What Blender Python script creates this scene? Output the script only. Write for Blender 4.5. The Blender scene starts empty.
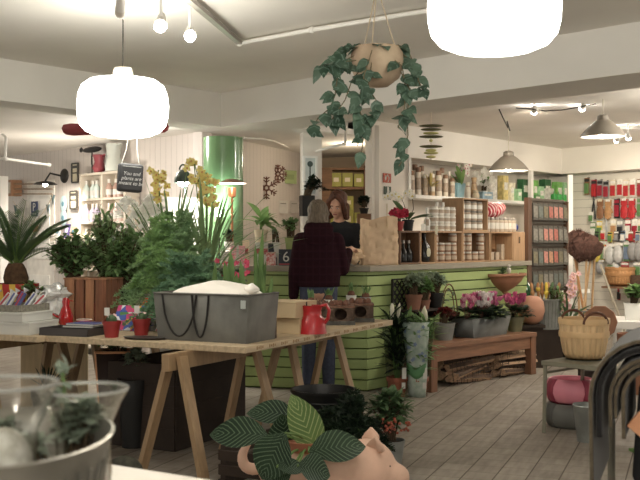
EXPO=0.62; PEND=8.0; CONE1=190; CONE2=75; SPOT=28; GLINT=14; NOOK=40; DOME=30; BACK=6
REAR=20; SALES=34; FRONT=42
import bpy, math, random
from mathutils import Vector, Matrix, Euler, noise
random.seed(7)
R=math.radians
PI=math.pi
sc=bpy.context.scene
COL=sc.collection
FP=1000.0; CH=1.28           # focal length in pixels of the 640 px frame, camera height
def V(*a): return Vector(a)
def P(px,py,d): return V((px-320)*d/FP, d, CH+(240-py)*d/FP)
def PZ(px,py,z):
    d=(z-CH)*FP/(240-py); return P(px,py,d)
def hit(px,o,dr):            # parameter along a plan line where it passes image column px
    r=(px-320)/FP
    return (o[0]-r*o[1])/(r*dr[1]-dr[0])
def lin(c):
    g_=.3*c[0]+.59*c[1]+.11*c[2]; c=[g_+(x-g_)*.86 for x in c]
    return tuple(((x/255)/12.92 if x/255<=.04045 else (((x/255)+.055)/1.055)**2.4) for x in c)
U=random.uniform

# ---------------------------------------------------------------- materials
MC={}
def _base(name):
    m=bpy.data.materials.new(name); m.use_nodes=True
    nt=m.node_tree; b=nt.nodes['Principled BSDF']
    return m,nt,b
def mat(name,c,rough=.6,metal=0,var=.1,scale=8,bump=0,bscale=60,stretch=(1,1,1),spec=.5,trans=0,c2=None,coat=0,sheen=0):
    if name in MC: return MC[name]
    m,nt,b=_base(name); L=nt.links; N=nt.nodes
    col=lin(c)
    b.inputs['Roughness'].default_value=rough; b.inputs['Metallic'].default_value=metal
    b.inputs['Specular IOR Level'].default_value=spec
    b.inputs['Transmission Weight'].default_value=trans
    b.inputs['Coat Weight'].default_value=coat
    b.inputs['Sheen Weight'].default_value=sheen
    tc=N.new('ShaderNodeTexCoord'); mp=N.new('ShaderNodeMapping'); mp.inputs['Scale'].default_value=stretch
    L.new(tc.outputs['Object'],mp.inputs['Vector'])
    nz=N.new('ShaderNodeTexNoise'); nz.inputs['Scale'].default_value=scale; nz.inputs['Detail'].default_value=4
    L.new(mp.outputs[0],nz.inputs['Vector'])
    rp=N.new('ShaderNodeValToRGB')
    lo=lin(c2) if c2 else tuple(x*(1-var) for x in col)
    hi=col if c2 else tuple(min(1,x*(1+var)) for x in col)
    rp.color_ramp.elements[0].position=.33; rp.color_ramp.elements[1].position=.67
    rp.color_ramp.elements[0].color=(*lo,1); rp.color_ramp.elements[1].color=(*hi,1)
    L.new(nz.outputs['Fac'],rp.inputs['Fac']); L.new(rp.outputs[0],b.inputs['Base Color'])
    if bump:
        n2=N.new('ShaderNodeTexNoise'); n2.inputs['Scale'].default_value=bscale; L.new(mp.outputs[0],n2.inputs['Vector'])
        bp=N.new('ShaderNodeBump'); bp.inputs['Strength'].default_value=bump; bp.inputs['Distance'].default_value=.01
        L.new(n2.outputs['Fac'],bp.inputs['Height']); L.new(bp.outputs[0],b.inputs['Normal'])
    MC[name]=m; return m
def wood(name,c,axis=0,rough=.55,dark=.62,scale=5):
    st=[9,9,9]; st[axis]=.8
    return mat(name,c,rough,0,0,scale,.15,14,tuple(st),c2=tuple(x*(.5+.5*dark) for x in c))
def emis(name,c,s):
    if name in MC: return MC[name]
    m,nt,b=_base(name)
    b.inputs['Base Color'].default_value=(*lin(c),1)
    b.inputs['Emission Color'].default_value=(*lin(c),1); b.inputs['Emission Strength'].default_value=s
    MC[name]=m; return m
def glass(name,c=(255,255,255),rough=.02,alpha_mix=.0):
    if name in MC: return MC[name]
    m,nt,b=_base(name)
    N=nt.nodes; L=nt.links
    b.inputs['Base Color'].default_value=(*lin(c),1); b.inputs['Roughness'].default_value=rough
    b.inputs['Transmission Weight'].default_value=1; b.inputs['IOR'].default_value=1.45
    if alpha_mix:
        t=N.new('ShaderNodeBsdfTransparent'); t.inputs[0].default_value=(*lin(c),1)
        mx=N.new('ShaderNodeMixShader'); mx.inputs[0].default_value=alpha_mix
        L.new(b.outputs[0],mx.inputs[1]); L.new(t.outputs[0],mx.inputs[2])
        L.new(mx.outputs[0],N['Material Output'].inputs[0])
    MC[name]=m; return m
def leafmat(name,c,c2,rough=.45,stripe=None,freq=9,trans=.36):
    """green leaf; stripe: colour of the side-vein bands laid out on the leaf's own uv"""
    if name in MC: return MC[name]
    m,nt,b=_base(name); N=nt.nodes; L=nt.links
    tc=N.new('ShaderNodeTexCoord'); nz=N.new('ShaderNodeTexNoise'); nz.inputs['Scale'].default_value=7
    L.new(tc.outputs['Object'],nz.inputs['Vector'])
    mx=N.new('ShaderNodeMix'); mx.data_type='RGBA'
    mx.inputs[6].default_value=(*lin(c2),1); mx.inputs[7].default_value=(*lin(c),1)
    rp=N.new('ShaderNodeValToRGB'); rp.color_ramp.elements[0].position=.3; rp.color_ramp.elements[1].position=.7
    L.new(nz.outputs['Fac'],rp.inputs['Fac']); L.new(rp.outputs[0],mx.inputs[0])
    out=mx.outputs[2]
    if stripe:
        sp=N.new('ShaderNodeSeparateXYZ'); L.new(tc.outputs['UV'],sp.inputs[0])
        a=N.new('ShaderNodeMath'); a.operation='ABSOLUTE'
        s=N.new('ShaderNodeMath'); s.operation='SUBTRACT'; s.inputs[1].default_value=.5
        L.new(sp.outputs[0],s.inputs[0]); L.new(s.outputs[0],a.inputs[0])
        k=N.new('ShaderNodeMath'); k.operation='MULTIPLY'; k.inputs[1].default_value=.55; L.new(a.outputs[0],k.inputs[0])
        d=N.new('ShaderNodeMath'); d.operation='SUBTRACT'; L.new(sp.outputs[1],d.inputs[0]); L.new(k.outputs[0],d.inputs[1])
        f=N.new('ShaderNodeMath'); f.operation='MULTIPLY'; f.inputs[1].default_value=freq*2*PI; L.new(d.outputs[0],f.inputs[0])
        si=N.new('ShaderNodeMath'); si.operation='SINE'; L.new(f.outputs[0],si.inputs[0])
        r2=N.new('ShaderNodeValToRGB'); r2.color_ramp.elements[0].position=.62; r2.color_ramp.elements[1].position=1.0
        L.new(si.outputs[0],r2.inputs['Fac'])
        m2=N.new('ShaderNodeMix'); m2.data_type='RGBA'; L.new(r2.outputs[0],m2.inputs[0])
        L.new(out,m2.inputs[6]); m2.inputs[7].default_value=(*lin(stripe),1)
        out=m2.outputs[2]
    L.new(out,b.inputs['Base Color']); b.inputs['Roughness'].default_value=rough
    b.inputs['Specular IOR Level'].default_value=.35
    t=N.new('ShaderNodeBsdfTranslucent'); L.new(out,t.inputs[0])
    ms=N.new('ShaderNodeMixShader'); ms.inputs[0].default_value=trans
    L.new(b.outputs[0],ms.inputs[1]); L.new(t.outputs[0],ms.inputs[2]); L.new(ms.outputs[0],N['Material Output'].inputs[0])
    MC[name]=m; return m
def boards(name,c,step,axis='X',gap=.05,rough=.5,line=.55):
    """board joints at a fixed step along one object axis"""
    if name in MC: return MC[name]
    m,nt,b=_base(name); N=nt.nodes; L=nt.links
    tc=N.new('ShaderNodeTexCoord'); sp=N.new('ShaderNodeSeparateXYZ'); L.new(tc.outputs['Object'],sp.inputs[0])
    d=N.new('ShaderNodeMath'); d.operation='DIVIDE'; d.inputs[1].default_value=step; L.new(sp.outputs[axis],d.inputs[0])
    f=N.new('ShaderNodeMath'); f.operation='FRACT'; L.new(d.outputs[0],f.inputs[0])
    g=N.new('ShaderNodeMath'); g.operation='LESS_THAN'; g.inputs[1].default_value=gap; L.new(f.outputs[0],g.inputs[0])
    mx=N.new('ShaderNodeMix'); mx.data_type='RGBA'; L.new(g.outputs[0],mx.inputs[0])
    cc=lin(c); mx.inputs[6].default_value=(*cc,1); mx.inputs[7].default_value=(*[x*line for x in cc],1)
    L.new(mx.outputs[2],b.inputs['Base Color']); b.inputs['Roughness'].default_value=rough
    bp=N.new('ShaderNodeBump'); bp.invert=True; bp.inputs['Distance'].default_value=.004; bp.inputs['Strength'].default_value=.6
    L.new(g.outputs[0],bp.inputs['Height']); L.new(bp.outputs[0],b.inputs['Normal'])
    MC[name]=m; return m
def plaid(name,base,c1,c2,step=.06):
    if name in MC: return MC[name]
    m,nt,b=_base(name); N=nt.nodes; L=nt.links
    tc=N.new('ShaderNodeTexCoord'); sp=N.new('ShaderNodeSeparateXYZ'); L.new(tc.outputs['Object'],sp.inputs[0])
    prev=None; col=lin(base)
    for ax,c,w in (('Z',c1,.32),('X',c1,.3),('Z',c2,.1),('X',c2,.1)):
        d=N.new('ShaderNodeMath'); d.operation='DIVIDE'; d.inputs[1].default_value=step; L.new(sp.outputs[ax],d.inputs[0])
        f=N.new('ShaderNodeMath'); f.operation='FRACT'; L.new(d.outputs[0],f.inputs[0])
        g=N.new('ShaderNodeMath'); g.operation='LESS_THAN'; g.inputs[1].default_value=w; L.new(f.outputs[0],g.inputs[0])
        h=N.new('ShaderNodeMath'); h.operation='MULTIPLY'; h.inputs[1].default_value=.55; L.new(g.outputs[0],h.inputs[0])
        mx=N.new('ShaderNodeMix'); mx.data_type='RGBA'; L.new(h.outputs[0],mx.inputs[0])
        if prev: L.new(prev,mx.inputs[6])
        else: mx.inputs[6].default_value=(*col,1)
        mx.inputs[7].default_value=(*lin(c),1); prev=mx.outputs[2]
    L.new(prev,b.inputs['Base Color']); b.inputs['Roughness'].default_value=.95; b.inputs['Specular IOR Level'].default_value=.1
    MC[name]=m; return m

# ---------------------------------------------------------------- mesh builder
class M:
    def __init__(s): s.v=[]; s.f=[]; s.mi=[]; s.uv=[]
    def add(s,vs,fs,mi=0,uv=None):
        o=len(s.v); s.v+= [tuple(x) for x in vs]
        for k,f in enumerate(fs):
            s.f.append(tuple(o+i for i in f)); s.mi.append(mi)
            s.uv.append([uv[i] for i in f] if uv else None)
        return s
    def box(s,c,d,rz=0,mi=0,rot=None,top=None):
        """centre, full size; top: scale of the top face (taper)"""
        x,y,z=d[0]/2,d[1]/2,d[2]/2; t=top or (1,1)
        vs=[V(a*x*(t[0] if e>0 else 1),b*y*(t[1] if e>0 else 1),e*z) for e in(-1,1) for a,b in((-1,-1),(1,-1),(1,1),(-1,1))]
        m=Matrix.Translation(V(*c))@(rot.to_4x4() if rot else Matrix.Rotation(rz,4,'Z'))
        return s.add([m@v for v in vs],[(3,2,1,0),(4,5,6,7),(0,1,5,4),(1,2,6,5),(2,3,7,6),(3,0,4,7)],mi)
    def beam(s,p0,p1,w,h,mi=0,up=(0,0,1)):
        p0,p1=V(*p0),V(*p1); d=(p1-p0); l=d.length; d.normalize()
        sd=d.cross(V(*up)).normalized(); u=sd.cross(d)
        vs=[p+sd*a*w/2+u*b*h/2 for p in(p0,p1) for a,b in((-1,-1),(1,-1),(1,1),(-1,1))]
        return s.add(vs,[(0,1,2,3),(7,6,5,4),(4,5,1,0),(5,6,2,1),(6,7,3,2),(7,4,0,3)],mi)
    def lathe(s,prof,n=20,c=(0,0,0),mi=0,sx=1,sy=1,m=None,caps=True,wob=0):
        vs=[];fs=[]
        for r,z in prof:
            for k in range(n):
                a=2*PI*k/n; q=r*(1+wob*math.sin(3*a+z*9))
                v=V(q*math.cos(a)*sx,q*math.sin(a)*sy,z)
                vs.append((m@v if m else v)+V(*c))
        for i in range(len(prof)-1):
            for k in range(n):
                k2=(k+1)%n; fs.append((i*n+k,i*n+k2,(i+1)*n+k2,(i+1)*n+k))
        if caps:
            if prof[0][0]>1e-5: fs.append(tuple(reversed(range(n))))
            if prof[-1][0]>1e-5: fs.append(tuple((len(prof)-1)*n+k for k in range(n)))
        return s.add(vs,fs,mi)
    def ball(s,c,r,n=10,k=7,mi=0,rot=None):
        r=r if hasattr(r,'__len__') else (r,r,r); vs=[];fs=[]
        for i in range(k+1):
            th=PI*i/k
            for j in range(n):
                a=2*PI*j/n; v=V(r[0]*math.sin(th)*math.cos(a),r[1]*math.sin(th)*math.sin(a),-r[2]*math.cos(th))
                vs.append((rot@v if rot else v)+V(*c))
        for i in range(k):
            for j in range(n):
                fs.append((i*n+j,i*n+(j+1)%n,(i+1)*n+(j+1)%n,(i+1)*n+j))
        return s.add(vs,fs,mi)
    def tube(s,pts,r,n=6,mi=0,cap=True):
        pts=[V(*p) for p in pts]; m=len(pts); rs=r if hasattr(r,'__len__') else [r]*m
        vs=[];fs=[]; prev=None
        for i,p in enumerate(pts):
            t=(pts[min(i+1,m-1)]-pts[max(i-1,0)])
            t=t.normalized() if t.length>1e-9 else V(0,0,1)
            if prev is None: a=t.cross(V(0,0,1)); a=a if a.length>.05 else t.cross(V(1,0,0))
            else: a=prev-t*prev.dot(t)
            a=a.normalized() if a.length>1e-6 else V(1,0,0); prev=a; b=t.cross(a)
            for k in range(n):
                q=2*PI*k/n; vs.append(p+(a*math.cos(q)+b*math.sin(q))*rs[i])
        for i in range(m-1):
            for k in range(n): fs.append((i*n+k,i*n+(k+1)%n,(i+1)*n+(k+1)%n,(i+1)*n+k))
        if cap: fs.append(tuple(reversed(range(n)))); fs.append(tuple((m-1)*n+k for k in range(n)))
        return s.add(vs,fs,mi)
    def caps(s,p0,p1,r0,r1,n=10,mi=0):
        p0,p1=V(*p0),V(*p1); d=p1-p0; L_=max(d.length,1e-5); t=d/L_
        pts=[];rs=[]
        for k in range(4): a=PI/2*k/4; pts.append(p0-t*r0*math.cos(a)); rs.append(max(r0*math.sin(a),.0008))
        pts+= [p0,p1]; rs+=[r0,r1]
        for k in range(1,5): a=PI/2*k/4; pts.append(p1+t*r1*math.sin(a)); rs.append(max(r1*math.cos(a),.0008))
        return s.tube(pts,rs,n,mi)
    def leaf(s,b,d,L_,W,up=(0,0,1),droop=.3,fold=.15,n=6,mi=0,shape=1.0,wave=0,wide=.5):
        """leaf blade from b along d, bending down by droop; wide: where it is widest"""
        b=V(*b); d=V(*d).normalized(); up=V(*up); sd=d.cross(up)
        if sd.length<.05: sd=d.cross(V(1,0,0))
        sd.normalize(); nn=sd.cross(d).normalized()
        vs=[];fs=[];uv=[]; p=b.copy(); dd=d.copy(); e=math.log(.5)/math.log(max(.05,min(.95,wide)))
        for i in range(n+1):
            t=i/n; w=W/2*max(.02,math.sin(PI*min(1,max(0,t**e)))**shape)
            if i==0: w=W*.04
            wv=nn*(wave*math.sin(t*9)*W)
            vs+= [p-sd*w+nn*(fold*w)+wv,p,p+sd*w+nn*(fold*w)-wv]; uv+=[(0,t),(.5,t),(1,t)]
            dd=(dd+V(0,0,-droop/n)).normalized(); nn=sd.cross(dd).normalized(); p=p+dd*(L_/n)
        for i in range(n):
            a=i*3; fs+=[(a,a+1,a+4,a+3),(a+1,a+2,a+5,a+4)]
        return s.add(vs,fs,mi,uv)
    def poly(s,pts,z0,z1,mi=0,m=None):
        """extrude a plan outline"""
        n=len(pts); vs=[V(x,y,z0) for x,y in pts]+[V(x,y,z1) for x,y in pts]
        if m: vs=[m@v for v in vs]
        return s.add(vs,[tuple(reversed(range(n))),tuple(range(n,2*n))]+[(i,(i+1)%n,n+(i+1)%n,n+i) for i in range(n)],mi)
    def grid(s,fn,nu,nv,mi=0):
        vs=[V(*fn(i/nu,j/nv)) for i in range(nu+1) for j in range(nv+1)]
        uv=[(i/nu,j/nv) for i in range(nu+1) for j in range(nv+1)]
        return s.add(vs,[(i*(nv+1)+j,(i+1)*(nv+1)+j,(i+1)*(nv+1)+j+1,i*(nv+1)+j+1) for i in range(nu) for j in range(nv)],mi,uv)
    def xf(s,m,start=0):
        for i in range(start,len(s.v)): s.v[i]=tuple(m@V(*s.v[i]))
        return s
    def build(s,name,mats,parent=None,loc=None,rz=0,bevel=0,solid=0,sub=0,sharp=.75,rot=None):
        me=bpy.data.meshes.new(name); me.from_pydata(s.v,[],s.f)
        mats=mats if isinstance(mats,(list,tuple)) else [mats]
        for m in mats: me.materials.append(m)
        me.polygons.foreach_set('material_index',s.mi)
        if any(s.uv):
            ul=me.uv_layers.new(name='UVMap'); k=0
            for f,u in zip(s.f,s.uv):
                for j in range(len(f)):
                    if u: ul.data[k].uv=u[j]
                    k+=1
        me.polygons.foreach_set('use_smooth',[True]*len(me.polygons)); me.update()
        me.set_sharp_from_angle(angle=sharp)
        o=bpy.data.objects.new(name,me); COL.objects.link(o)
        if parent: o.parent=parent
        if loc is not None: o.location=loc
        if rot is not None: o.rotation_euler=rot
        else: o.rotation_euler=(0,0,rz)
        if solid:
            md=o.modifiers.new('s','SOLIDIFY'); md.thickness=solid; md.offset=0
        if bevel:
            md=o.modifiers.new('b','BEVEL'); md.width=bevel; md.segments=2; md.limit_method='ANGLE'; md.angle_limit=.7
        if sub:
            md=o.modifiers.new('u','SUBSURF'); md.levels=sub; md.render_levels=sub
        return o
def tag(o,label,cat,group=None,kind=None):
    if label: o['label']=label
    if cat: o['category']=cat
    if group: o['group']=group
    if kind: o['kind']=kind
    return o
def E(name,loc,label,cat,group=None,rz=0,rot=None):
    o=bpy.data.objects.new(name,None); COL.objects.link(o); o.location=loc; o.empty_display_size=.05
    o.rotation_euler=rot if rot else (0,0,rz)
    return tag(o,label,cat,group)
def S(name,m,mats,loc=None,rz=0,**k):
    o=m.build(name,mats,None,loc,rz,**k); o['kind']='structure'; return o
def solo(name,m,mats,label,cat,loc=(0,0,0),rz=0,group=None,**k):
    return tag(m.build(name,mats,None,loc,rz,**k),label,cat,group)
def dup(o,loc=None,rz=None,label=None,scale=None,parent=None):
    c=o.copy(); COL.objects.link(c)
    if parent: c.parent=parent
    if loc is not None: c.location=loc
    if rz is not None: c.rotation_euler=(0,0,rz)
    if scale is not None: c.scale=(scale,)*3 if not hasattr(scale,'__len__') else scale
    if label: c['label']=label
    for ch in o.children: dup(ch,parent=c)
    return c
def bake(o,remesh=0,smooth=0,sub=0):
    """apply modifiers into a plain mesh"""
    if remesh:
        md=o.modifiers.new('r','REMESH'); md.mode='VOXEL'; md.voxel_size=remesh; md.use_smooth_shade=True
    if smooth:
        md=o.modifiers.new('s','SMOOTH'); md.factor=.5; md.iterations=smooth
    dg=bpy.context.evaluated_depsgraph_get()
    me=bpy.data.meshes.new_from_object(o.evaluated_get(dg),depsgraph=dg)
    o.modifiers.clear(); o.data=me
    me.polygons.foreach_set('use_smooth',[True]*len(me.polygons))
    return o
def text(s,size,m,parent,loc,rot=(PI/2,0,0),name='lettering',ext=.0006,align='CENTER',shear=0):
    cu=bpy.data.curves.new(name,'FONT'); cu.body=s; cu.size=size; cu.extrude=ext; cu.align_x=align; cu.align_y='CENTER'; cu.shear=shear; cu.space_line=.95
    o=bpy.data.objects.new('tmp',cu); COL.objects.link(o)
    dg=bpy.context.evaluated_depsgraph_get(); me=bpy.data.meshes.new_from_object(o.evaluated_get(dg),depsgraph=dg)
    bpy.data.objects.remove(o); me.materials.clear(); me.materials.append(m)
    o=bpy.data.objects.new(name,me); COL.objects.link(o); o.parent=parent; o.location=loc; o.rotation_euler=rot
    return o
ORD=['first','second','third','fourth','fifth','sixth','seventh','eighth','ninth','tenth','eleventh','twelfth']
# ================================================================ camera, world
cam=bpy.data.cameras.new('camera'); co=bpy.data.objects.new('camera',cam); COL.objects.link(co)
co.location=(0,0,CH); co.rotation_euler=(PI/2,0,0)
cam.sensor_width=36; cam.lens=36*FP/640; cam.clip_start=.05
cam.dof.use_dof=True; cam.dof.focus_distance=7.5; cam.dof.aperture_fstop=7
sc.camera=co
sc.view_settings.view_transform='Standard'; sc.view_settings.look='None'; sc.view_settings.gamma=1
sc.view_settings.exposure=EXPO if 'EXPO' in globals() else 0
w=bpy.data.worlds.new('world'); sc.world=w; w.use_nodes=True
w.node_tree.nodes['Background'].inputs[0].default_value=(1,.96,.86,1)
w.node_tree.nodes['Background'].inputs[1].default_value=.52

# ================================================================ setting
CEIL=2.55
K=V(-.855,8.64,0)
A=V(.643,.766,0); NB=V(-.766,.643,0)          # counter run and its back direction
ceilm=mat('ceiling_paint',(240,235,226),.9,0,.03,2)
beamm=mat('beam_paint',(240,236,228),.85,0,.03,2)
wallm=mat('wall_paint',(228,221,210),.85,0,.03,2)
tng=boards('matchboard',(218,208,200),.095,'X',.06,.5,.72)
white=mat('white_paint',(236,234,228),.6,0,.04,4)
# floor: small square tiles laid askew to the counter
fm,nt,b=_base('floor_tile'); N=nt.nodes; L=nt.links
tc=N.new('ShaderNodeTexCoord'); mp=N.new('ShaderNodeMapping'); mp.inputs['Rotation'].default_value=(0,0,-R(69.6)); mp.vector_type='POINT'
L.new(tc.outputs['Object'],mp.inputs['Vector'])
sp=N.new('ShaderNodeSeparateXYZ'); L.new(mp.outputs[0],sp.inputs[0])
def joint(ax,step,off,w):
    a=N.new('ShaderNodeMath'); a.operation='MULTIPLY_ADD'; a.inputs[1].default_value=1/step; a.inputs[2].default_value=off; L.new(sp.outputs[ax],a.inputs[0])
    f=N.new('ShaderNodeMath'); f.operation='FRACT'; L.new(a.outputs[0],f.inputs[0])
    g=N.new('ShaderNodeMath'); g.operation='LESS_THAN'; g.inputs[1].default_value=w; L.new(f.outputs[0],g.inputs[0])
    fl=N.new('ShaderNodeMath'); fl.operation='FLOOR'; L.new(a.outputs[0],fl.inputs[0])
    return g,fl
g1,f1=joint('Y',.1667,.03,.045); g2,f2=joint('X',.1667,.2,.085)
cb=N.new('ShaderNodeCombineXYZ'); L.new(f1.outputs[0],cb.inputs[0]); L.new(f2.outputs[0],cb.inputs[1])
wn=N.new('ShaderNodeTexWhiteNoise'); L.new(cb.outputs[0],wn.inputs['Vector'])
nz=N.new('ShaderNodeTexNoise'); nz.inputs['Scale'].default_value=5; nz.inputs['Detail'].default_value=6
mp2=N.new('ShaderNodeMapping'); mp2.inputs['Scale'].default_value=(1,5,1); L.new(mp.outputs[0],mp2.inputs['Vector']); L.new(mp2.outputs[0],nz.inputs['Vector'])
ad=N.new('ShaderNodeMath'); ad.operation='MULTIPLY_ADD'; ad.inputs[1].default_value=.22; L.new(wn.outputs['Value'],ad.inputs[0]); L.new(nz.outputs['Fac'],ad.inputs[2])
rp=N.new('ShaderNodeValToRGB'); rp.color_ramp.elements[0].position=.3; rp.color_ramp.elements[1].position=.85
rp.color_ramp.elements[0].color=(*lin((128,118,106)),1); rp.color_ramp.elements[1].color=(*lin((163,153,140)),1)
L.new(ad.outputs[0],rp.inputs['Fac'])
m1=N.new('ShaderNodeMix'); m1.data_type='RGBA'; L.new(rp.outputs[0],m1.inputs[6]); m1.inputs[7].default_value=(*lin((120,108,94)),1)
h2=N.new('ShaderNodeMath'); h2.operation='MULTIPLY'; h2.inputs[1].default_value=.45; L.new(g2.outputs[0],h2.inputs[0]); L.new(h2.outputs[0],m1.inputs[0])
m2=N.new('ShaderNodeMix'); m2.data_type='RGBA'; L.new(g1.outputs[0],m2.inputs[0]); L.new(m1.outputs[2],m2.inputs[6]); m2.inputs[7].default_value=(*lin((84,72,60)),1)
L.new(m2.outputs[2],b.inputs['Base Color']); b.inputs['Roughness'].default_value=.55; b.inputs['Specular IOR Level'].default_value=.3
S('floor',M().box((0,7,-.05),(16,18,.1)),fm)
S('ceiling',M().box((0,7,CEIL+.05),(16,18,.1)),ceilm)
def wall(name,a,b,z0,z1,th,m,flip=False):
    a,b=V(*a,0),V(*b,0); d=b-a; l=d.length; ang=math.atan2(d.y,d.x)
    n=V(-d.y,d.x,0).normalized(); s=1 if n.dot((a+b)/2)>0 else -1
    if flip: s=-s
    return S(name,M().box((l/2,s*th/2,(z0+z1)/2),(l,th,z1-z0)),m,a,ang)
# beams
dL=(V(-2.23,6.98,0)-K).normalized(); dR=(V(1.86,5.81,0)-K).normalized()
BZ=2.255
wall('trim_beam_left',(K+dL*9)[:2],K[:2],BZ,CEIL,.32,beamm)
wall('trim_beam_right',(K+dR*.0)[:2],(K+dR*9)[:2],BZ,CEIL,.55,beamm)
# lower ceiling in the rooms behind the beams
W1a=V(-6.2,15.12,0); W1b=V(-1.18,10.0,0); d1=(W1b-W1a).normalized(); n1=V(d1.y,-d1.x,0)     # n1 faces the camera
if n1.y>0: n1=-n1
W2b=V(-.03,13.05,0)
lo=M().poly([(-9,5),(-1.35,8.4),(-1.0,8.8),(.5,10.45),(.8,12.9),(1.2,14.5),(-7.5,16.2),(-12,12)],2.36,2.42)
S('ceiling_rear',lo,ceilm)
wall('wall_left',W1a[:2],W1b[:2],0,2.5,.12,tng)
wall('wall_middle',W1b[:2],W2b[:2],0,2.5,.1,tng)
wall('wall_back',(-.4,13.25),(1.3,12.75),0,2.5,.1,mat('backroom_paint',(200,178,150),.9,0,.05,3))
wall('wall_backroom_side',(.55,10.64),(.74,13.0),0,2.5,.08,wallm,True)
# sales side wall: pier, boxed soffit, recessed wall
Q3=V(.55,10.6,0); QC=V(3.36,13.92,0); d3=(QC-Q3).normalized(); n3=V(d3.y,-d3.x,0); n3=n3 if n3.dot(-Q3)>0 else -n3
RZ3=math.atan2(d3.y,d3.x)
tp=hit(408,Q3,d3)
wall('wall_pier',Q3[:2],(Q3+d3*tp)[:2],0,CEIL,.09,wallm)
wall('wall_pier_return',(Q3+d3*tp)[:2],(Q3+d3*tp-n3*.36)[:2],0,CEIL,.06,wallm,True)
wall('trim_soffit',(Q3+d3*tp)[:2],(QC+d3*.3)[:2],2.2,CEIL,.4,beamm)
wall('wall_right',(Q3-n3*.36+d3*tp)[:2],(QC-n3*.36+d3*1.0)[:2],0,CEIL,.1,mat('recess_paint',(206,198,186),.85,0,.04,2))
d4=V(.62,-.785,0).normalized(); n4=V(-d4.y,d4.x,0); n4=n4 if n4.dot(-QC)>0 else -n4
RZ4=math.atan2(d4.y,d4.x)
wall('trim_soffit_side',(QC-d4*.3)[:2],(QC+d4*4)[:2],2.2,CEIL,.4,beamm)
W4o=QC-n4*.24
wall('wall_side',(W4o-d4*.9)[:2],(W4o+d4*5)[:2],0,CEIL,.1,boards('shiplap',(224,220,210),.115,'Z',.06,.5,.6))
# green column
gcol=mat('green_gloss',(112,156,104),.2,0,.03,3,coat=.4)
S('pillar_column',M().lathe([(.185,0),(.185,2.225)],40,(-.895,9.25,0)),gcol)
# ================================================================ lamps
opal=emis('opal_glass',(254,251,238),PEND)
def pendant(loc,s,cordtop,label):
    t=E('pendant_lamp',loc,label,'lamp','large opal pendants')
    pr=[(.04,.155),(.12,.158),(.185,.145),(.225,.115),(.243,.07),(.25,.01),(.247,-.05),(.235,-.1),(.205,-.135),(.15,-.158),(.08,-.168),(0.001,-.17)]
    pr=[(r*s,z*s) for r,z in reversed(pr)]
    M().lathe(pr,40).build('lamp_shade',opal,t)
    M().lathe([(.055*s,.15*s),(.055*s,.19*s),(.048*s,.215*s),(.012,.22*s)],24).build('cap',mat('lamp_cap',(214,202,182),.5),t)
    M().tube([(0,0,.2*s),(0,0,cordtop)],.004,6).build('cord',mat('dark_cord',(60,54,48),.6),t)
    return t
l1=P(123,107,5.3); pendant(l1,.96,CEIL-l1.z,'glowing opal drum pendant on a dark cord above the plant table')
l2=P(494,8,3.65); pendant(l2,.97,CEIL-l2.z,'glowing opal drum pendant beside the hanging plant, cut by the top edge of the picture')
def light(typ,name,loc,power,col=(1,.92,.8),size=.05,aim=None,cone=100,blend=.6):
    d=bpy.data.lights.new(name,typ); d.energy=power; d.color=col
    if typ!='AREA': d.shadow_soft_size=size
    else: d.size=size
    if typ=='SPOT': d.spot_size=R(cone); d.spot_blend=blend
    o=bpy.data.objects.new(name,d); COL.objects.link(o); o.location=loc
    if aim is not None: o.rotation_euler=(V(*aim)-V(*loc)).to_track_quat('-Z','Y').to_euler()
    return o
shadem=mat('grey_shade',(136,128,116),.5,0,.02,4)
bulbm=emis('lamp_bulb',(255,244,225),30)
inner=mat('shade_inside',(245,240,230),.5)
def conelamp(loc,r,top,label,power):
    t=E('cone_lamp',loc,label,'lamp','metal cone lamps')
    h=r*.95
    m=M().lathe([(r,0),(r*.97,h*.12),(r*.72,h*.42),(r*.4,h*.72),(r*.27,h*.8),(r*.25,h*1.0),(r*.15,h*1.06)],32,caps=False)
    m.lathe([(r*.97,.002),(r*.94,h*.12),(r*.7,h*.4),(r*.38,h*.7),(.005,h*.75)],32,caps=False,mi=1)
    sh=m.build('lamp_shade',[shadem,inner],t)
    M().ball((0,0,h*.22),(.045,.045,.055)).build('bulb',bulbm,sh)

    M().tube([(0,0,h*1.03),(0,0,top-loc[2])],.004,6).build('cord',mat('pale_cord',(190,180,160),.6),t)
    light('SPOT','cone_light',V(*loc)+V(0,0,.03),power,aim=V(*loc)+V(.05,.12,-1),cone=140,blend=.5)
    return t
c1=P(508.5,171,11.15); conelamp(c1,.222,CEIL,'grey cone lamp hanging above the crates of jars',CONE1)
c2=P(603,137,9.0); conelamp(c2,.2,CEIL,'grey cone lamp hanging before the garden tool wall',CONE2)
blackm=mat('black_metal',(36,33,30),.45,.3)
# swagged lamp cable along the ceiling
pts=[P(x,y,9.3) for x,y in((516,108),(530,109),(545,111),(562,110),(580,107),(595,104),(603,99))]
solo('lamp_cable',M().tube(pts,.006),blackm,'dark lamp cable swagging from spot to cone lamp','cable')
pts=[P(x,y,9.7) for x,y in((499,109),(503,118),(508,128),(507,121),(510,131))]
solo('lamp_cable',M().tube(pts,.006),blackm,'loose dark cable end knotted above the crate lamp','cable')
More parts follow.
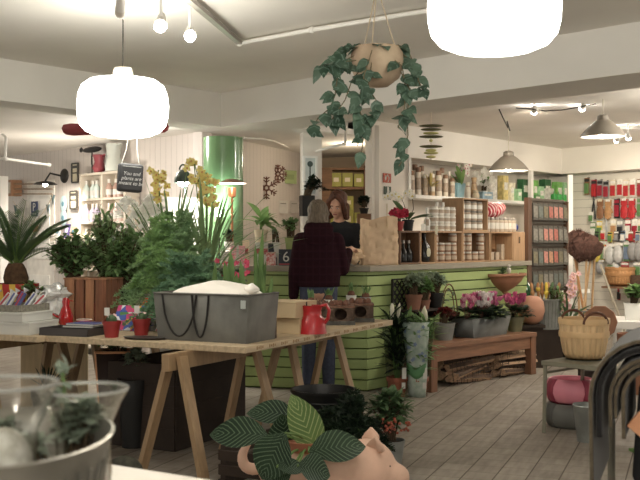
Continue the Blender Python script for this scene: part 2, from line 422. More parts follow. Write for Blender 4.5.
# track with spots
def spot_fixture(name,loc,aim,label,power,group,body=True,warm=(1,.86,.66)):
    d=(V(*aim)-V(*loc)).normalized(); q=d.to_track_quat('-Z','Y').to_matrix().to_4x4()
    t=E(name,loc,label,'spotlight',group)
    M().tube([(0,0,0),(0,0,.13)],.008,8).build('stem',white,t)
    h_=M().lathe([(.014,.06),(.022,.03),(.026,-.0),(.03,-.02)],20,m=q,caps=False).lathe([(.014,.06),(.001,.061)],20,m=q,caps=False).build('housing',mat('spot_white',(205,200,192),.4),t)
    M().ball(d*.035,.03).build('bulb',emis('spot_bulb',(255,250,240),60) if power>1 else mat('bulb_off',(200,190,176),.2),h_)
    light('SPOT','track_light',V(*loc)+d*.08,power,warm,.03,aim,70,.6)
    return t
tr0=P(140,-8,4.4); tr0.z=CEIL-.03; a0=V(*P(240,40,6.3)); a0.z=CEIL-.03
tk=E('light_track',tr0,'grey ceiling track carrying the two bare spots','track')
M().beam((0,0,0),a0-tr0,.036,.022).build('rail',mat('track_grey',(150,143,132),.4,.4),tk)
spot_fixture('track_spot',P(161,22,4.85),(-.75,3.6,.9),'bulb spot on the track, nearer the pendant cord',SPOT,'track spots')
spot_fixture('track_spot',P(190,33,5.35),(-.4,3.4,.7),'bulb spot on the track, nearer the ceiling pipe',SPOT,'track spots')
spot_fixture('track_spot',P(121,6,4.75),(-1.2,6.2,.7),'unlit grey spot beside the pendant cord',0.01,None)
spot_fixture('ceiling_spot',P(534,110,9.35)+V(0,0,-.0),(2.6,12.2,1.6),'glaring small spot on the swagged cable',SPOT*1.5,'cable spots')
spot_fixture('ceiling_spot',P(583,106,9.35),(2.4,11.5,1.2),'small grey spot on the swagged cable beside the cone lamp',SPOT,'cable spots')
t0=P(596,128,11.2); 
tk=E('light_track',t0,'grey ceiling track over the garden tool wall','track')
M().beam((0,0,0),(1.6,-.35,0),.06,.04).build('rail',mat('track_grey',(150,143,132),.4,.4),tk)
M().tube([(.35,-.08,0),(.35,-.08,CEIL-t0.z)],.008).tube([(1.3,-.28,0),(1.3,-.28,CEIL-t0.z)],.008).build('hanger',white,tk)
spot_fixture('track_spot',P(628,136,11.0),(4.2,12.9,1.3),'lit spot on the track over the tool wall',SPOT*1.6,'tool wall spots')
spot_fixture('track_spot',P(617,139,11.0),(3.6,13.5,1.5),'lit spot on the track nearest the cone lamp shade',SPOT*1.6,'tool wall spots')
# white ceiling pipes
def pipe(name,pts,r,label,joints=()):
    t=E(name,pts[0],label,'pipe')
    o=V(*pts[0])
    M().tube([V(*p)-o for p in pts],r,10).build('tube',beamm,t)
    for j in joints:
        M().ball(V(*j)-o,(r*1.7,r*1.7,r*1.6)).build('joint',beamm,t)
e0=P(240,39,6.3); e1=P(312,25,5.9); e2=P(430,4,5.4)
for e in(e0,e1,e2): e.z=CEIL-.03
pipe('ceiling_pipe',[e0,e1,e2],.014,'white conduit running across the ceiling above the hanging plant',[e0,e1])
pipe('ceiling_pipe',[P(2,134,8.6),P(6,137,8.6),P(5,158,8.6)],.013,'white pipe dropping down beside the upper wall edge',[P(5,159,8.6)])
pipe('ceiling_pipe',[P(-10,158,8.7),P(6,159,8.7),P(49,165,9.6)],.013,'white pipe sloping over the parking sign door',[P(49,165,9.6)])
pipe('wall_conduit',[P(244,138,9.0),P(262,139,9.8),P(274,141,10.6),P(292,149,12.0),P(312,151,12.6)],.008,'grey conduit running along the top of the matchboard wall')
pipe('wall_conduit',[P(312,153,10.1),P(330,147,10.1),P(345,144,10.1),P(346,128,9.6),P(347,112,9.0)],.014,'grey conduit rising over the back room opening')
# point lights without fixtures, added to brighten the rear and sales rooms
light('POINT','rear_room_fill',V(-1.75,9.2,2.2),REAR,(1,.94,.87),.12)
light('POINT','sales_room_fill',V(3.4,8.4,2.35),SALES,(1,.92,.8),.12)
light('POINT','tool_room_fill',V(4.6,11.0,2.35),SALES*.8,(1,.9,.76),.12)
light('POINT','shop_front_fill',V(-1.3,-.9,2.35),FRONT,(1,.93,.84),.15)  # unseen fill lights added behind the camera to brighten the foreground
light('POINT','shop_front_fill',V(1.5,-1.2,2.35),FRONT,(1,.93,.84),.15)
# ================================================================ sales counter
TZ=1.06
C0=V(.40,8.42,0); LA=V(-.85,8.72,0)
sid=mat('green_siding',(160,180,108),.55,0,.05,3)
topm=mat('counter_top',(150,142,124),.5,0,.08,5)
cnt=E('sales_counter',C0,'lime green clapboard sales counter with a grey worktop','counter')
def siding(p0,p1,name):
    a,b=V(*p0),V(*p1); d=b-a; l=d.length; ang=math.atan2(d.y,d.x)
    m=M(); k=0; z=.015
    while z<TZ-.06:
        h=min(.078,TZ-.05-z)
        m.box((l/2,.02,z+h/2),(l,.03,h),top=None); z+=.088
    m.box((l/2,.05,TZ/2-.03),(l,.02,TZ-.06),mi=1)
    m.build(name,[sid,mat('siding_gap',(70,86,36),.8)],cnt,a-C0,ang,bevel=.003)
endA=C0+A*2.78
siding(C0,endA,'front_siding'); siding(LA,C0,'end_siding')
du=(C0-LA).normalized(); nu=V(-du.y,du.x,0)
M().poly([(p.x-C0.x,p.y-C0.y) for p in (LA-du*.02-nu*.04,C0+V(.02,-.05,0),endA+A*.03-NB*.04,endA+A*.03+NB*.56,C0+NB*.56+A*.0,LA+nu*.28)],TZ-.045,TZ).build('worktop',topm,cnt,bevel=.004)
M().box((.0,.0,TZ/2-.03),(.03,.5,TZ-.08)).build('end_panel',sid,cnt,endA-C0+NB*.28,math.atan2(A.y,A.x))
RA=math.atan2(A.y,A.x)
def CT(px,s,z=TZ):          # point on the counter run seen in column px, s behind the front edge
    o=C0+NB*s; t=hit(px,o,A); q=o+A*t; return V(q.x,q.y,z)
def CL(px,s,z=TZ):          # same on the short run with the number card
    o=LA+nu*s; t=hit(px,o,du); q=o+du*t; return V(q.x,q.y,z)

# ================================================================ trestle table
TB=.72
Tc=V(-.39,5.23,0); Tu=V(.453,.891,0).normalized(); Tv=V(-.91,.41,0).normalized()
RTU=math.atan2(Tu.y,Tu.x)
def tab(u,v,z=TB): q=Tc+Tu*u+Tv*v; return V(q.x,q.y,z)
pine=wood('pine',(206,180,142),0,.5,.7); pineE=mat('pine_end',(226,188,134),.6,0,.15,20)
pineleg=wood('pine_leg',(172,138,98),2,.55,.75)
for k,(v0,v1,lab) in enumerate(((0,1.36,'pine board tabletop holding the zinc planter, its stamped edge towards the counter'),(1.366,2.75,'pine board tabletop under the white boxes and sago palm'))):
    o=tab(0,v0,TB-.02)
    t=E('table_board',tab(0,v0,TB),lab,'tabletop',None,RTU)
    n=7; w=(v1-v0)
    m=M()
    # long boards side by side across v; local x runs along u, local y along v
    bx=M().box((.993,w/2,-.0175),(1.986,w,.035))
    bx.build('board',pine,t,bevel=.003)
    if k==0:
        st=M()
        for i in range(13):
            x=.12+i*.135
            for j in range(4): st.box((x+j*.02,-.0006,-.017),(.009,.0012,.012 if j%2 else .018))
        st.build('stamp_lettering',mat('stamp_ink',(150,112,70),.8),t)
def trestle(u,v,alongu,L_,lab,spread=.2):
    """sawhorse: beam along u or v, two legs at each end"""
    rz=RTU if alongu else RTU+PI/2
    t=E('trestle',tab(u,v,0),lab,'trestle','trestles under the pine tabletop',rz)
    zt=TB-.035
    M().box((0,0,zt-.045),(L_,.045,.09)).build('beam',pineleg,t,bevel=.002)
    for sx in(-1,1):
        x=sx*(L_/2-.1)
        for sy in(-1,1):
            m=M(); m.beam((x,sy*.035,zt-.02),(x+sx*.04,sy*spread,.0),.028,.07,up=(1,0,0))
            m.build('leg',pineleg,t,bevel=.002)
        M().lathe([(.0,0),(.009,0),(.009,.006),(0,.008)],10,m=Matrix.Rotation(R(90)*sx,4,'Y')).build('bolt',mat('bolt_steel',(150,150,150),.35,.9),t,V(x+sx*.026,.05,zt-.07))
    return t
trestle(.28,.36,True,.95,'pine trestle at the near table corner with a full A of legs facing out',.21)
trestle(1.42,.36,True,.85,'pine trestle near the counter end of the table, beside the black tub',.21)
trestle(.5,1.95,True,.85,'pine trestle in shade under the white boxes',.2)
trestle(1.5,1.95,True,.85,'pine trestle deep under the sago palm side of the table',.2)

# ================================================================ bench, log sacks
redw=wood('bench_wood',(150,102,72),0,.5,.7); redl=wood('bench_leg',(140,94,66),2,.5,.7)
B0=PZ(432,393,0); B1=PZ(537,374,0); db=(B1-B0); BL=db.length; db.normalize(); RB=math.atan2(db.y,db.x)
t=E('plank_bench',B0,'red brown wooden bench carrying the zinc planters by the counter','bench',None,RB)
BH=.40
M().box((BL/2,.19,BH-.02),(BL,.38,.04)).build('seat',redw,t,bevel=.003)
for x in(.045,BL-.045):
    for y in(.045,.335): M().box((x,y,(BH-.04)/2),(.085,.075,BH-.04)).build('leg',redl,t,bevel=.003)
for y in(.035,.345): M().box((BL/2,y,BH-.095),(BL-.17,.028,.11)).build('apron',redw,t,bevel=.002)
def BP(px,s,z): # on/below bench
    o=B0+V(-db.y,db.x,0)*s; q=o+db*hit(px,o,db); return V(q.x,q.y,z)
bark=mat('bark',(92,70,54),.9,0,.4,30,.4,40); split=wood('split_wood',(222,180,142),0,.8,.6)
mesh_m=mat('sack_net',(70,56,48),.8)
def logsack(loc,rz,L_,lab,seed,nrow=3):
    random.seed(seed)
    nrow=3
    t=E('log_sack',loc,lab,'firewood sack','netted firewood sacks',rz)
    z=.04; i=0
    for r in range(nrow):
        for c in range(4):
            rr=U(.033,.045); y=-.11+c*.075+U(-.01,.01); 
            m=M(); x0=-L_/2+U(0,.04); x1=L_/2-U(0,.04); zz=z+U(-.006,.012)
            pts=[]
            tri=[(rr*math.cos(q),rr*math.sin(q)) for q in (U(0,.5),U(1.4,1.8),U(2.4,2.8),U(3.4,4.0),U(4.6,5.2))]
            q=Matrix.Translation(V(0,y,zz))@Matrix.Rotation(PI/2,4,'Y')
            m.poly(tri,x0,x1,m=q)
            m.mi=[1]*len(m.mi)
            for w in(0,1,2,random.choice([3,4]),random.choice([5,6])): m.mi[w]=0
            m.xf(Matrix.Translation(V(0,y,zz))@Matrix.Rotation(U(-.16,.16),4,'Z')@Matrix.Rotation(U(-.1,.1),4,'Y')@Matrix.Translation(V(0,-y,-zz)))
            o=m.build('split_log',[split,bark],t); i+=1
        z+=.067
    net=M()
    for k in range(12):
        x=-L_/2+L_*k/11
        net.tube([(x+U(-.02,.02),-.135,.01),(x+U(-.03,.03),-.14,z*.55),(x+U(-.03,.03),-.12,z),(x,.1,z+.005)],.0025,4,cap=False)
    for k in range(7):
        zz=.015+k*z/6.5
        net.tube([(-L_/2+L_*j/8,-.138+.012*math.sin(j*2+k),zz+U(-.01,.01)) for j in range(9)],.0025,4,cap=False)
    net.build('net',mesh_m,t)
    return t
for k,(px,lab) in enumerate(((461,'netted sack of split logs under the bench, at the flower wrap end'),(506,'netted sack of split logs under the bench, at the terracotta pot end'))):
    q=BP(px,.225,0); logsack(q,RB,.6 if k==0 else .6,lab,k+3,4 if k==0 else 4)

# ================================================================ small grey bench with basket, tyre bowls, bucket
g=mat('grey_bench',(132,128,108),.6,0,.1,6)
G0=PZ(541,433,0); gx=V(.69,-.72,0).normalized(); gy=V(.31,.95,0).normalized()
G1=G0+V(0,0,.475); RG=math.atan2(gx.y,gx.x)
t=E('metal_bench',G0,'grey metal bench with the wicker basket on it','bench',None,RG)
bw=.5; bl=1.25
M().box((bl/2,bw/2,.465),(bl,bw,.03)).build('seat',g,t,bevel=.004)
for x in(.02,bl-.02):
    for y in(.02,bw-.02):
        M().tube([(x,y,.45),(x-.01*(1 if x<.5 else -1),y,.0)],.013,8).build('leg',g,t)
M().tube([(.02,.02,.4),(.02,bw-.02,.4)],.009).build('rail',g,t)
def GP(x,y,z): q=G0+V(math.cos(RG)*x-math.sin(RG)*y,math.sin(RG)*x+math.cos(RG)*y,z); return q
chip=wood('chip_wood',(240,198,142),2,.55,.82,6); chip2=mat('chip_hoop',(232,190,134),.5,0,.1,9); leather=mat('leather',(104,60,38),.6)
def basket(loc,r,h,lab,n=22,hand=True,m1=None,m2=None,rz=0,name='splint_basket',cat='basket',sx=1.0):
    m1=m1 or chip; m2=m2 or chip2
    t=E(name,loc,lab,cat,None,rz)
    m=M()
    for k in range(n):
        a=2*PI*k/n; da=2*PI/n*.53; o=.0 if k%2 else .003
        pr=[(r*.72,.012),(r*.84,.02+h*.1),(r*.93,h*.45),(r+o,h)]
        vs=[];
        for rr,z in pr:
            for q in(a-da,a+da): vs.append((rr*math.cos(q)*sx,rr*math.sin(q),z))
        m.add(vs,[(2*i,2*i+1,2*i+3,2*i+2) for i in range(3)])
    m.build('side',m1,t,solid=.004)
    M().lathe([(.0,.01),(r*.74,.01)],n).build('bottom',m1,t,solid=.006)
    for z,rr in((h-.018,r*1.0),(h*.62,r*.975)):
        M().lathe([(rr+.004,z-.02),(rr+.007,z),(rr+.004,z+.02),(rr-.006,z+.018),(rr-.006,z-.018),(rr+.004,z-.02)],36,sx=sx,caps=False).build('hoop',m2,t)
    if hand:
        for s in(-1,1):
            pts=[(r*sx*.55*math.cos(q),s*r*(.86),h-.03+.075*math.sin(q)) for q in [PI*i/12 for i in range(13)]]
            M().tube(pts,.009,8).build('handle',leather,t)
    return t
basket(PZ(584,359,.48),.165,.275,'yellow wood splint basket with leather handles on the grey bench',hand=True,rz=.3)
# tyre bowls
tp_=mat('pink_rubber',(240,140,158),.5,0,.06,5); tg_=mat('grey_rubber',(112,112,106),.55,0,.08,5)
def tyrebowl(loc,r,h,m,lab,band):
    t=E('round_bowl_planter',loc,lab,'planter')
    pr=[(0.001,.01),(r*.72,0.0),(r*.88,h*.12),(r*1.0,h*.45),(r*.98,h*.72),(r*.84,h*.97),(r*.78,h),(r*.74,h*.97),(r*.76,h*.8),(r*.8,h*.5),(r*.7,h*.14),(.001,h*.12)]
    M().lathe(pr,40).build('bowl',m,t,sharp=1.2)
    for k in(3.55,5.2):
        b=M()
        pts=[(rr*math.cos(k)*1.004,rr*math.sin(k)*1.004,z) for rr,z in pr[1:7]]
        s=V(-math.sin(k),math.cos(k),0)*.035
        b.add([V(*p)+s for p in pts]+[V(*p)-s for p in pts],[(i,i+1,len(pts)+i+1,len(pts)+i) for i in range(len(pts)-1)])
        b.build('band',band,t,solid=.006)
    return t
q=PZ(572,430,0); q.y+=.15; q.x+=.03
tyrebowl(q,.185,.165,tg_,'grey round rubber bowl planter on the floor under the pink one',mat('grey_band',(92,92,88),.6))
tyrebowl(q+V(0,0,.166),.178,.165,tp_,'pink round rubber bowl planter stacked on a grey one',mat('pink_band',(168,58,80),.6))
zinc=mat('zinc',(150,154,150),.42,.55,.18,9,.06,50); zincd=mat('zinc_dark',(112,114,112),.5,.45,.22,7,.06,40)
def bucket(loc,r0,r1,h,lab,name='zinc_bucket',cat='bucket',m=None,handle=False,group=None):
    t=E(name,loc,lab,cat,group)
    M().lathe([(.001,.003),(r0,0),(r1,h),(r1+.005,h+.003),(r1-.004,h),(r0-.004,.01),(.001,.01)],32,sharp=.6) if 0 else None
    M().lathe([(.001,.002),(r0,0),(r1*.99,h*.94),(r1+.005,h*.97),(r1+.002,h),(r1-.005,h*.97),(r0-.005,.008),(.001,.008)],32).build('body',m or zinc,t)
    return t
q=PZ(593,444,0); q.y+=.09
bucket(q,.075,.1,.235,'small zinc bucket standing before the rubber bowls')
# ================================================================ plants: builders
G={}
G['mid']=leafmat('leaf_mid',(146,182,116),(96,136,78)); G['dark']=leafmat('leaf_dark',(108,138,92),(68,96,60))
G['bright']=leafmat('leaf_bright',(152,190,114),(102,144,78)); G['fern']=leafmat('leaf_fern',(150,184,126),(100,138,88))
G['blue']=leafmat('leaf_blue',(122,160,118),(78,118,84)); G['grey']=leafmat('leaf_grey',(150,164,140),(96,112,88))
G['strap']=leafmat('leaf_strap',(152,178,124),(110,142,88)); G['bulb']=leafmat('leaf_bulb',(106,136,72),(72,104,50))
G['var']=leafmat('leaf_variegated',(182,208,150),(110,154,88)); G['pale']=leafmat('leaf_pale',(196,208,184),(112,142,98)); G['succ']=leafmat('leaf_succulent',(190,202,184),(136,156,134),trans=.3); G['deep']=leafmat('leaf_deep',(44,64,42),(24,38,26))
G['scind']=leafmat('leaf_scindapsus',(100,128,106),(50,78,60),stripe=(106,132,116),freq=2)
soil=mat('soil',(58,42,30),.95,0,.3,40); terra=mat('terracotta',(186,114,82),.75,0,.1,7); redpot=mat('red_pot',(160,40,38),.45,0,.08,6)
blackp=mat('black_plastic',(26,26,26),.4,0,.05); creamp=mat('cream_pot',(226,208,176),.4,0,.04); whitep=mat('white_pot',(232,230,222),.35,0,.03)
stemg=mat('stem_green',(96,128,58),.55,0,.15,9); bark2=mat('stem_brown',(84,66,44),.85,0,.25,20)
def pot(t,r,h,m,rim=True,soil_=True,name='pot'):
    pr=[(.001,0),(r*.74,0),(r*.95,h*.8)]
    pr+= [(r*1.03,h*.8),(r*1.05,h),(r*.95,h),(r*.92,h*.86)] if rim else [(r,h),(r*.95,h),(r*.92,h*.86)]
    o=M().lathe(pr,24,caps=False).build(name,m,t)
    if soil_: M().lathe([(.001,h*.88),(r*.92,h*.86)],20,caps=False).build('soil',soil,o)
    return o
def rdir(lo,hi):
    a=U(0,2*PI); e=U(lo,hi); return V(math.cos(a)*math.cos(e),math.sin(a)*math.cos(e),math.sin(e))
def bushy(t,c,rad,nst,nl,ll,lw,m,h0,seed,name='foliage',droop=.6,stem=True,wide=.5,fold=.15,seg=4):
    """branching shrub: stems from (0,0,h0) towards an ellipsoid, leaves along the outer two thirds"""
    random.seed(seed); mf=M(); ms=M()
    for i in range(nst):
        d=rdir(-.15,1.5); e=V(c[0]+d.x*rad[0]*U(.6,1),c[1]+d.y*rad[1]*U(.6,1),c[2]+d.z*rad[2]*U(.5,1))
        b=V(U(-.03,.03),U(-.03,.03),h0); mid=(b+e)/2+V(0,0,.06)
        pts=[b,b.lerp(mid,.5)+V(0,0,.02),mid,mid.lerp(e,.5)+V(0,0,.02),e]
        if stem: ms.tube(pts,[.005,.0045,.004,.003,.0015],5)
        for k in range(nl):
            f=.3+.7*k/nl; j=min(3,int(f*4)); p=pts[j].lerp(pts[j+1],f*4-j)
            ld=(rdir(-.3,.9)+d*.5).normalized()
            mf.leaf(p,ld,ll*U(.7,1.2),lw*U(.8,1.2),droop=droop*U(.5,1.3),fold=fold,n=seg,wide=wide)
    if stem: ms.build('stem',bark2,t)
    return mf.build(name,m,t)
def plumes(t,n,h0,reach,rise,m,seed,needle=.02,dens=46,name='foliage',wid=.0032,nb=5):
    """asparagus fern: arching plumes set with fine needles"""
    random.seed(seed); mf=M(); ms=M()
    for i in range(n):
        a=U(0,2*PI); q_=U(0,1); r=reach*(.25+.8*q_)*U(.8,1.1); h=rise*(1.15-.95*q_)*U(.55,1.1)
        sag=U(.9,1.6)*reach*.5*q_
        pts=[]
        for k in range(9):
            f=k/8; pts.append(V(math.cos(a)*r*f,math.sin(a)*r*f*.9,max(.02,h0+h*(1.7*f-.7*f*f)-sag*f**2.6)))
        ms.tube(pts,[.0024-.0002*k for k in range(9)],4,cap=False)
        for k in range(dens):
            f=.15+.85*k/dens; j=min(7,int(f*8)); p=pts[j].lerp(pts[j+1],f*8-j)
            tdir=(pts[j+1]-pts[j]).normalized()
            sd=tdir.cross(V(0,0,1)).normalized()*(1 if k%2 else -1)
            bl=.055*math.sin(PI*min(1,.25+f*.75))+.012
            e=(sd+tdir*.55+V(0,0,U(-.1,.25))).normalized()
            # a side branchlet with needles in one flat sheet plus a cross sheet
            for q in range(nb):
                pp=p+e*(bl*(q+.5)/nb); nd=(e*.5+rdir(-.6,1.0)).normalized()
                s2=nd.cross(e); s2=s2.normalized()*wid if s2.length>.01 else V(wid,0,0)
                mf.add([pp-s2,pp+s2,pp+nd*needle+s2*.4,pp+nd*needle-s2*.4],[(0,1,2,3)])
    ms.build('stem',stemg,t); return mf.build(name,m,t)
def straps(t,n,h0,L_,w,m,seed,spread=(.5,1.45),droop=1.2,name='leaf_fan',r0=.03,seg=8,lo=.7):
    random.seed(seed); mf=M()
    for i in range(n):
        d=rdir(*spread); mf.leaf((d.x*r0,d.y*r0,h0),d,L_*U(lo,1.1),w*U(.8,1.2),droop=droop*U(.5,1.2),fold=.35,n=seg,shape=.35,wide=.55)
    return mf.build(name,m,t)
def flowers(t,pts,r,m,name,petals=5,cup=.3,cm=None,seed=1,each=True):
    random.seed(seed); mf=M()
    for ip,p in enumerate(pts):
        if each and ip: mf.build(name,[m,cm] if cm else m,t); mf=M()
        fdir=(V(U(-.5,.5),-1,U(-.1,.8))).normalized()
        a=fdir.cross(V(0,0,1)).normalized(); b_=a.cross(fdir)
        for k in range(petals):
            q=2*PI*k/petals+U(-.2,.2); d=(a*math.cos(q)+b_*math.sin(q)+fdir*cup).normalized()
            mf.leaf(p,d,r*U(.85,1.1),r*.75,up=fdir,droop=.1,fold=.2,n=3,wide=.6)
        if cm: mf.ball(V(*p)+fdir*.004,r*.22,6,4,mi=1)
    return mf.build(name,[m,cm] if cm else m,t)
def flmat(name,c,c2=None): return mat(name,c,.55,0,.1,20,c2=c2)

# ================================================================ things on the trestle table
# white boxes
wb=mat('white_card',(206,204,196),.6,0,.03)
q=PZ(24,333,TB)
def flatbox(loc,l,w,h,lab,rz,m,name='flat_box',cat='box',group=None,lidm=None):
    t=E(name,loc,lab,cat,group,rz)
    M().box((0,0,h*.45),(l,w,h*.9)).build('body',m,t,bevel=.002)
    M().box((0,0,h*.88),(l+.006,w+.006,h*.22)).build('lid',lidm or m,t,bevel=.002)
    return t
RV=math.atan2(-Tv.y,-Tv.x)
bx=PZ(-4,334,TB)+Tu*.14
flatbox(bx,.44,.3,.075,'long white flat box at the bottom of the pile by the table edge',RV+.1,wb,group='flat white boxes')
flatbox(bx+V(-.02,.0,.0755),.42,.28,.055,'white flat box on top of the long white box',RV+.02,wb,group='flat white boxes')
gt=E('grey_tray',bx+V(-.05,.05,.131),'grey woven tray resting on the white boxes','tray',None,RV)
gm=mat('grey_wicker',(132,126,112),.8,0,.25,60,.3,120)
M().box((0,0,.005),(.42,.26,.01)).build('bottom',gm,gt)
for c,d in(((0,-.13,.02),(.42,.012,.04)),((0,.13,.02),(.42,.012,.04)),((.21,0,.02),(.012,.26,.04)),((-.21,0,.02),(.012,.26,.04))): M().box(c,d).build('side',gm,gt)
# wrapped candy sticks in the tray
cel=mat('cellophane',(236,236,232),.16,.3,.25,18,.5,30); blue=mat('wrap_blue',(84,92,150),.3,0,.1); redw_=mat('wrap_red',(186,64,74),.35,0,.1)
base=bx+V(-.05,.05,.142)
for k in range(7):
    t=E('wrapped_bar',base+V(-.17+k*.055,U(-.03,.03),0),ORD[k]+' silver striped wrapped bar in the grey tray, counted from the table end','sweet','striped bars in the grey tray',RV,)
    t.rotation_euler=(R(-24+U(-8,8)),R(28+U(-6,6)),RV)
    M().box((0,0,.055),(.032,.022,.11)).build('wrapper',cel if k%3!=1 else blue,t,bevel=.003)
    M().box((0,-.0118,.055),(.012,.001,.1)).build('stripe',blue if k%2 else redw_,t)
    M().lathe([(.002,.108),(.02,.135)],8,caps=False).build('twist',cel,t)
# foil bundle
def crumple(lab,name,loc,r,m,cat,seed,squash=(1,1,1),lvl=14,amp=.3,rz=0):
    random.seed(seed); mm=M().ball((0,0,0),r,lvl*2,lvl)
    o3=V(U(0,9),U(0,9),U(0,9))
    for i,v in enumerate(mm.v):
        v=V(*v); n=1+amp*noise.noise(v/r*1.7+o3)+amp*.5*noise.noise(v/r*4+o3)
        mm.v[i]=(v.x*n*squash[0],v.y*n*squash[1],v.z*n*squash[2])
    zmin=min(v[2] for v in mm.v)
    for i,v in enumerate(mm.v): mm.v[i]=(v[0],v[1],v[2]-zmin)
    return mm
fo=PZ(56,322,TB)
t=E('foil_bundle',fo,'shiny cellophane gift bundle beside the brown crate','gift')
crumple('','',0,.085,cel,'',5,(1,.8,1.05)).build('bag',cel,t,sharp=.25)
mm=crumple('','',0,.09,cel,'',6,(1.15,.8,.55),amp=.6); mm.xf(Matrix.Translation(V(0,0,.15))); mm.build('ruffle',cel,t,sharp=.25)
M().lathe([(.03,.15),(.033,.16),(.03,.17)],14).build('tie',redw_,t)
# red enamel hen and bowl
rg=mat('red_gloss',(190,26,30),.12,0,.04,4,coat=.7)
q=PZ(68,326,TB)-Tu*.02
t=E('red_figurine',q,'glossy red ceramic figurine before the brown crate','figurine')
m=M().lathe([(.001,0),(.035,.003),(.05,.03),(.048,.07),(.032,.11),(.022,.135),(.026,.16),(.02,.182),(.001,.19)],24)
m.build('body',rg,t); M().leaf((.02,0,.165),(1,0,.1),.03,.014).build('beak',rg,t,solid=.006)
M().leaf((-.04,0,.05),(-1,0,.8),.07,.05,droop=.3).build('tail',rg,t,solid=.012)
t=E('red_bowl',q+Tv*-.13+Tu*.02,'small glossy red bowl beside the red figurine','bowl')
M().lathe([(.001,0),(.025,0),(.045,.02),(.05,.045),(.046,.045),(.04,.022),(.001,.008)],24).build('body',rg,t)
M().lathe([(.05,.043),(.052,.046),(.05,.049),(.046,.046)],24,caps=False).build('rim',mat('rim_white',(230,220,210),.4),t)
# dark trays and booklet
bk=mat('dark_board',(62,56,54),.45,0,.1,6)
q=PZ(62,336,TB)+Tu*.10
t=E('document_tray',q,'dark open card tray at the table edge under the blue booklet','tray',None,RV+.05)
M().box((0,0,.004),(.33,.2,.006)).build('bottom',bk,t)
M().box((0,-.1,.022),(.33,.008,.044),rot=Matrix.Rotation(R(-18),3,'X')).build('front',bk,t)
M().box((0,.1,.022),(.33,.008,.044)).build('back',bk,t); M().box((-.165,0,.022),(.008,.2,.044)).build('side',bk,t); M().box((.165,0,.022),(.008,.2,.044)).build('side',bk,t)
for k in range(2):
    t=E('booklet',q+V(.06+.02*k,.02,.045+.012*k),('blue covered booklet lying on top of the dark tray','grey booklet under the blue one in the dark tray')[1-k],'booklet',None,RV+.1-.12*k)
    M().box((0,0,.005),(.2,.15,.009)).build('pages',wb,t)
    M().box((0,0,.0105),(.205,.152,.0015)).build('cover',mat('blue_cover',(56,78,160),.35) if k else bk,t)
# small red pots with cacti on dark saucer
for k,px in enumerate((106,136)):
    q=PZ(px,338 if k==0 else 337,TB)+Tu*.05
    t=E('cactus_pot',q,('small red pot with a round cactus, beside the blue booklet','small red pot with a round cactus on the dark saucer')[k],'potted cactus','red cactus pots')
    pot(t,.052,.095,redpot)
    M().ball((0,0,.1),(.032,.032,.03),16,8).build('cactus',G['dark'],t)
    fl=[(.02*math.cos(i),.02*math.sin(i),.125) for i in range(4)]; flowers(t,fl,.012,flmat('pale_pink',(230,190,180)),'flower',seed=k)
    if k: 
        s=E('saucer',PZ(138,340,TB)+Tu*.06,'dark oval saucer under the second red cactus pot','saucer',None,RV); M().lathe([(.001,0),(.12,.002),(.135,.012),(.128,.012),(.001,.006)],32,sx=1,sy=.55).build('dish',bk,s); t.location.z+=.008
    M().tube([(-.01,-.02,.09),(-.02,-.03,.17)],.003).box((-.02,-.031,.15),(.03,.002,.045)).build('label',wb,t)
# colourful books and stripe packs
q=PZ(130,331,TB)+Tu*.16
pm,nt,b=_base('floral_cover'); N=nt.nodes; L=nt.links
tc=N.new('ShaderNodeTexCoord'); vo=N.new('ShaderNodeTexVoronoi'); vo.inputs['Scale'].default_value=22; L.new(tc.outputs['Object'],vo.inputs['Vector'])
rp=N.new('ShaderNodeValToRGB'); rp.color_ramp.interpolation='CONSTANT'
sx_=N.new('ShaderNodeSeparateXYZ'); L.new(vo.outputs['Color'],sx_.inputs[0]); L.new(sx_.outputs[0],rp.inputs['Fac'])
for i,(pos,c) in enumerate(((0,(70,96,180)),(.3,(210,70,120)),(.5,(232,170,60)),(.68,(220,220,225)),(.82,(96,150,80)))):
    e=rp.color_ramp.elements[i] if i<2 else rp.color_ramp.elements.new(pos); e.position=pos; e.color=(*lin(c),1)
L.new(rp.outputs[0],b.inputs['Base Color']); b.inputs['Roughness'].default_value=.4; MC['floral']=pm
for k in range(3):
    t=E('gift_book',q+V(0,0,.037*k),('orange edged floral gift book at the bottom of the pile behind the cactus','blue floral gift book in the middle of the pile','floral gift book on top of the pile behind the cactus')[k],'book','floral gift books',RV+.1*k-.1)
    M().box((0,0,.018),(.24,.19,.03)).build('pages',wb,t)
    M().box((0,0,.0345),(.25,.2,.004)).box((0,0,.002),(.25,.2,.004)).box((0,-.1,.018),(.25,.003,.034)).build('cover',[pm],t)
t=E('standing_card',q+V(-.08,-.14,.002),'floral card sloping against the orange card','card',None,RV); t.rotation_euler=(R(-30),0,RV)
M().box((0,0,.085),(.27,.006,.17)).build('face',pm,t)
t=E('orange_card',q+V(.05,.0,.112),'plain orange card standing behind the floral card','card',None,RV); t.rotation_euler=(R(-30),0,RV)
M().box((0,0,.045),(.2,.006,.09)).build('face',mat('orange_card',(232,92,40),.5),t)
stripe=boards('red_stripes',(222,206,196),.022,'X',.5,.35,.0)
# give the joint colour red
for n_ in stripe.node_tree.nodes:
    if n_.type=='MIX': n_.inputs[7].default_value=(*lin((150,24,30)),1)
for k in range(3):
    t=E('striped_packet',PZ(152+k*3,335,TB)+Tu*(.1+.05*k),('red striped packet leaning against the zinc planter, in front of two more','red striped packet in the middle beside the zinc planter','red striped packet at the back beside the zinc planter')[k],'packet','red striped packets',RV); t.rotation_euler=(R(-28),R(18),RV)
    M().box((0,0,.045),(.1,.02,.09)).build('wrapper',stripe,t,bevel=.004); M().box((0,0,.093),(.1,.004,.012)).build('seal',redw_,t)
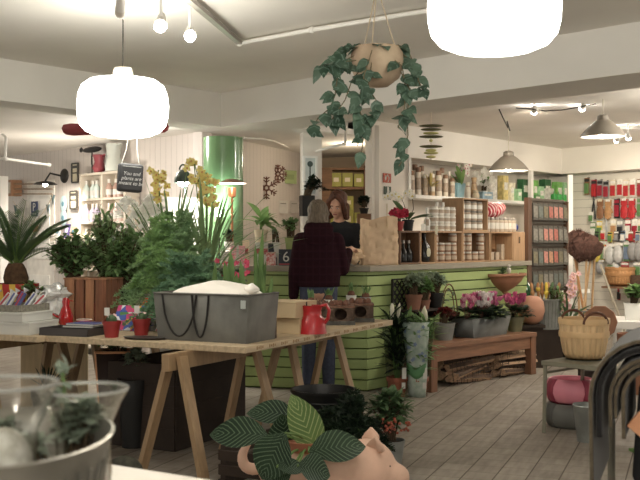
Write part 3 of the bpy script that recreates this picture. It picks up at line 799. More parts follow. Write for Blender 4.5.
# slatted crate
cr=wood('crate_wood',(150,92,62),2,.6,.6); crd=wood('crate_wood_light',(180,122,84),2,.6,.6)
q=PZ(94,321,TB)
t=E('slat_crate',q,'reddish brown slatted wooden crate standing on end beside the gift bundle','crate',None,RV+.12)
cw,cd,chh=.305,.24,.29
for k in range(4):
    x=-cw/2+.0385+k*.076
    M().box((x,-cd/2,chh/2),(.064,.012,chh)).build('slat',cr if k%2 else crd,t,bevel=.002)
    M().box((x,cd/2,chh/2),(.064,.012,chh)).build('slat',cr,t)
for s in(-1,1):
    for j in range(3): M().box((s*cw/2,-.083+j*.083,chh/2),(.012,.076,chh)).build('slat',cr,t)
M().box((0,0,chh+.006),(cw+.02,cd+.02,.012)).build('lid',crd,t,bevel=.002)
M().box((0,0,.07),(cw-.03,cd-.03,.12)).build('liner',mat('red_liner',(140,34,36),.7),t)
# zinc planter with loops and white cloth
p0=PZ(247,345,TB)+V(.005,.03,0)
t=E('zinc_planter',p0,'big rectangular zinc planter with a white cloth bundle inside, at the table corner','planter',None,RTU)
pl_u,pl_v,ph=.33,.62,.262     # local x along u, local y along v
def taper_box(m,x0,x1,y0,y1,z0,z1,k,mi=0):
    cx,cy=(x0+x1)/2,(y0+y1)/2
    vs=[V(cx+(x-cx)*(k if z==z0 else 1),cy+(y-cy)*(k if z==z0 else 1),z) for z in(z0,z1) for x,y in((x0,y0),(x1,y0),(x1,y1),(x0,y1))]
    return m.add(vs,[(3,2,1,0),(0,1,5,4),(1,2,6,5),(2,3,7,6),(3,0,4,7)],mi)
zp=mat('zinc_weathered',(98,96,89),.65,.15,.25,6,.1,30)
taper_box(M(),0,pl_u,0,pl_v,0,ph,.93).build('body',zp,t,solid=.006)
ri=M()
for a,b_ in(((0,0),(pl_u,0)),((pl_u,0),(pl_u,pl_v)),((pl_u,pl_v),(0,pl_v)),((0,pl_v),(0,0))): ri.tube([(a[0],a[1],ph),(b_[0],b_[1],ph)],.006,6)
ri.build('rim',zp,t)
M().box((-.004,.03,ph-.05),(.004,.03,.045)).build('tag_plate',mat('plate_zinc',(190,196,190),.35,.5),t)
cord=mat('black_cord',(22,18,16),.7)
for k,(y0,y1) in enumerate(((.56,.33),(.36,.25))):
    pts=[]
    for i in range(13):
        f=i/12; pts.append((-.006,y0+(y1-y0)*f,ph-.005-(ph-.03)*math.sin(PI*f)**.55))
    M().tube(pts,.0055,6).build('cord_loop',cord,t)
t2=E('cloth_bundle',tab(.0,.0,0),'white cloth bundle heaped in the zinc planter','cloth'); t2.location=p0+Tu*(pl_u*.5)+Tv*(pl_v*.44)+V(0,0,.12); t2.rotation_euler=(0,0,RTU)
clo=mat('white_cloth',(240,232,220),.85,0,.03,5,sheen=.2)
def clf(i,j):
    x=(i-.5)*.29; y=(j-.5)*.52; r=max(abs(i-.5),abs(j-.5))*2
    z=.12+.085*max(0,1-((i-.5)*2)**4)*max(0,1-((j-.55)*2.05)**2)**.6+.014*noise.noise(V(x*9,y*9,3))
    return x,y,z
M().grid(clf,18,30).build('cloth',clo,t2,sharp=3)
mm=M().ball((0,-.2,.165),(.05,.045,.03),14,9)
for i,v in enumerate(mm.v): v=V(*v); n=noise.noise(v*26); mm.v[i]=tuple(v+V(n*.008,n*.006,n*.014))
mm.build('knot',clo,t2,sharp=3)
M().box((0,0,.05),(.26,.52,.1)).build('filler',mat('filler',(200,190,176),.9),t2)
# kraft cartons
kraft=mat('kraft_card',(196,170,130),.75,0,.05,5)
q=PZ(290,334,TB)
for k in range(2):
    t=E('carton',q+Tu*.1+Tv*.04+V(0,0,.096*k),('kraft carton with a black strap at the bottom beside the red can','kraft carton with a black strap stacked on another')[k],'carton','strapped kraft cartons',RTU+.03*(1-2*k))
    M().box((0,.02,.046),(.2+.06*k,.24,.09)).build('body',kraft,t,bevel=.002)
    M().box((0,.02,.0925),(.206+.06*k,.246,.005)).build('lid',kraft,t)
    M().box((0,-.1015,.046),(.012,.003,.095)).box((-.1-.03*k-.0015,.06,.046),(.003,.012,.095)).build('strap',cord,t)
# red watering can / pitcher
q=PZ(307,334,TB)+Tu*.06
t=E('red_can',q,'red painted metal can with a big loop handle, before the brick style planters','can',None,-.2)
rc=mat('red_enamel',(186,28,34),.35,0,.08,4,coat=.2)
M().lathe([(.001,.002),(.092,0),(.08,.085),(.06,.105),(.058,.135),(.066,.168),(.061,.168),(.053,.135),(.001,.125)],28).build('body',rc,t)
M().tube([(.06,0,.165),(.09,0,.172),(.108,0,.14),(.1,0,.09),(.078,0,.06)],.011,8).build('handle',rc,t)
M().leaf((-.03,0,.15),(-1,0,.7),.06,.07,droop=.1,fold=.4).build('spout',rc,t,solid=.004)
# dark bark baskets with round hole
bkb=mat('bark_basket',(92,72,58),.9,0,.4,30,.6,60); hole=mat('dark_hole',(24,18,15),.95); rim_=mat('bark_rim',(120,84,66),.9,0,.3,40,.4,80)
for k,px in enumerate((335,355)):
    q=PZ(px,325 if k==0 else 322,TB)+Tu*.08+Tv*(.0)
    t=E('bark_planter',q,('brown bark box with a round hole, beside the red can','brown bark box with a round hole, nearest the table end')[k],'planter','brown bark boxes',RTU-.12-PI/2+.6)
    rr=.052; hh=.115; w_=.17
    ms_=M(); n=24
    # front panel with a real round hole
    vs=[];fs=[]
    for i in range(n):
        a=2*PI*i/n; c_,s_=math.cos(a),math.sin(a); kx=max(abs(c_)/(w_/2),abs(s_)/(hh/2))
        vs+= [(rr*c_*.8,-.075,hh/2+.012+rr*s_*.72),(c_/kx,-.075,hh/2+.005+s_/kx)]
    for i in range(n):
        j=(i+1)%n; fs.append((2*i,2*i+1,2*j+1,2*j))
    M().add(vs,fs).build('front',bkb,t,solid=.008)
    for c,d in(((0,.07,hh/2),(w_,.01,hh)),((-w_/2,0,hh/2),(.01,.14,hh)),((w_/2,0,hh/2),(.01,.14,hh)),((0,0,.006),(w_,.14,.012))): M().box(c,d).build('side',bkb,t)
    M().box((0,-.08,.012),(w_+.02,.03,.028)).build('sill',mat('grey_bark',(86,84,78),.9,0,.3,30),t)
    M().box((0,0,hh+.004),(w_+.015,.165,.012)).build('top_rim',rim_,t)
    bu=M()
    for i in range(7): bu.ball((U(-.06,.06),U(-.05,.05),hh+.02),(.022,.022,.026),8,6)
    bu.build('bulb_filling',mat('bulb_skin',(120,76,56),.7,0,.25,30),t)
# bulbs in small white pots and on the table
bulbm_=MC['bulb_skin']
spots=[(304,313,1),(322,311,0),(345,308,2),(354,312,1),(300,308,0)]
labs=('bulb pot with short green shoots beside the kraft carton','white bag pot with green bulb shoots before the customer','white bag pot with leafy bulb shoots before the bark boxes','grey pot with green bulb shoots nearest the counter','dark pot of sprouting bulbs furthest back beside the customer')
pz=[.075,.085,.1,.105,.08]
for k,(px,y,kind) in enumerate(spots):
    q=PZ(px,y,TB)+Tu*.12
    if k==3: q=q+Tu*.1
    t=E('bulb_pot',q,labs[k],'potted bulb','sprouting bulb pots')
    random.seed(k); hgt=pz[k]
    pot(t,.045,hgt,(whitep,whitep,whitep,mat('grey_bag',(176,176,172),.6),blackp)[k] if k else blackp,rim=False)
    M().ball((0,0,hgt+.01),(.032,.032,.03)).build('bulb',bulbm_,t)
    mf=M()
    for i in range(9): mf.leaf((U(-.02,.02),U(-.02,.02),hgt+.02),rdir(1.0,1.5),U(.06,.1),.016,droop=.2,fold=.3,n=4,shape=.5)
    mf.build('shoot',G['mid'],t)
random.seed(21)
tray=E('bulb_tray',PZ(303,316,TB)+Tu*.03,'low dark tray heaped with brown bulbs behind the cartons','tray',None,RTU)
M().box((0,0,.008),(.2,.42,.016)).box((-.1,0,.03),(.01,.42,.06)).box((.1,0,.03),(.01,.42,.06)).box((0,.21,.03),(.2,.01,.06)).box((0,-.21,.03),(.2,.01,.06)).build('tray_box',bkb,tray)
n=0; bm=M().lathe([(.001,0),(.02,.004),(.03,.022),(.024,.04),(.008,.056),(.003,.066)],10)
first=None
for a in range(3):
    for c in range(7):
        loc=tray.location+Tu*(-.065+a*.065)+Tv*(-.18+c*.06)+V(0,0,.05+U(0,.012))
        lab='brown bulb in the low dark tray, row %s from the table edge, place %s'%(ORD[a],ORD[c])
        if first is None: first=solo('flower_bulb',bm,[bulbm_],lab,'bulb',loc,0,'loose bulbs in the tray')
        else: dup(first,loc,U(0,6),lab)
# ================================================================ plants on the trestle table
def PT(px,d,z=TB): return V((px-320)*d/FP,d,z)
# sago palm in patterned pot
tt=E('plant_riser',PT(16,7.0),'pale wooden block under the sago palm pot','block'); M().box((0,0,.025),(.26,.26,.05)).build('block',pine,tt); M().box((0,0,.0525),(.28,.28,.005)).build('top',pine,tt)
t=E('sago_palm',PT(16,7.0,TB+.056),'sago palm with stiff arching fronds in a red and yellow pot','potted palm')
pp=boards('pot_pattern',(196,44,40),.09,'X',.45,.5,.0)
for n_ in pp.node_tree.nodes:
    if n_.type=='MIX': n_.inputs[7].default_value=(*lin((226,182,60)),1)
pot(t,.15,.2,pp)
M().lathe([(.075,.18),(.085,.24),(.07,.3),(.05,.34),(.001,.35)],16,wob=.08).build('trunk',mat('palm_trunk',(84,58,36),.95,0,.4,30,.8,40),t)
random.seed(11); ms=M(); mf=M()
for i in range(20):
    a=2*PI*i/20+U(-.1,.1); e=U(.55,1.35); Lf=U(.38,.5); d=V(math.cos(a)*math.cos(e),math.sin(a)*math.cos(e),math.sin(e))
    p=V(d.x*.03,d.y*.03,.33); pts=[p.copy()]; dd=d.copy()
    for k in range(14): dd=(dd+V(0,0,-.055)).normalized(); p=p+dd*Lf/14; pts.append(p.copy())
    ms.tube(pts,[.006-.0003*k for k in range(15)],5)
    for k in range(2,15):
        for j in(0,.5):
            q=pts[k-1].lerp(pts[k],j); tdir=(pts[k]-pts[k-1]).normalized(); sd=tdir.cross(V(0,0,1)).normalized()
            ll=.12*math.sin(PI*(.12+.85*(k+j)/15.5))+.015
            for s in(-1,1): mf.leaf(q,(sd*s+tdir*.9+V(0,0,.35)),ll,.011,droop=.2,fold=.2,n=3,shape=.5)
ms.build('frond_stem',stemg,t); mf.build('frond',G['dark'],t)
# small leafy pot beside the palm, bromeliad
t=E('small_herb',PT(31,6.8),'low green bedding plant beside the sago palm','potted plant'); pot(t,.07,.12,terra)
bushy(t,(0,0,.2),(.11,.1,.06),16,8,.04,.03,G['mid'],.12,4)
# dark bushy aralia behind the crate
t=E('aralia',PT(73,7.35),'dark bushy aralia behind the slatted crate','potted plant'); pot(t,.11,.2,blackp)
bushy(t,(0,0,.42),(.24,.2,.22),80,13,.055,.036,G['mid'],.2,5,droop=.7)
# variegated shrub
t=E('variegated_shrub',PT(108,7.4),'tall pale variegated leafy shrub between the aralia and the ferns','potted plant'); pot(t,.12,.2,blackp)
bushy(t,(0,0,.46),(.24,.2,.36),95,13,.085,.028,G['var'],.2,6,droop=.8)
t=E('ivy_plant',PT(124,7.05),'mid green spreading foliage plant beside the black pot','potted plant'); pot(t,.1,.22,blackp)
bushy(t,(0,0,.36),(.22,.18,.28),80,12,.07,.03,G['mid'],.2,16,droop=.9)
# bright grassy fern
t=E('tree_fern',PT(163,6.55),'bright green feathery plant with pale bare stalks, behind the zinc planter','potted plant'); pot(t,.09,.12,redpot)
random.seed(9); st=M()
for i in range(26):
    a=U(0,6.28); st.tube([(math.cos(a)*U(.01,.07),math.sin(a)*.05,.1),(math.cos(a)*.08,math.sin(a)*.06,.22),(math.cos(a)*.11,math.sin(a)*.09,.36)],.0035,4)
st.build('stalk',mat('pale_stalk',(148,176,92),.5),t)
plumes(t,110,.34,.24,.36,G['bright'],12,.024,34,wid=.005)
# dark asparagus fern
t=E('asparagus_fern',PT(190,6.15),'dark feathery asparagus fern drooping behind the zinc planter','potted plant'); pot(t,.1,.13,redpot)
plumes(t,120,.14,.4,.34,G['blue'],13,.024,40,wid=.004)
M().box((-.06,-.11,.12),(.03,.002,.09),rot=Matrix.Rotation(.2,3,'Y')).build('label',wb,t)
t=E('asparagus_fern',PT(172,6.6),'lighter feathery asparagus fern behind the dark one','potted plant'); pot(t,.1,.2,terra)
plumes(t,110,.22,.4,.48,G['fern'],14,.024,36,wid=.004)
# cymbidium orchids
ye=flmat('orchid_yellow',(240,224,132),(226,202,100)); yec=flmat('orchid_lip',(222,160,92))
def cymb(loc,lab,seed,spikes,nl=26,L_=.55):
    t=E('cymbidium',loc,lab,'orchid','yellow cymbidium orchids'); pot(t,.11,.2,terra)
    straps(t,nl+16,.2,L_,.019,G['strap'],seed,(.8,1.5),1.0,seg=10)
    ms=M(); pts=[]
    random.seed(seed+50)
    for (x0,z0,x1,z1) in spikes:
        b_=V(0,0,.2); a=V(x0,0,z0); c=V(x1,0,z1)
        cur=[b_,b_.lerp(a,.5)+V(0,0,.02)]+[a.lerp(c,i/6)+V(0,.0,.02*math.sin(PI*i/6)) for i in range(7)]
        ms.tube(cur,.004,6)
        for i in range(16):
            f=i/15; p=a.lerp(c,f); pts.append(p+V(U(-.06,.06),U(-.06,.03),U(-.02,.02)))
    ms.build('flower_stem',stemg,t)
    flowers(t,pts,.037,ye,'flower',5,.35,yec,seed)
    return t
zz=lambda y,d: CH+(240-y)*d/FP-TB
cymb(PT(172,7.3),'yellow cymbidium orchid with one short spike, before the black dome lamp',31,[(-.09,zz(200,7.3),-.1,zz(170,7.3)),],44,.82)
cymb(PT(206,7.35),'yellow cymbidium orchid with two hanging spikes, before the green column',33,[(-.09,zz(160,7.3),-.035,zz(196,7.3)),(.0,zz(172,7.3),.06,zz(206,7.3))],44,.8)
# white hydrangea-like blooms
t=E('white_hydrangea',PT(141,7.5),'tall white flowering plant beside the hanging blackboard sign','potted flower'); pot(t,.11,.2,whitep)
bushy(t,(0,0,.42),(.16,.15,.22),24,8,.08,.045,G['mid'],.2,44)
random.seed(45); pts=[]; wf=leafmat('white_petal',(252,250,244),(244,242,236),trans=.5)
for c in((-.11,zz(208,7.5)),(.06,zz(214,7.5)),(-.02,zz(222,7.5)),(.1,zz(205,7.5))):
    for i in range(30): d=rdir(-.6,1.5); pts.append(V(c[0]+d.x*.075,d.y*.07,c[1]+d.z*.065))
flowers(t,pts,.03,wf,'flower_head',4,.2,seed=3,each=False)
M().tube([(0,0,.2),(-.06,0,.5),(-.11,0,zz(208,7.5)-.05)],.005).tube([(0,0,.2),(.04,0,.5),(.08,0,zz(210,7.5)-.05)],.005).build('flower_stem',stemg,t)
# silver leaved plants and cyclamen behind the planter
t=E('dusty_miller',PT(206,6.9),'silver grey leaved plant behind the asparagus fern','potted plant'); pot(t,.09,.16,whitep)
bushy(t,(0,0,.32),(.17,.14,.1),34,8,.06,.03,G['grey'],.18,51)
t=E('dusty_miller',PT(232,7.0),'silver grey plant with pink flowers beside the amaryllis shoots','potted plant'); pot(t,.08,.16,whitep)
bushy(t,(0,0,.26),(.1,.1,.09),26,8,.055,.03,G['grey'],.16,52)
random.seed(5); flowers(t,[V(U(-.1,.12),U(-.12,-.06),U(.3,.42)) for i in range(12)],.026,flmat('hot_pink',(222,70,104)),'flower',5,.3)
# amaryllis shoots in a long bulb box
t=E('amaryllis_box',tab(.43,.29),'row of tall green amaryllis shoots in a low dark box behind the zinc planter','potted bulb',None,RTU)
M().box((0,.0,.05),(.12,.42,.1)).build('box',bkb,t,bevel=.003)
M().box((0,0,.101),(.1,.4,.006)).build('soil',soil,t)
hs=[(.18,.3,.03),(.13,.24,.026),(.05,.38,.042),(-.02,.32,.034),(-.12,.5,.026),(-.15,.46,.024),(-.18,.28,.026)]
for k,(y,h,w_) in enumerate(hs):
    M().ball((0,y,.115),(.032,.032,.036),10,7).build('bulb',bulbm_,t)
    m=M()
    for j in range(3): m.leaf((U(-.008,.008),y+U(-.008,.008),.13),V(U(-.12,.12),U(-.14,.14),1),h*(1-.18*j),w_,up=(1,.3,0),droop=.04,fold=.3,n=6,shape=.3,wide=.5)
    m.tube([(0,y,.12),(0,y,.12+h*.55)],w_*.22,6); m.build('shoot',G['bulb'],t)
random.seed(12)
t=E('low_leafy_pot',tab(.62,.62),'low dark leafy plant behind the white cloth bundle','potted plant'); pot(t,.1,.14,terra)
bushy(t,(0,0,.2),(.2,.18,.09),34,7,.06,.04,G['dark'],.14,61)
t=E('low_leafy_pot',tab(1.0,.5),'low brown green plant behind the kraft cartons','potted plant'); pot(t,.08,.1,terra)
bushy(t,(0,0,.15),(.14,.14,.07),24,7,.05,.035,G['dark'],.1,62)
# seedling tray and brown pot seen over the planter rim
t=E('moss_dish',PT(186,5.75),'shallow terracotta dish of moss on the table behind the planter rim','dish')
M().lathe([(.001,0),(.06,0),(.085,.2),(.09,.215),(.08,.21),(.001,.2)],24).build('dish',terra,t); M().ball((0,0,.205),(.075,.075,.03),14,8).build('moss',G['bright'],t)
# ================================================================ hanging plant
hp=P(377,64,5.0)
t=E('hanging_plant',hp,'trailing silvery vine in a round wooden bowl hung on ropes','hanging plant')
bw_=mat('coco_bowl',(196,172,142),.75,0,.12,5,c2=(142,112,88))
M().lathe([(.001,-.118),(.05,-.112),(.1,-.07),(.122,0),(.115,.055),(.1,.085),(.093,.085),(.105,.05),(.11,0),(.001,-.05)],32,sx=1.12).build('bowl',bw_,t)
M().lathe([(.001,.06),(.1,.058)],20,caps=False).build('soil',soil,t)
rope=mat('jute_rope',(196,176,146),.9)
tp_h=CEIL-hp.z-.0
for a in(.2,2.3,4.4):
    M().tube([(.1*math.cos(a),.1*math.sin(a),.07),(.03*math.cos(a)-.0,.03*math.sin(a),tp_h*.75),(.0,0,tp_h)],.0035,6).build('rope',rope,t)
M().tube([(0,0,tp_h-.03),(0,0,tp_h)],.012,8).build('hook',white,t)
def vine(pix,seed,dj=0,sz=.084):
    random.seed(seed)
    pts=[P(x,y,5.0+dj+U(-.03,.03))-hp for x,y in pix]
    s=[]; 
    for i in range(len(pts)-1):
        for k in range(4): s.append(pts[i].lerp(pts[i+1],k/4))
    s.append(pts[-1]); VS.tube(s,.003,5)
    for i,p in enumerate(s):
        if U(0,1)<.3 or i<2: continue
        d=V(U(-1,1),U(-1,.35),U(-.9,.15)); VL.leaf(p,d,sz*U(.75,1.2),sz*.72*U(.85,1.1),up=(0,-.8,.6),droop=.7,fold=.12,n=6,wide=.33)
VS=M(); VL=M()
vine([(362,52),(345,60),(338,72),(335,95),(330,108),(318,118),(311,131)],1,-.05)
vine([(358,60),(342,62),(330,64),(322,66)],2,-.1)
vine([(368,60),(352,80),(345,100),(334,116),(331,122)],3,-.1)
vine([(368,60),(362,85),(358,104),(362,118),(364,130),(362,150),(361,158)],4,-.13)
vine([(372,60),(368,88),(376,100),(372,115),(360,128)],5,-.12)
vine([(388,52),(400,52),(412,62),(418,80),(424,92)],6,-.02)
vine([(388,55),(402,66),(406,90),(404,110),(398,128)],7,-.08)
vine([(390,55),(400,70),(410,90),(407,115),(408,135),(405,148),(404,158),(399,166)],8,-.06)
vine([(386,50),(398,45),(408,50),(416,70),(420,84)],9,.05)
vine([(372,50),(360,44),(348,50),(340,58)],10,.03)
vine([(372,50),(366,70),(364,82)],11,-.14)
random.seed(77)
for i in range(20):
    a=U(0,6.28); VL.leaf((.09*math.cos(a),.09*math.sin(a),.07),V(math.cos(a),math.sin(a),U(0,.7)),.075,.054,droop=1.3,fold=.12,n=6,wide=.33)
VS.build('vine',mat('vine_brown',(110,96,66),.8),t); VL.build('foliage',G['scind'],t)
# chalkboard sign
sp_=P(130,178,5.3)
t=E('blackboard_sign',sp_,'small black hanging sign with chalk writing, below the pendant','sign'); t.rotation_euler=(0,R(4),R(24))
bd_=M().box((0,0,0),(.13,.06,.15)).build('board',mat('slate',(58,58,60),.6,0,.1,8),t,bevel=.014)
chalk=mat('chalk',(210,210,206),.9)
text('You and\nplants are\nmeant to be',.027,chalk,bd_,(0,-.0312,-.005),shear=.25)
M().box((0,-.0305,.058),(.1,.001,.003)).build('border',chalk,bd_)
for x in(-.05,.045):
    M().tube([(x,0,.073),(x*.6,-.0,.15),(x*.5,-.0,l1.z-.155-sp_.z)],.002).build('string',mat('string',(230,226,214),.9),t)
# ================================================================ floor plants in front
# terracotta pig planter
dp=4.75
pgx=P(322,480,dp)
t=E('pig_planter',V(pgx.x,dp,0),'terracotta pig planter with a curly tail holding the calathea','planter',None,-.12)
pk=mat('terracotta_pale',(220,176,150),.75,0,.1,7)
PL=-.075
m=M()
m.ball((0,0,.26+PL),(.31,.17,.165),28,16); m.ball((.21,-.02,.27+PL),(.15,.145,.15),24,14)
m.caps((.29,-.03,.265+PL),(.355,-.05,.25+PL),.078,.064,16)
for x,y in((-.18,-.1),(-.18,.1),(.15,-.1),(.15,.1)): m.caps((x,y,.15),(x,y,.05),.062,.05,12)
o=m.build('body',pk,t); bake(o,.012,6)
for s_,x in((-1,.27),(1,.235)):
    e=M(); e.leaf((x,s_*.085,.37+PL),(-.1,s_*.25,1),.085,.1,up=(-.6,-.9,.1),droop=.35,fold=.3,n=6,wide=.35); e.build('ear',pk,t,solid=.014)
for s_ in(-1,1): M().ball((.325,-.04+s_*.055,.31+PL),(.007,.006,.006),10,6).build('eye',mat('eye_dark',(50,34,28),.5),t)
tl=[(-.28,-.03,.2),(-.325,-.05,.19),(-.36,-.06,.205),(-.375,-.065,.24),(-.37,-.065,.28),(-.345,-.06,.315),(-.325,-.06,.335)]
M().tube(tl,[.03,.032,.031,.028,.023,.016,.006],10).build('tail',pk,t,sub=1)
# calathea: leaves as separate parts
cal=leafmat('calathea_leaf',(46,72,48),(30,52,36),.4,stripe=(104,132,98),freq=11)
calb=leafmat('calathea_young',(112,142,78),(90,122,60),.38,stripe=(168,186,118),freq=11)
t=E('calathea',V(pgx.x-.06,dp-.02,.31),'big striped calathea growing out of the terracotta pig','potted plant')
o0=t.location.copy()
M().lathe([(.11,-.02),(.13,.03),(.12,.03),(.11,.02),(.001,.02)],20).build('pot_rim',terra,t)
def cleaf(b,tip,W,dd,m=cal,up=(0,-.55,.85),droop=.45,de=0):
    p0=P(b[0],b[1],dp+dd)-o0; p1=P(tip[0],tip[1],dp+dd+de)-o0
    d=p1-p0
    M().leaf(p0,d.normalized()+V(0,0,droop*.4),d.length*1.03,W,up=up,droop=droop,fold=.18,n=14,wide=.5,shape=.8,wave=.004).build('leaf',m,t)
    M().tube([V(U(-.03,.03),U(-.03,.03),0),(p0*.5)+V(0,0,.02),p0],.006,6).build('stalk',stemg,t)
cleaf((268,436),(211,432),.155,-.2,up=(0,-.85,.55),droop=.35)
cleaf((297,417),(248,410),.125,.06,up=(0,-.85,.5))
cleaf((320,458),(292,396),.16,-.08,calb,up=(.15,-1,.2),droop=.05)
cleaf((309,452),(364,444),.16,-.2,up=(0,-.85,.55),droop=.35)
cleaf((285,433),(262,478),.185,-.27,up=(0,-.95,.35),droop=.3)
cleaf((277,467),(305,468),.08,-.3,up=(0,-.8,.6))
cleaf((298,466),(330,474),.14,-.3,up=(0,-.85,.5))
cleaf((288,458),(282,415),.17,.0,up=(.2,-.95,.2),droop=.1)
cleaf((302,464),(306,424),.14,.03,up=(-.3,-.95,.2),droop=.1)
cleaf((292,470),(264,486),.13,-.25,up=(0,-.9,.4))
# black tub with fir branches
q=V(.02,5.92,0)
t=E('black_tub',q,'big black plastic tub standing between the trestles','tub')
M().lathe([(.001,.004),(.155,0),(.185,.37),(.197,.385),(.197,.4),(.186,.4),(.178,.37),(.15,.012),(.001,.012)],40).build('body',blackp,t)
rg_=M()
for z in(.3,.335): rg_.lathe([(.184,z-.006),(.19,z),(.185,z+.006)],40,caps=False)
rg_.build('rib',blackp,t)
M().lathe([(.001,.27),(.172,.26)],24,caps=False).build('soil',soil,t)
t=E('fir_plant',P(347,425,5.55)*1.0,'dark drooping fir sprays in a pot behind the pig','potted conifer'); t.location.z=0
pot(t,.12,.2,blackp)
plumes(t,56,.2,.28,.2,G['deep'],71,.03,34,wid=.005)
# skimmia in zinc pot
q=PZ(391,466,0); q.y+=.05
t=E('berry_plant',q,'small dark leaved plant with orange red berries in a zinc pot','potted plant')
pot(t,.085,.14,zinc,rim=False)
bushy(t,(0,0,.29),(.15,.12,.12),60,10,.075,.026,G['dark'],.14,72,droop=.6)
random.seed(8); m=M()
for i in range(36):
    M().ball((U(-.07,.1),U(-.15,-.09),U(.2,.28)),.0085,6,4).build('berry',mat('berry_red',(156,70,46),.35),t)
# things in shade under the table
t=E('lit_planter',PZ(115,424,0)+V(0,.0,0),'tall dark square planter with rims coloured as if lit, in shade under the table','planter')
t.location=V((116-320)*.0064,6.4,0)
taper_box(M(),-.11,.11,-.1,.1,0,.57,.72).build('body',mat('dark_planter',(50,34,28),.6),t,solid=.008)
ed=M()
for a,b_ in(((-.11,-.1),(.11,-.1)),((.11,-.1),(.11,.1)),((.11,.1),(-.11,.1)),((-.11,.1),(-.11,-.1))): ed.tube([(a[0],a[1],.57),(b_[0],b_[1],.57)],.009)
for sx in(-1,1): ed.tube([(sx*.079,-.072,.01),(sx*.11,-.1,.57)],.007)
ed.build('edge_rim',mat('rim_lit',(226,160,112),.4),t)  # orange edge colour stands in for light caught on the rims
bushy(t,(.0,0,.6),(.11,.1,.05),18,6,.05,.03,G['mid'],.5,81)
t=E('silver_leaf_pot',V((134-320)*.0062,6.2,0),'pale leaved plant in a dark pot beside the square planter under the table','potted plant')
pot(t,.1,.42,blackp); bushy(t,(0,0,.5),(.1,.1,.1),24,8,.05,.035,G['grey'],.42,82)
t=E('storage_box',V((55-320)*.0078,7.8,0),'pale wooden board box standing far under the table','box',None,.2)
M().box((0,0,.28),(.5,.2,.56)).build('body',wood('pale_ply',(222,196,150),2,.6,.85),t,bevel=.003)
M().box((0,-.102,.5),(.18,.004,.04)).build('hand_hole',mat('hand_hole',(96,70,46),.8),t)
t=E('spiky_plant',V((47-320)*.0066,6.6,0),'dark spiky plant in a pot under the white boxes','potted plant')
pot(t,.1,.3,blackp); straps(t,26,.3,.18,.014,G['deep'],83,(.5,1.5),.3)
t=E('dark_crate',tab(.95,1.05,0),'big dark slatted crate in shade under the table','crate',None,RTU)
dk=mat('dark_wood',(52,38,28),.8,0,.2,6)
for k in range(4): M().box((0,-.25,.07+k*.13),(.8,.02,.129)).build('slat',dk,t); M().box((0,.25,.07+k*.13),(.8,.02,.129)).build('slat',dk,t)  # slats closed up to keep the space under the table dark
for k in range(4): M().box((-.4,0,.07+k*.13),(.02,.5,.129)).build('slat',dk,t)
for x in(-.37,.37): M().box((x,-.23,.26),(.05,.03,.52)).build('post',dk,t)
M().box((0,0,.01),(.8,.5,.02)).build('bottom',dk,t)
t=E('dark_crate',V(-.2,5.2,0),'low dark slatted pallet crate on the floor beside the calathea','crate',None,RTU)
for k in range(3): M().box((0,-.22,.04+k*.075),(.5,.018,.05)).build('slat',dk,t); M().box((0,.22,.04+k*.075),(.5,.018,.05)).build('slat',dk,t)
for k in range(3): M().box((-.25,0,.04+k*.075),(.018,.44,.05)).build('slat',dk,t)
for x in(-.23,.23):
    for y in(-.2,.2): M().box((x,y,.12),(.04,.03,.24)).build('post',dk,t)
t=E('wire_ball',V((116-320)*.0048,5.0,.0),'dark patterned ball lying on the floor behind the glass jars','ornament')
M().ball((0,0,.1),(.1,.1,.1),18,12).build('ball',mat('moss_ball',(58,56,44),.9,0,.6,30),t)
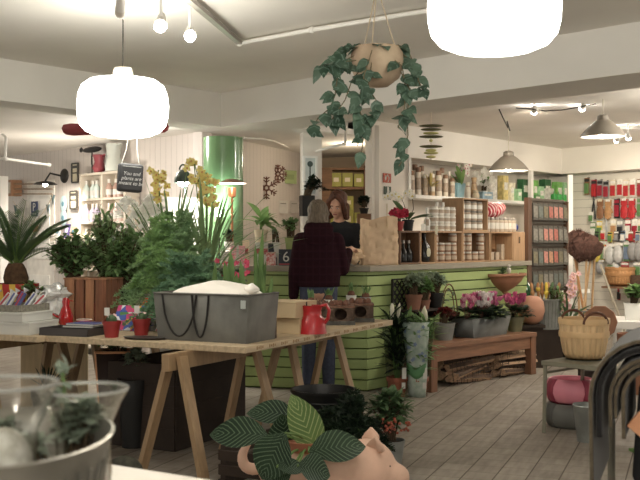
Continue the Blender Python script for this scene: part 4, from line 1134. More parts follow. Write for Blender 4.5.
# ================================================================ flowers by the counter and on the bench
film=glass('clear_film',(236,244,240),.25,.78)
prt=mat('printed_film',(176,188,176),.35,0,.12,26,c2=(146,166,150))
def wrap(px,y,lab,printed,seed,hgt):
    q=PZ(px,y,0); q.y+=.09
    t=E('wrapped_lily',q,lab,'wrapped plant','wrapped lily pots')
    pot(t,.085,.16,mat('brick_pot',(160,82,58),.7,0,.08,8),rim=True)
    random.seed(seed); mf=M(); ms=M()
    for k in range(7 if printed else 13):
        x,y_=U(-.05,.05),U(-.05,.05); top=hgt*U(.85,1.0)
        ms.tube([(x*.4,y_*.4,.15),(x,y_,top*.6),(x*1.6,y_*1.6,top)],.005,5)
        for j in range(16): mf.leaf((x*(.5+j/14),y_*(.5+j/14),.22+(top-.2)*j/16),rdir(.1,1.1),U(.14,.24),.03,droop=.5,fold=.25,n=5,shape=.7)
    ms.build('stem',stemg,t); mf.build('foliage',G['mid'] if printed else G['deep'],t)
    bu=M()
    for k in range(3): 
        d=V(U(-.25,.25),U(-.2,.1),1).normalized(); p=V(U(-.07,.07),U(-.05,.02),hgt-.02); bu.tube([p,p+d*.03,p+d*.07,p+d*.1,p+d*.125],[.005,.014,.017,.012,.002],8)
    bu.build('bud',mat('lily_bud',(226,222,196),.5),t)
    n=22; m=M()
    def sl(i,j):
        a=2*PI*i; z=.0+(hgt*.98)*j; r=.078+.05*j+.012*math.sin(a*5+j*3)*j
        return r*math.cos(a),r*math.sin(a),z
    if printed:
        m.grid(lambda i,j: sl(.5+i*.38,j*.98),14,10); m.build('sleeve_print',[prt],t,solid=.002,sharp=3)
        bl=M()
        for k in range(16):
            a=PI+U(.3,2.1); z=U(.3,.58); r=.078+.06*z/hgt+.006
            c=V(r*math.cos(a),r*math.sin(a),z)
            for w in range(5): bl.leaf(c,V(math.cos(w*1.257)*-math.sin(a),math.cos(w*1.257)*math.cos(a),math.sin(w*1.257)),.018,.01,up=(math.cos(a),math.sin(a),0),n=2,droop=0,fold=0)
        bl.build('flower_pattern',mat('print_blue',(122,140,176),.4),t)
        gl=M().grid(lambda i,j: (lambda s:(s[0]*1.02,s[1]*1.02,s[2]))(sl(.52+i*.33,.27+j*.15+.03*math.sin(i*8))),12,3); gl.build('leaf_print',mat('print_green',(86,142,90),.4),t,solid=.001)
    M().grid(sl,26,10).build('sleeve',film,t,sharp=3)
    M().box((.05,-.088,.2),(.035,.003,.09),rz=.2).box((.045,-.09,.1),(.03,.002,.05)).build('label',wb,t)
wrap(398,398,'potted lily in clear film at the corner of the green counter',False,3,.66)
wrap(419,398,'potted lily in a green and white printed sleeve beside the bench',True,4,.64)
def flowerpot_root(loc,lab,cat='potted plant',group=None,rz=0,name='potted_plant'): return E(name,loc,lab,cat,group,rz)
# long zinc trough with cyclamen on the bench
q=BP(481,.19,BH)
t=E('cyclamen_trough',q,'zinc trough of white and pink cyclamen on the wooden bench','planter',None,RB)
def trough(t,l,w,h,k,m,rim=True):
    taper_box(M(),-l/2,l/2,-w/2,w/2,0,h,k).build('trough',m,t,solid=.005)
    r=M()
    for a,b_ in(((-1,-1),(1,-1)),((1,-1),(1,1)),((1,1),(-1,1)),((-1,1),(-1,-1))): r.tube([(a[0]*l/2,a[1]*w/2,h),(b_[0]*l/2,b_[1]*w/2,h)],.005,6)
    r.build('rim',m,t); M().box((0,0,h-.02),(l-.02,w-.02,.01)).build('soil',soil,t)
trough(t,.62,.24,.17,.84,zincd)
cyl=leafmat('cyclamen_leaf',(60,82,58),(30,46,32))
def cyc(t,spots,lf,h,seed,leafr=.16,nleaf=64):
    random.seed(seed); mf=M()
    for cx,cy in lf:
        for i in range(nleaf):
            d=rdir(.0,.9); mf.leaf((cx+d.x*U(.02,.12),cy+d.y*U(.02,.13),h+.09*d.z),d+V(0,0,.1),.07,.06,droop=.7,fold=.1,n=4,wide=.4)
    mf.build('foliage',cyl,t)
    ms=M(); g={}
    for cx,cy,n,c,rx in spots:
        for i in range(n):
            p=V(cx+U(-rx,rx),cy+U(-.07,.05),h+U(.09,.2)); ms.tube([(cx+U(-.03,.03),cy,h),(p.x,p.y,p.z-.03),p],.002,4); g.setdefault(c,[]).append(p)
    ms.build('flower_stem',mat('cyc_stem',(120,72,66),.6),t)
    for c,ps in g.items():
        m=M()
        for p in ps:
            for k in range(5):
                a=k*1.257+U(0,1); m.leaf(p,V(math.cos(a)*.6,math.sin(a)*.6,1),.055,.042,up=(math.cos(a),math.sin(a),.2),droop=-.2,fold=.2,n=3)
        m.build('flower',flmat('cyc_'+c,dict(white=(244,234,232),pink=(236,130,180),rose=(226,106,156),pale=(240,176,196))[c]),t)
cyc(t,[(-.2,0,10,'rose',.1),(-.26,-.03,8,'pale',.06),(0.0,-.03,44,'white',.12),(.2,0,18,'pink',.1),(-.08,-.05,7,'rose',.07)],[(-.2,0),(0,0),(.2,0),(-.1,-.07),(.1,-.07)],.17,5)
q=BP(515,.2,BH)
t=flowerpot_root(q,'pink cyclamen in an olive pot at the far end of the bench','potted flower'); pot(t,.085,.14,mat('olive_pot',(122,124,92),.5))
cyc(t,[(0,0,22,'rose',.09)],[(0,0),(0.03,-.03)],.15,6)
# zinc pot with red plant
q=BP(444,.2,BH)
t=flowerpot_root(q,'low red leaved plant in a flared zinc pot at the near end of the bench'); pot(t,.1,.15,zinc,rim=False)
bushy(t,(0,0,.2),(.12,.12,.06),30,9,.035,.025,leafmat('red_leaf',(150,48,44),(84,28,30)),.15,91)
# terracotta pots and greens between lilies and bench on a crate stand
t=E('plant_shelf',CT(424,-.13,0.22),'dark wooden plant shelf fixed to the green siding behind the lilies','shelf',None,RA)
M().box((0,0,.447),(.58,.22,.015)).build('board',dk,t)
for x in(-.2,.2): M().box((x,.06,.4),(.02,.1,.09)).build('bracket',dk,t)
SB=t.location.copy(); tbr=mat('terracotta_dull',(140,92,70),.8,0,.12,8)
for k,(dx,dy,r,h,m_,lf_,fol,lab) in enumerate(((-.16,.0,.075,.13,tbr,'pale',.13,'terracotta pot of pale variegated ivy on the plant shelf'),(.02,.03,.07,.13,tbr,'pale',.14,'terracotta pot of silver leaves in the middle of the plant shelf'),(.18,.0,.075,.13,blackp,'pale',.12,'black pot of fine white flecked foliage at the bench end of the plant shelf'),(-.07,-.055,.05,.08,tbr,'bright',.09,'small terracotta pot of fresh green leaves at the front of the plant shelf'))):
    loc=SB+A*dx+NB*dy+V(0,0,.456)
    t=E('potted_plant',loc,lab,'potted plant'); pot(t,r,h,m_)
    bushy(t,(0,0,h+.07),(fol,fol*.8,.1),60,8,.05,.028,G[lf_],h,100+k)
# dark lattice trellis against the siding
q=CT(413,-.06,.58); t=E('trellis',q,'black lattice trellis standing behind the terracotta pots','trellis',None,RA)
m=M(); lw,lh=.62,.36
for i in range(-5,12):
    for s in(1,-1):
        x0=-lw/2+i*.07; pts=[]
        for kk in range(31):
            x=x0+s*0+kk*.012*s*1; z=kk*.012
            if -lw/2<=x<=lw/2 and z<=lh: pts.append((x,0,z))
        if len(pts)>1: m.beam(pts[0],pts[-1],.006,.012)
m.build('lattice',blackm,t)
f_=M()
for a,b_ in(((-lw/2,0),(lw/2,0)),((lw/2,0),(lw/2,lh)),((lw/2,lh),(-lw/2,lh)),((-lw/2,lh),(-lw/2,0))): f_.beam((a[0],0,a[1]),(b_[0],0,b_[1]),.012,.02,up=(0,1,0))
f_.build('frame',blackm,t)
for x in(-.25,.25): M().box((x,.0,-.29),(.02,.012,.58)).build('leg',blackm,t)
# wire hoop plant
q=BP(449,.31,BH); t=E('hoop_plant',q,'climber trained round a bamboo hoop behind the bench','potted plant',None,RA)
pot(t,.06,.09,blackp); hz=.12
M().tube([(.15*math.cos(PI*i/16),0,hz+.36*math.sin(PI*i/16)) for i in range(17)],.006,6).build('hoop',mat('hoop_cane',(126,84,56),.7),t)
M().tube([(.11*math.cos(PI*i/16)+.02,.02,hz+.32*math.sin(PI*i/16)) for i in range(17)],.005,6).build('hoop',MC['hoop_cane'],t)
random.seed(14); mf=M()
for i in range(60): a=U(.2,2.9); mf.leaf((.14*math.cos(a)*U(.5,1),U(-.03,.03),hz+.3*math.sin(a)*U(.2,1)),rdir(-.5,1),.05,.03,n=3)
mf.build('foliage',G['grey'],t)
mf=M()
for i in range(26): mf.leaf((U(-.11,.11),U(-.1,.0),hz-.02+U(0,.08)),rdir(-.2,1.2),.07,.045,n=3)
mf.build('foliage',leafmat('purple_leaf',(96,52,56),(52,30,34)),t)
# wall fountain bowl on the siding
q=CT(503.5,-.016,0); zb=CH+(240-293)*q.y/FP
t=E('half_bowl_basin',q+V(0,0,zb),'terracotta half bowl wall basin fixed to the green siding','wall basin',None,RA)
tb=mat('terracotta_brown',(166,110,80),.75,0,.1,7)
def hb(i,j):
    a=PI+PI*i; prof=[(.012,0),(.03,.02),(.1,.06),(.17,.12),(.2,.17),(.225,.18),(.225,.2)]
    k=j*(len(prof)-1); q0=int(min(k,len(prof)-1.001)); f=k-q0; r=prof[q0][0]*(1-f)+prof[q0+1][0]*f; z=prof[q0][1]*(1-f)+prof[q0+1][1]*f
    return r*1.4*math.cos(a),r*.82*math.sin(a)-.005,z
M().grid(hb,28,18).build('bowl',tb,t,solid=.012,sharp=1.2)
M().lathe([(.001,0),(.022,.012),(.028,.0),(.014,-.05),(.001,-.06)],16).build('finial',tb,t,V(0,-.03,.0))
M().box((0,.0,.18),(.56,.012,.03)).build('back_rail',tb,t)
t2=E('bird_ornament',q+V(0,0,zb+.185)+A*.0-NB*.06,'small pale bird ornament with leaves on the terracotta wall basin','ornament')
M().ball((0,0,.045),(.025,.03,.035)).ball((.0,-.02,.09),(.016,.018,.018)).build('body',mat('bird_white',(214,206,190),.6),t2)
M().lathe([(.001,0),(.02,.002),(.02,.012),(.001,.014)],12).build('foot',tb,t2)
mf=M(); random.seed(4)
for i in range(12): mf.leaf((-.06,0,.01),rdir(.2,1.4),.08,.03,n=3)
mf.build('sprig',G['dark'],t2)
# big terracotta globes
t=E('terracotta_globe',PZ(541,358,0)+V(0,.22,0),'large terracotta globe pot on the floor behind the bench end','pot')
M().lathe([(.001,0),(.1,.0),(.16,.06),(.185,.15),(.17,.25),(.1,.31),(.05,.32),(.001,.32)],36).build('body',mat('terracotta_soft',(188,132,104),.75,0,.08,6),t)
q=t.location.copy(); 
t=E('terracotta_globe',V((531-320)*.0101,10.1,.43),'round terracotta ball pot raised behind the pink cyclamen','pot')
M().lathe([(.001,0),(.06,.002),(.115,.05),(.138,.14),(.125,.23),(.075,.28),(.001,.29)],36).build('body',MC['terracotta_soft'],t)
t2=E('plinth',V((531-320)*.0101,10.1,0),'dark square plinth under the terracotta ball pot','plinth')
M().box((0,0,.2),(.2,.2,.4)).build('shaft',dk,t2); M().box((0,0,.415),(.24,.24,.03)).build('cap',dk,t2)
# ================================================================ goods on the counter
shelfw=wood('crate_pale',(190,148,106),0,.6,.78,7); shelfv=wood('crate_pale_v',(190,148,106),2,.6,.78,7)
def crate(loc,w,d,h,lab,group='wooden wine crates on the counter',back=True):
    t=E('wooden_crate',loc,lab,'crate',group,RA)
    th=.014
    M().box((w/2,d/2,th/2),(w,d,th)).build('bottom',shelfw,t); M().box((w/2,d/2,h-th/2),(w,d,th)).build('top',shelfw,t)
    M().box((th/2,d/2,h/2),(th,d,h-2*th)).build('side',shelfv,t); M().box((w-th/2,d/2,h/2),(th,d,h-2*th)).build('side',shelfv,t)
    if back: M().box((w/2,d-th/2,h/2),(w-2*th,th,h-2*th)).build('back',shelfw,t)
    return t
def along(p,a,s,z=0): return p+A*a+NB*s+V(0,0,z)
jarw=mat('jar_label',(186,166,142),.5,0,.12,30); jarb=mat('jar_brown',(150,112,84),.45,0,.15,30); jarl=mat('jar_lid',(222,216,204),.35,.2); jarm=mat('jar_tin',(160,152,142),.35,.6)
def jarmesh(r,h,body,lid,label):
    m=M().lathe([(.001,0),(r*.94,0),(r,.004),(r,h*.2)],16,mi=0,caps=False)
    m.lathe([(r*1.005,h*.2),(r*1.005,h*.62)],16,mi=2,caps=False); m.lathe([(r,h*.62),(r,h*.78),(r*.86,h*.82)],16,mi=0,caps=False)
    m.lathe([(r*.9,h*.82),(r*.92,h*.84),(r*.92,h*.98),(r*.86,h),(.001,h)],16,mi=1,caps=False)
    return m
protos={}
def jars(key,p,na,nz,pitch,r,h,m3,lab,group,s=.07,ns=1,skip=(),name='storage_jar',cat='jar',gap=0):
    for k in range(nz):
        for i in range(na):
            if (i,k) in skip: continue
            for q in range(ns):
                loc=along(p,(i+.5)*pitch,s+q*(2*r+.004),k*h)
                l=lab%(ORD[i],('bottom','second','third','fourth')[k] if nz>1 else 'only')
                if key not in protos:
                    o=jarmesh(r,h-.001,*m3).build(name,list(m3)); tag(o,l,cat,group); o.location=loc; protos[key]=o
                else:
                    o=dup(protos[key],loc,U(0,6),l); o['group']=group
h1=.305
# open shelf at the till end
def ta(px,s): return hit(px,C0+NB*s,A)
def AT(px,s,z): q=C0+NB*s+A*ta(px,s); return V(q.x,q.y,z)
s0=.10
u1=AT(400,s0,TZ); w1=ta(420,s0)-ta(400,s0)
darkshelf=wood('shelf_brown',(122,84,56),0,.6,.7)
D1=.16
t=E('till_shelf',u1,'dark open counter shelf beside the paper bag','shelf',None,RA)
for z in(.008,h1-.009): M().box((w1/2,D1/2,z),(w1,D1,.016)).build('board',darkshelf,t)
for x in(.008,w1-.008): M().box((x,D1/2,h1/2),(.016,D1,h1)).build('side',darkshelf,t)
M().box((w1/2,D1-.006,h1/2),(w1,.012,h1)).build('back',darkshelf,t)
random.seed(3)
for k in range(3):
    t=E('dark_bottle',along(u1,.07+k*.085,.075,.017),ORD[k]+' dark round bottle from the paper bag inside the dark counter shelf','bottle','bottles in the till shelf')
    M().lathe([(.001,0),(.035,.003),(.04,.05),(.036,.1),(.014,.13),(.012,.17),(.001,.171)],18).build('body',mat('dark_glass',(30,28,26),.15,0,.05),t)
    M().lathe([(.013,.172),(.016,.172),(.016,.2),(.001,.2)],14).build('cap',jarm,t)
# narrow crate with labelled bottle
u2=AT(420.5,s0,TZ); w2=ta(435.5,s0)-ta(420.5,s0); crate(u2,w2,.22,h1,'narrow pale crate with the oval labelled black bottle','wooden wine crates on the counter')
t=E('black_bottle',along(u2,w2*.6,.062,.015),'black bottle with a pale oval label inside the narrow crate','bottle')
M().lathe([(.001,0),(.05,.003),(.055,.02),(.055,.15),(.02,.2),(.018,.255),(.022,.256),(.02,.27),(.001,.27)],24).build('body',mat('dark_glass',(30,28,26),.15),t)
lbm=M().ball((0,0,0),(.034,.006,.045),18,9); lbm.build('label',mat('oval_label',(186,180,150),.6),t,along(V(0,0,0),.0,-.052,.09),RA)
# jar crates
u3=AT(436,s0,TZ); w3=ta(462.5,s0)-ta(436,s0); crate(u3,w3,.22,h1,'pale crate of brown jars under the tower of white jars')
u4=AT(463,s0,TZ); w4_=ta(490,s0)-ta(463,s0); crate(u4,w4_,.22,h1,'pale crate of jars in the bottom row, under the upper crate')
u5=AT(490.5,s0,TZ); w5=ta(513,s0)-ta(490.5,s0); crate(u5,w5,.22,h1,'pale crate of small boxes under the long row of white jars')
u7=AT(513.5,s0,TZ); w7=ta(525,s0)-ta(513.5,s0)
t=E('wooden_crate',u7,'closed pale crate with a hand hole at the far end of the counter','crate','wooden wine crates on the counter',RA)
M().box((w7/2,.11,h1/2),(w7,.22,h1)).build('body',shelfv,t,bevel=.003); M().box((w7/2,-.001,h1*.72),(.03,.004,.07)).build('hand_hole',mat('hand_hole',(96,70,46),.8),t)
u6=AT(463,s0,TZ+h1+.002); w6=ta(488,s0)-ta(463,s0); h6=.325; crate(u6,w6,.24,h6,'pale crate of white jars stacked on the bottom row')
p3=(w3-.03)/4; r3=p3*.46
bj=(jarb,jarl,jarw); wj=(jarw,jarm,mat('jar_white',(232,228,218),.4,0,.04))
jars('b',u3+A*.015+V(0,0,.0145),4,3,p3,min(.042,r3),.09,bj,'%s brown jar from the till, %s layer, crate under the white tower','brown jars in the crate',skip=((2,2),(1,2)))
p4=(w4_-.03)/4; jars('c',u4+A*.015+V(0,0,.0145),4,3,p4,min(.042,p4*.46),.09,bj,'%s jar from the till, %s layer, crate under the upper crate','jars in the bottom crate',skip=((2,1),(2,2)))
p6=(w6-.03)/4; jars('d',u6+A*.015+V(0,0,.0145),4,3,p6,min(.042,p6*.46),.095,wj,'%s jar from the till side, %s layer, in the upper crate','white jars in the upper crate')
jars('e',u3+A*.02+V(0,0,h1+.001),4,3,(w3-.06)/4,.043,.078,(mat('jar_white',(232,228,218),.4,0,.04),jarl,jarw),'%s white jar from the till, %s layer, open white jar tower','white jar tower')
jars('f',u5+A*.0+V(0,0,h1+.001),7,1,(w5+w7*.7)/7,.034,.15,(jarw,jarm,jarl),'%s tall white jar from the upper crate, %s row above the small boxes','tall white jars',name='tall_jar')
random.seed(6)
for i in range(4):
    for k in range(2 if i in(0,3) else 1):
        solo('small_box',M().box((0,0,.04),(.062,.06,.08)),jarw,'small cream box, %s along and %s up in the box crate'%(ORD[i],('lowest','second')[k]),'box',along(u5,.05+i*(w5-.07)/3.6,.1,.0145+k*.081),RA,'small boxes in the crate',bevel=.003)
# bottles behind the tower
for k in range(3):
    q=AT(431+k*6,s0+.12,TZ+h1+.001)
    if k==0: q=AT(427,s0+.1,TZ+h1+.001)
    t=E('white_bottle',q,('slim white spray bottle on the narrow crate','slim white bottle rising behind the jar tower, nearer the till','slim white bottle rising behind the jar tower, nearer the upper crate')[k],'bottle')
    M().lathe([(.001,0),(.03,.003),(.032,.16 if k else .1),(.012,.2 if k else .13),(.012,.24 if k else .19),(.016,.242 if k else .192),(.014,.28 if k else .22),(.001,.281 if k else .221)],16).build('body',whitep,t)
    M().box((0,-.033,.08),(.03,.003,.06)).build('label',jarw,t)
t=E('price_tag',AT(428,s0-.03,TZ+h1+.002)+NB*.05,'white price tent card on the narrow crate','tag',None,RA)
M().box((0,0,.03),(.07,.004,.06)).build('face',wb,t)
t=E('oval_tag',AT(436.5,s0-.03,TZ+.21),'oval hanging paper tag on the corner of the jar crate','tag',None,RA)
M().ball((0,0,.1),(.028,.004,.045),16,8).build('face',mat('oval_label',(186,180,150),.6),t); M().tube([(0,.002,.145),(0,.02,.2)],.002).build('string',rope,t)
# red cyclamen and orchid on the till shelf
t=E('potted_plant',along(u1,.09,.08,h1),'red flowering cyclamen in a red pot on the dark counter shelf','potted flower'); pot(t,.05,.085,redpot)
random.seed(2); flowers(t,[V(U(-.07,.07),U(-.07,.02),U(.13,.18)) for i in range(16)],.04,flmat('crimson',(196,34,66)),'flower',5,.6)
bushy(t,(0,0,.11),(.07,.07,.02),12,5,.05,.04,G['dark'],.08,7)
t=E('moth_orchid',along(u1,.24,.08,h1),'white moth orchid in a black wire pot on the dark counter shelf','orchid')
pot(t,.055,.1,blackp); straps(t,6,.1,.26,.06,G['dark'],5,(.3,1.1),.4,seg=8)
sm=[V(0,0,.1),V(-.03,0,.22),V(-.06,0,.3),V(-.12,0,.33),V(-.2,-.02,.32)]; s2=[V(.01,0,.1),V(.05,0,.2),V(.04,0,.3),V(.0,0,.35)]
M().tube(sm,.003).tube(s2,.003).build('flower_stem',bark2,t)
random.seed(9); flowers(t,[p+V(U(-.03,.03),-.02,U(-.02,.02)) for p in sm[2:]+s2[2:] for _ in range(3)],.035,wf,'flower',5,.2,ye)
# red striped cushion/bag pile and ball
cs=boards('candy_stripe',(226,196,190),.05,'X',.6,.4,.0)
for n_ in cs.node_tree.nodes:
    if n_.type=='MIX': n_.inputs[7].default_value=(*lin((190,28,48)),1)
for k in range(2):
    t=E('striped_pillow_bag',along(u5,.13+.15*k,.13,h1+.152+.0*k),('red and white striped bag lying on the tall white jars, next to the upper crate','red and white striped bag lying on the tall white jars, next to the blue ball')[k],'bag',None,RA); t.rotation_euler=(0,R(-14),RA)
    M().ball((0,0,.075),(.2,.12,.08),22,10).build('bag',cs,t); M().lathe([(.012,.05),(.03,.05)],8,m=None,c=(0.15,0,0)).build('knot',redw_,t)
t=E('blue_ball',along(u7,w7*.75,.1,h1),'blue glass ball on the closed crate','ornament')
M().ball((0,0,.05),.05,16,10).build('ball',mat('blue_gloss',(34,52,140),.15),t); M().lathe([(.012,.095),(.012,.11),(.001,.112)],10).build('cap',jarm,t)
# ------------------------------------------------ bag, cards, lamps, plants on the short run
kb=mat('kraft_paper',(228,194,156),.7,0,.1,4)
q=AT(379,.18,TZ); t=E('paper_bag',q,'tall creased brown paper carrier bag standing on the counter','paper bag',None,.12)
m=M(); bw2,bd2,bh2=.325,.14,.415
def bagf(i,j):
    per=2*(bw2+bd2); s=i*per; z=j*bh2
    if s<bw2: x,y=-bw2/2+s,-bd2/2
    elif s<bw2+bd2: x,y=bw2/2,-bd2/2+(s-bw2)
    elif s<2*bw2+bd2: x,y=bw2/2-(s-bw2-bd2),bd2/2
    else: x,y=-bw2/2,bd2/2-(s-2*bw2-bd2)
    a=.02*(j**.7); n=noise.noise(V(x*14,y*14+5,z*11))*a+noise.noise(V(x*34,y*30,z*26))*.011
    pin=1-.16*j*(abs(x)/(bw2/2)>.9)*0
    lo_=1-.04*j
    return x*lo_+n*(1 if abs(x)>.16 else .4),y*(1-.15*j)+n*1.2,z+(.018*math.sin(x*18)*(j>.99))
m.grid(bagf,48,22).box((0,0,.004),(bw2*.98,bd2*.98,.006)); m.build('bag',kb,t,sharp=.5,solid=.0015)
q=AT(352,.3,TZ); t=E('crumpled_paper',q,'crumpled brown wrapping paper beside the carrier bag','paper')
crumple('','',0,.07,kb,'',9,(1.3,1,.8),10,.6).build('paper',kb,t,sharp=.3)
t=E('receipt',AT(350,.1,TZ),'small white slip of paper on the counter before the clerk','paper',None,.4); M().box((0,0,.02),(.09,.06,.002),rot=Matrix.Rotation(.5,3,'Y')).build('sheet',wb,t)
# number card
q=CL(286,.03); t=E('number_card',q,'dark card with a white number six at the counter edge','sign')
M().box((0,0,.07),(.125,.012,.14)).build('board',mat('navy_card',(34,38,52),.5),t)
text('6',.125,wb,t,(0,-.0068,.072)); text('.',.06,wb,t,(.045,-.0068,.05))
M().box((0,-.007,.012),(.12,.002,.012)).build('stripe',redw_,t)
# white and pink boxes/cards
for k,(px,w_,h_,mm_,lab) in enumerate(((238,.12,.17,'pinkbox','pink patterned gift box on the counter behind the silver plant'),(262,.11,.2,'w','tall white box carrying the cream pot on the counter'),(227,.1,.12,'w','white box at the column end of the counter'),(271,.085,.115,'red','white and red card standing beside the number card'),(272,.085,.08,'navy','small navy card standing behind the red one'))):
    q=CL(px,.1 if k<3 else .05); 
    m_=dict(pinkbox=mat('pink_pattern',(236,120,140),.5,0,.4,40,c2=(238,214,214)),w=wb,red=mat('red_pattern',(206,70,66),.5,0,.3,60,c2=(236,220,214)),navy=mat('navy_card',(34,38,52),.5))[mm_]
    if k==4: q=CL(px,.13); 
    t=E('gift_box' if k<3 else 'shelf_card',q,lab,'box' if k<3 else 'card')
    dpt=.1 if k<3 else .02
    hh2=h_ if k!=4 else .19
    M().box((0,0,hh2/2),(w_,dpt,hh2)).build('body',m_,t,bevel=.002)
    if k==1: M().box((0,-.051,.12),(w_*.96,.002,.05)).build('band',redw_,t)
    if k==0: M().box((0,-.051,.1),(.02,.002,.16)).build('band',wb,t)
q=CL(261,.1,TZ+.2); t=E('dumb_cane',q,'broad leaved dumb cane in a cream pot on the white box','potted plant'); pot(t,.062,.11,creamp,rim=False)
random.seed(31); mf=M()
for i in range(16):
    d=rdir(.1,1.2); mf.leaf((d.x*.02,d.y*.02,.12+U(0,.1)),d,U(.16,.24),.075,droop=1.0,fold=.15,n=7,wide=.4)
mf.build('foliage',G['bright'],t); M().tube([(0,0,.1),(0,0,.2)],.012).build('stem',stemg,t)
q=CL(229,.12,TZ+.12); t=E('potted_plant',q,'small dark plant in a white pot on the white box by the column','potted plant'); pot(t,.045,.085,whitep,rim=False); bushy(t,(0,0,.12),(.06,.05,.03),14,6,.04,.025,G['deep'],.08,8)
q=CL(291,.13,TZ); t=E('potted_plant',q+V(0,.0,.0),'green plant in a pale green pot on a riser behind the number card','potted plant')
M().box((0,0,.06),(.12,.1,.12)).build('riser',wb,t); t3=M().lathe([(.04,.12),(.055,.235),(.058,.24),(.05,.24),(.001,.22)],20).build('pot',mat('lime_pot',(160,176,104),.5),t)
bushy(t,(0,0,.32),(.1,.09,.08),26,8,.05,.03,G['mid'],.22,19)
for k,px in enumerate((276,246)):
    q=CL(px,.16); t=E('white_jug' if k==0 else 'flower_card',q,('small white pot with a sprig behind the navy card','tall cream packet behind the pink box')[k],'pot' if k==0 else 'packet')
    if k==0: pot(t,.04,.2,whitep,rim=False); bushy(t,(0,0,.24),(.04,.04,.03),8,5,.04,.02,G['grey'],.2,33)
    else: M().box((0,0,.11),(.06,.04,.22)).build('packet',creamp,t); M().box((0,-.021,.12),(.04,.002,.05)).build('label',redw_,t)
# copper lamp
cop=mat('copper',(206,128,84),.3,.7,.08); 
q=CL(232,.16); lz=CH+(240-182)*q.y/FP-TZ
t=E('table_lamp',q,'copper necked table lamp with a wide flat shade before the green column','lamp')
M().lathe([(.001,0),(.08,.003),(.08,.015),(.012,.03),(.01,lz-.14),(.035,lz-.13),(.038,lz-.05),(.001,lz-.045)],24).build('stem',cop,t)
M().lathe([(.125,lz-.012),(.11,lz-.002),(.05,lz+.022),(.001,lz+.03)],32,caps=False).build('lamp_shade',mat('shade_brown',(150,110,88),.5),t)
M().lathe([(.123,lz-.014),(.06,lz+.006),(.001,lz+.01)],32,caps=False).build('lamp_glow',emis('shade_glow',(255,236,214),5),t)
light('POINT','table_lamp_light',q+V(0,-.13,lz-.06),1.2,(1,.93,.82),size=.04)
# added bulb and spot imitating a reflection on the glossy green column
q=V(-.90,8.93,CH+(240-222)*8.9/FP)
t=E('column_glint',q,'added bulb on a stem imitating the reflection on the green column','lamp')
M().lathe([(.02,0),(.03,.05)],14).build('housing',blackm,t); M().ball((0,0,.052),.022,10,7).build('bulb',emis('glint_bulb_cool',(236,255,240),45),t)
M().tube([(0,0,0),(0,0,-(q.z-TZ+.0))],.007).build('stem',blackm,t)
light('SPOT','column_glint_light',q+V(0,-.05,.06),GLINT,(.85,1,.88),.03,V(-.9,9.1,1.62),90,.7)
# ================================================================ shelf along the sales wall
SZ=1.79
def S3(px,s,z): o=Q3-n3*s; q=o+d3*hit(px,o,d3); return V(q.x,q.y,z)
def len3(a,b,s=0): o=Q3-n3*s; return hit(b,o,d3)-hit(a,o,d3)
q=S3(409,.0,SZ); Ls=len3(409,590,.0)
Ls=min(Ls,(QC-Q3).length+.05-hit(409,Q3,d3))
t=E('long_shelf',q,'long white wall shelf running to the corner above the counter','shelf',None,RZ3)
M().box((Ls/2,.17,-.02),(Ls,.34,.04)).build('board',white,t,bevel=.003)
for px in(409,531): 
    x=len3(409,px); M().box((x+.03,.02,-.9+.2),(.06,.05,1.4)).build('upright',white,t) if px==531 else M().box((x+.02,.02,.2),(.05,.04,.41)).build('upright',white,t)
x=len3(409,531); M().box((x+.03,.02,.2),(.06,.05,.42)).build('upright',white,t)
M().box((len3(409,531)+1.0*.9,.17,-.72),(1.3,.3,.03)).build('board',white,t)
q=V(QC.x-.03,QC.y-.3,0); q=P(570,240,12.9); 
t=E('shelf_post',V(q.x,q.y,0),'white shelf post from floor to shelf in the corner','post')
M().box((0,0,1.06),(.06,.06,2.12)).build('post',white,t); M().box((0,-.0,.62),(.5,.05,.045)).box((-.05,0,1.3),(.45,.05,.04)).build('bracket',white,t)
# back row: brown and white jars, lanterns
random.seed(41)
jb=[mat('jar_brown2',(182,160,138),.4,0,.2,20),mat('jar_ivory',(226,216,198),.4,0,.1,20),mat('jar_amber',(196,162,118),.3,0,.2,20),mat('jar_clear',(206,204,200),.2,0,.1,20)]
pr=jarmesh(.04,.16,jb[0],jarl,jarw)
first={}
k=0
for i in range(14):
    px=411.5+i*3.4; hh_=U(.2,.37); loc=S3(px,.06+.07*(i%2),SZ); c=random.choice([0,1,2,1,1])
    o=jarmesh(U(.03,.038),hh_,jb[c],jarl,jarw).build('shelf_jar',[jb[c],(jarl,jarb,jarl)[c],(jarw,jb[0],jb[1])[c]]); tag(o,'%s tall jar or canister from the wall pier on the long shelf'%(ORD[i] if i<12 else ('thirteenth','last')[i-12]),'jar','jars on the long shelf'); o.location=loc
for row in range(0):
    for i in range(12):
        px=412+i*3.7; loc=S3(px,.1+.0*row,SZ+row*.165)
        c=random.choice([0,1,2,1,0]); lab='%s jar from the wall pier, %s tier of the jars on the long shelf'%(ORD[i],('lower','upper')[row])
        if row and i>7: continue
        if c not in first:
            o=jarmesh(.04,.163,jb[c],jarl,jarw).build('shelf_jar',[jb[c],jarl if c!=1 else jarb,jarw if c!=1 else jb[0]]); tag(o,lab,'jar','jars on the long shelf'); o.location=loc; first[c]=o
        else: dup(first[c],loc,U(0,6),lab)
# pale leaf star spray on the shelf edge
t=E('star_spray',S3(431,-.0,SZ),'yellow star shaped straw spray standing on the shelf edge','ornament')
m=M(); random.seed(5)
for i in range(16): d=rdir(-.1,1.4); m.leaf((0,0,.1),V(d.x,-abs(d.y)*.4,d.z),.17,.032,n=3,droop=.1)
m.build('star',mat('straw_yellow',(214,192,110),.6),t); M().tube([(0,0,0),(0,0,.1)],.006).build('stem',bark2,t)
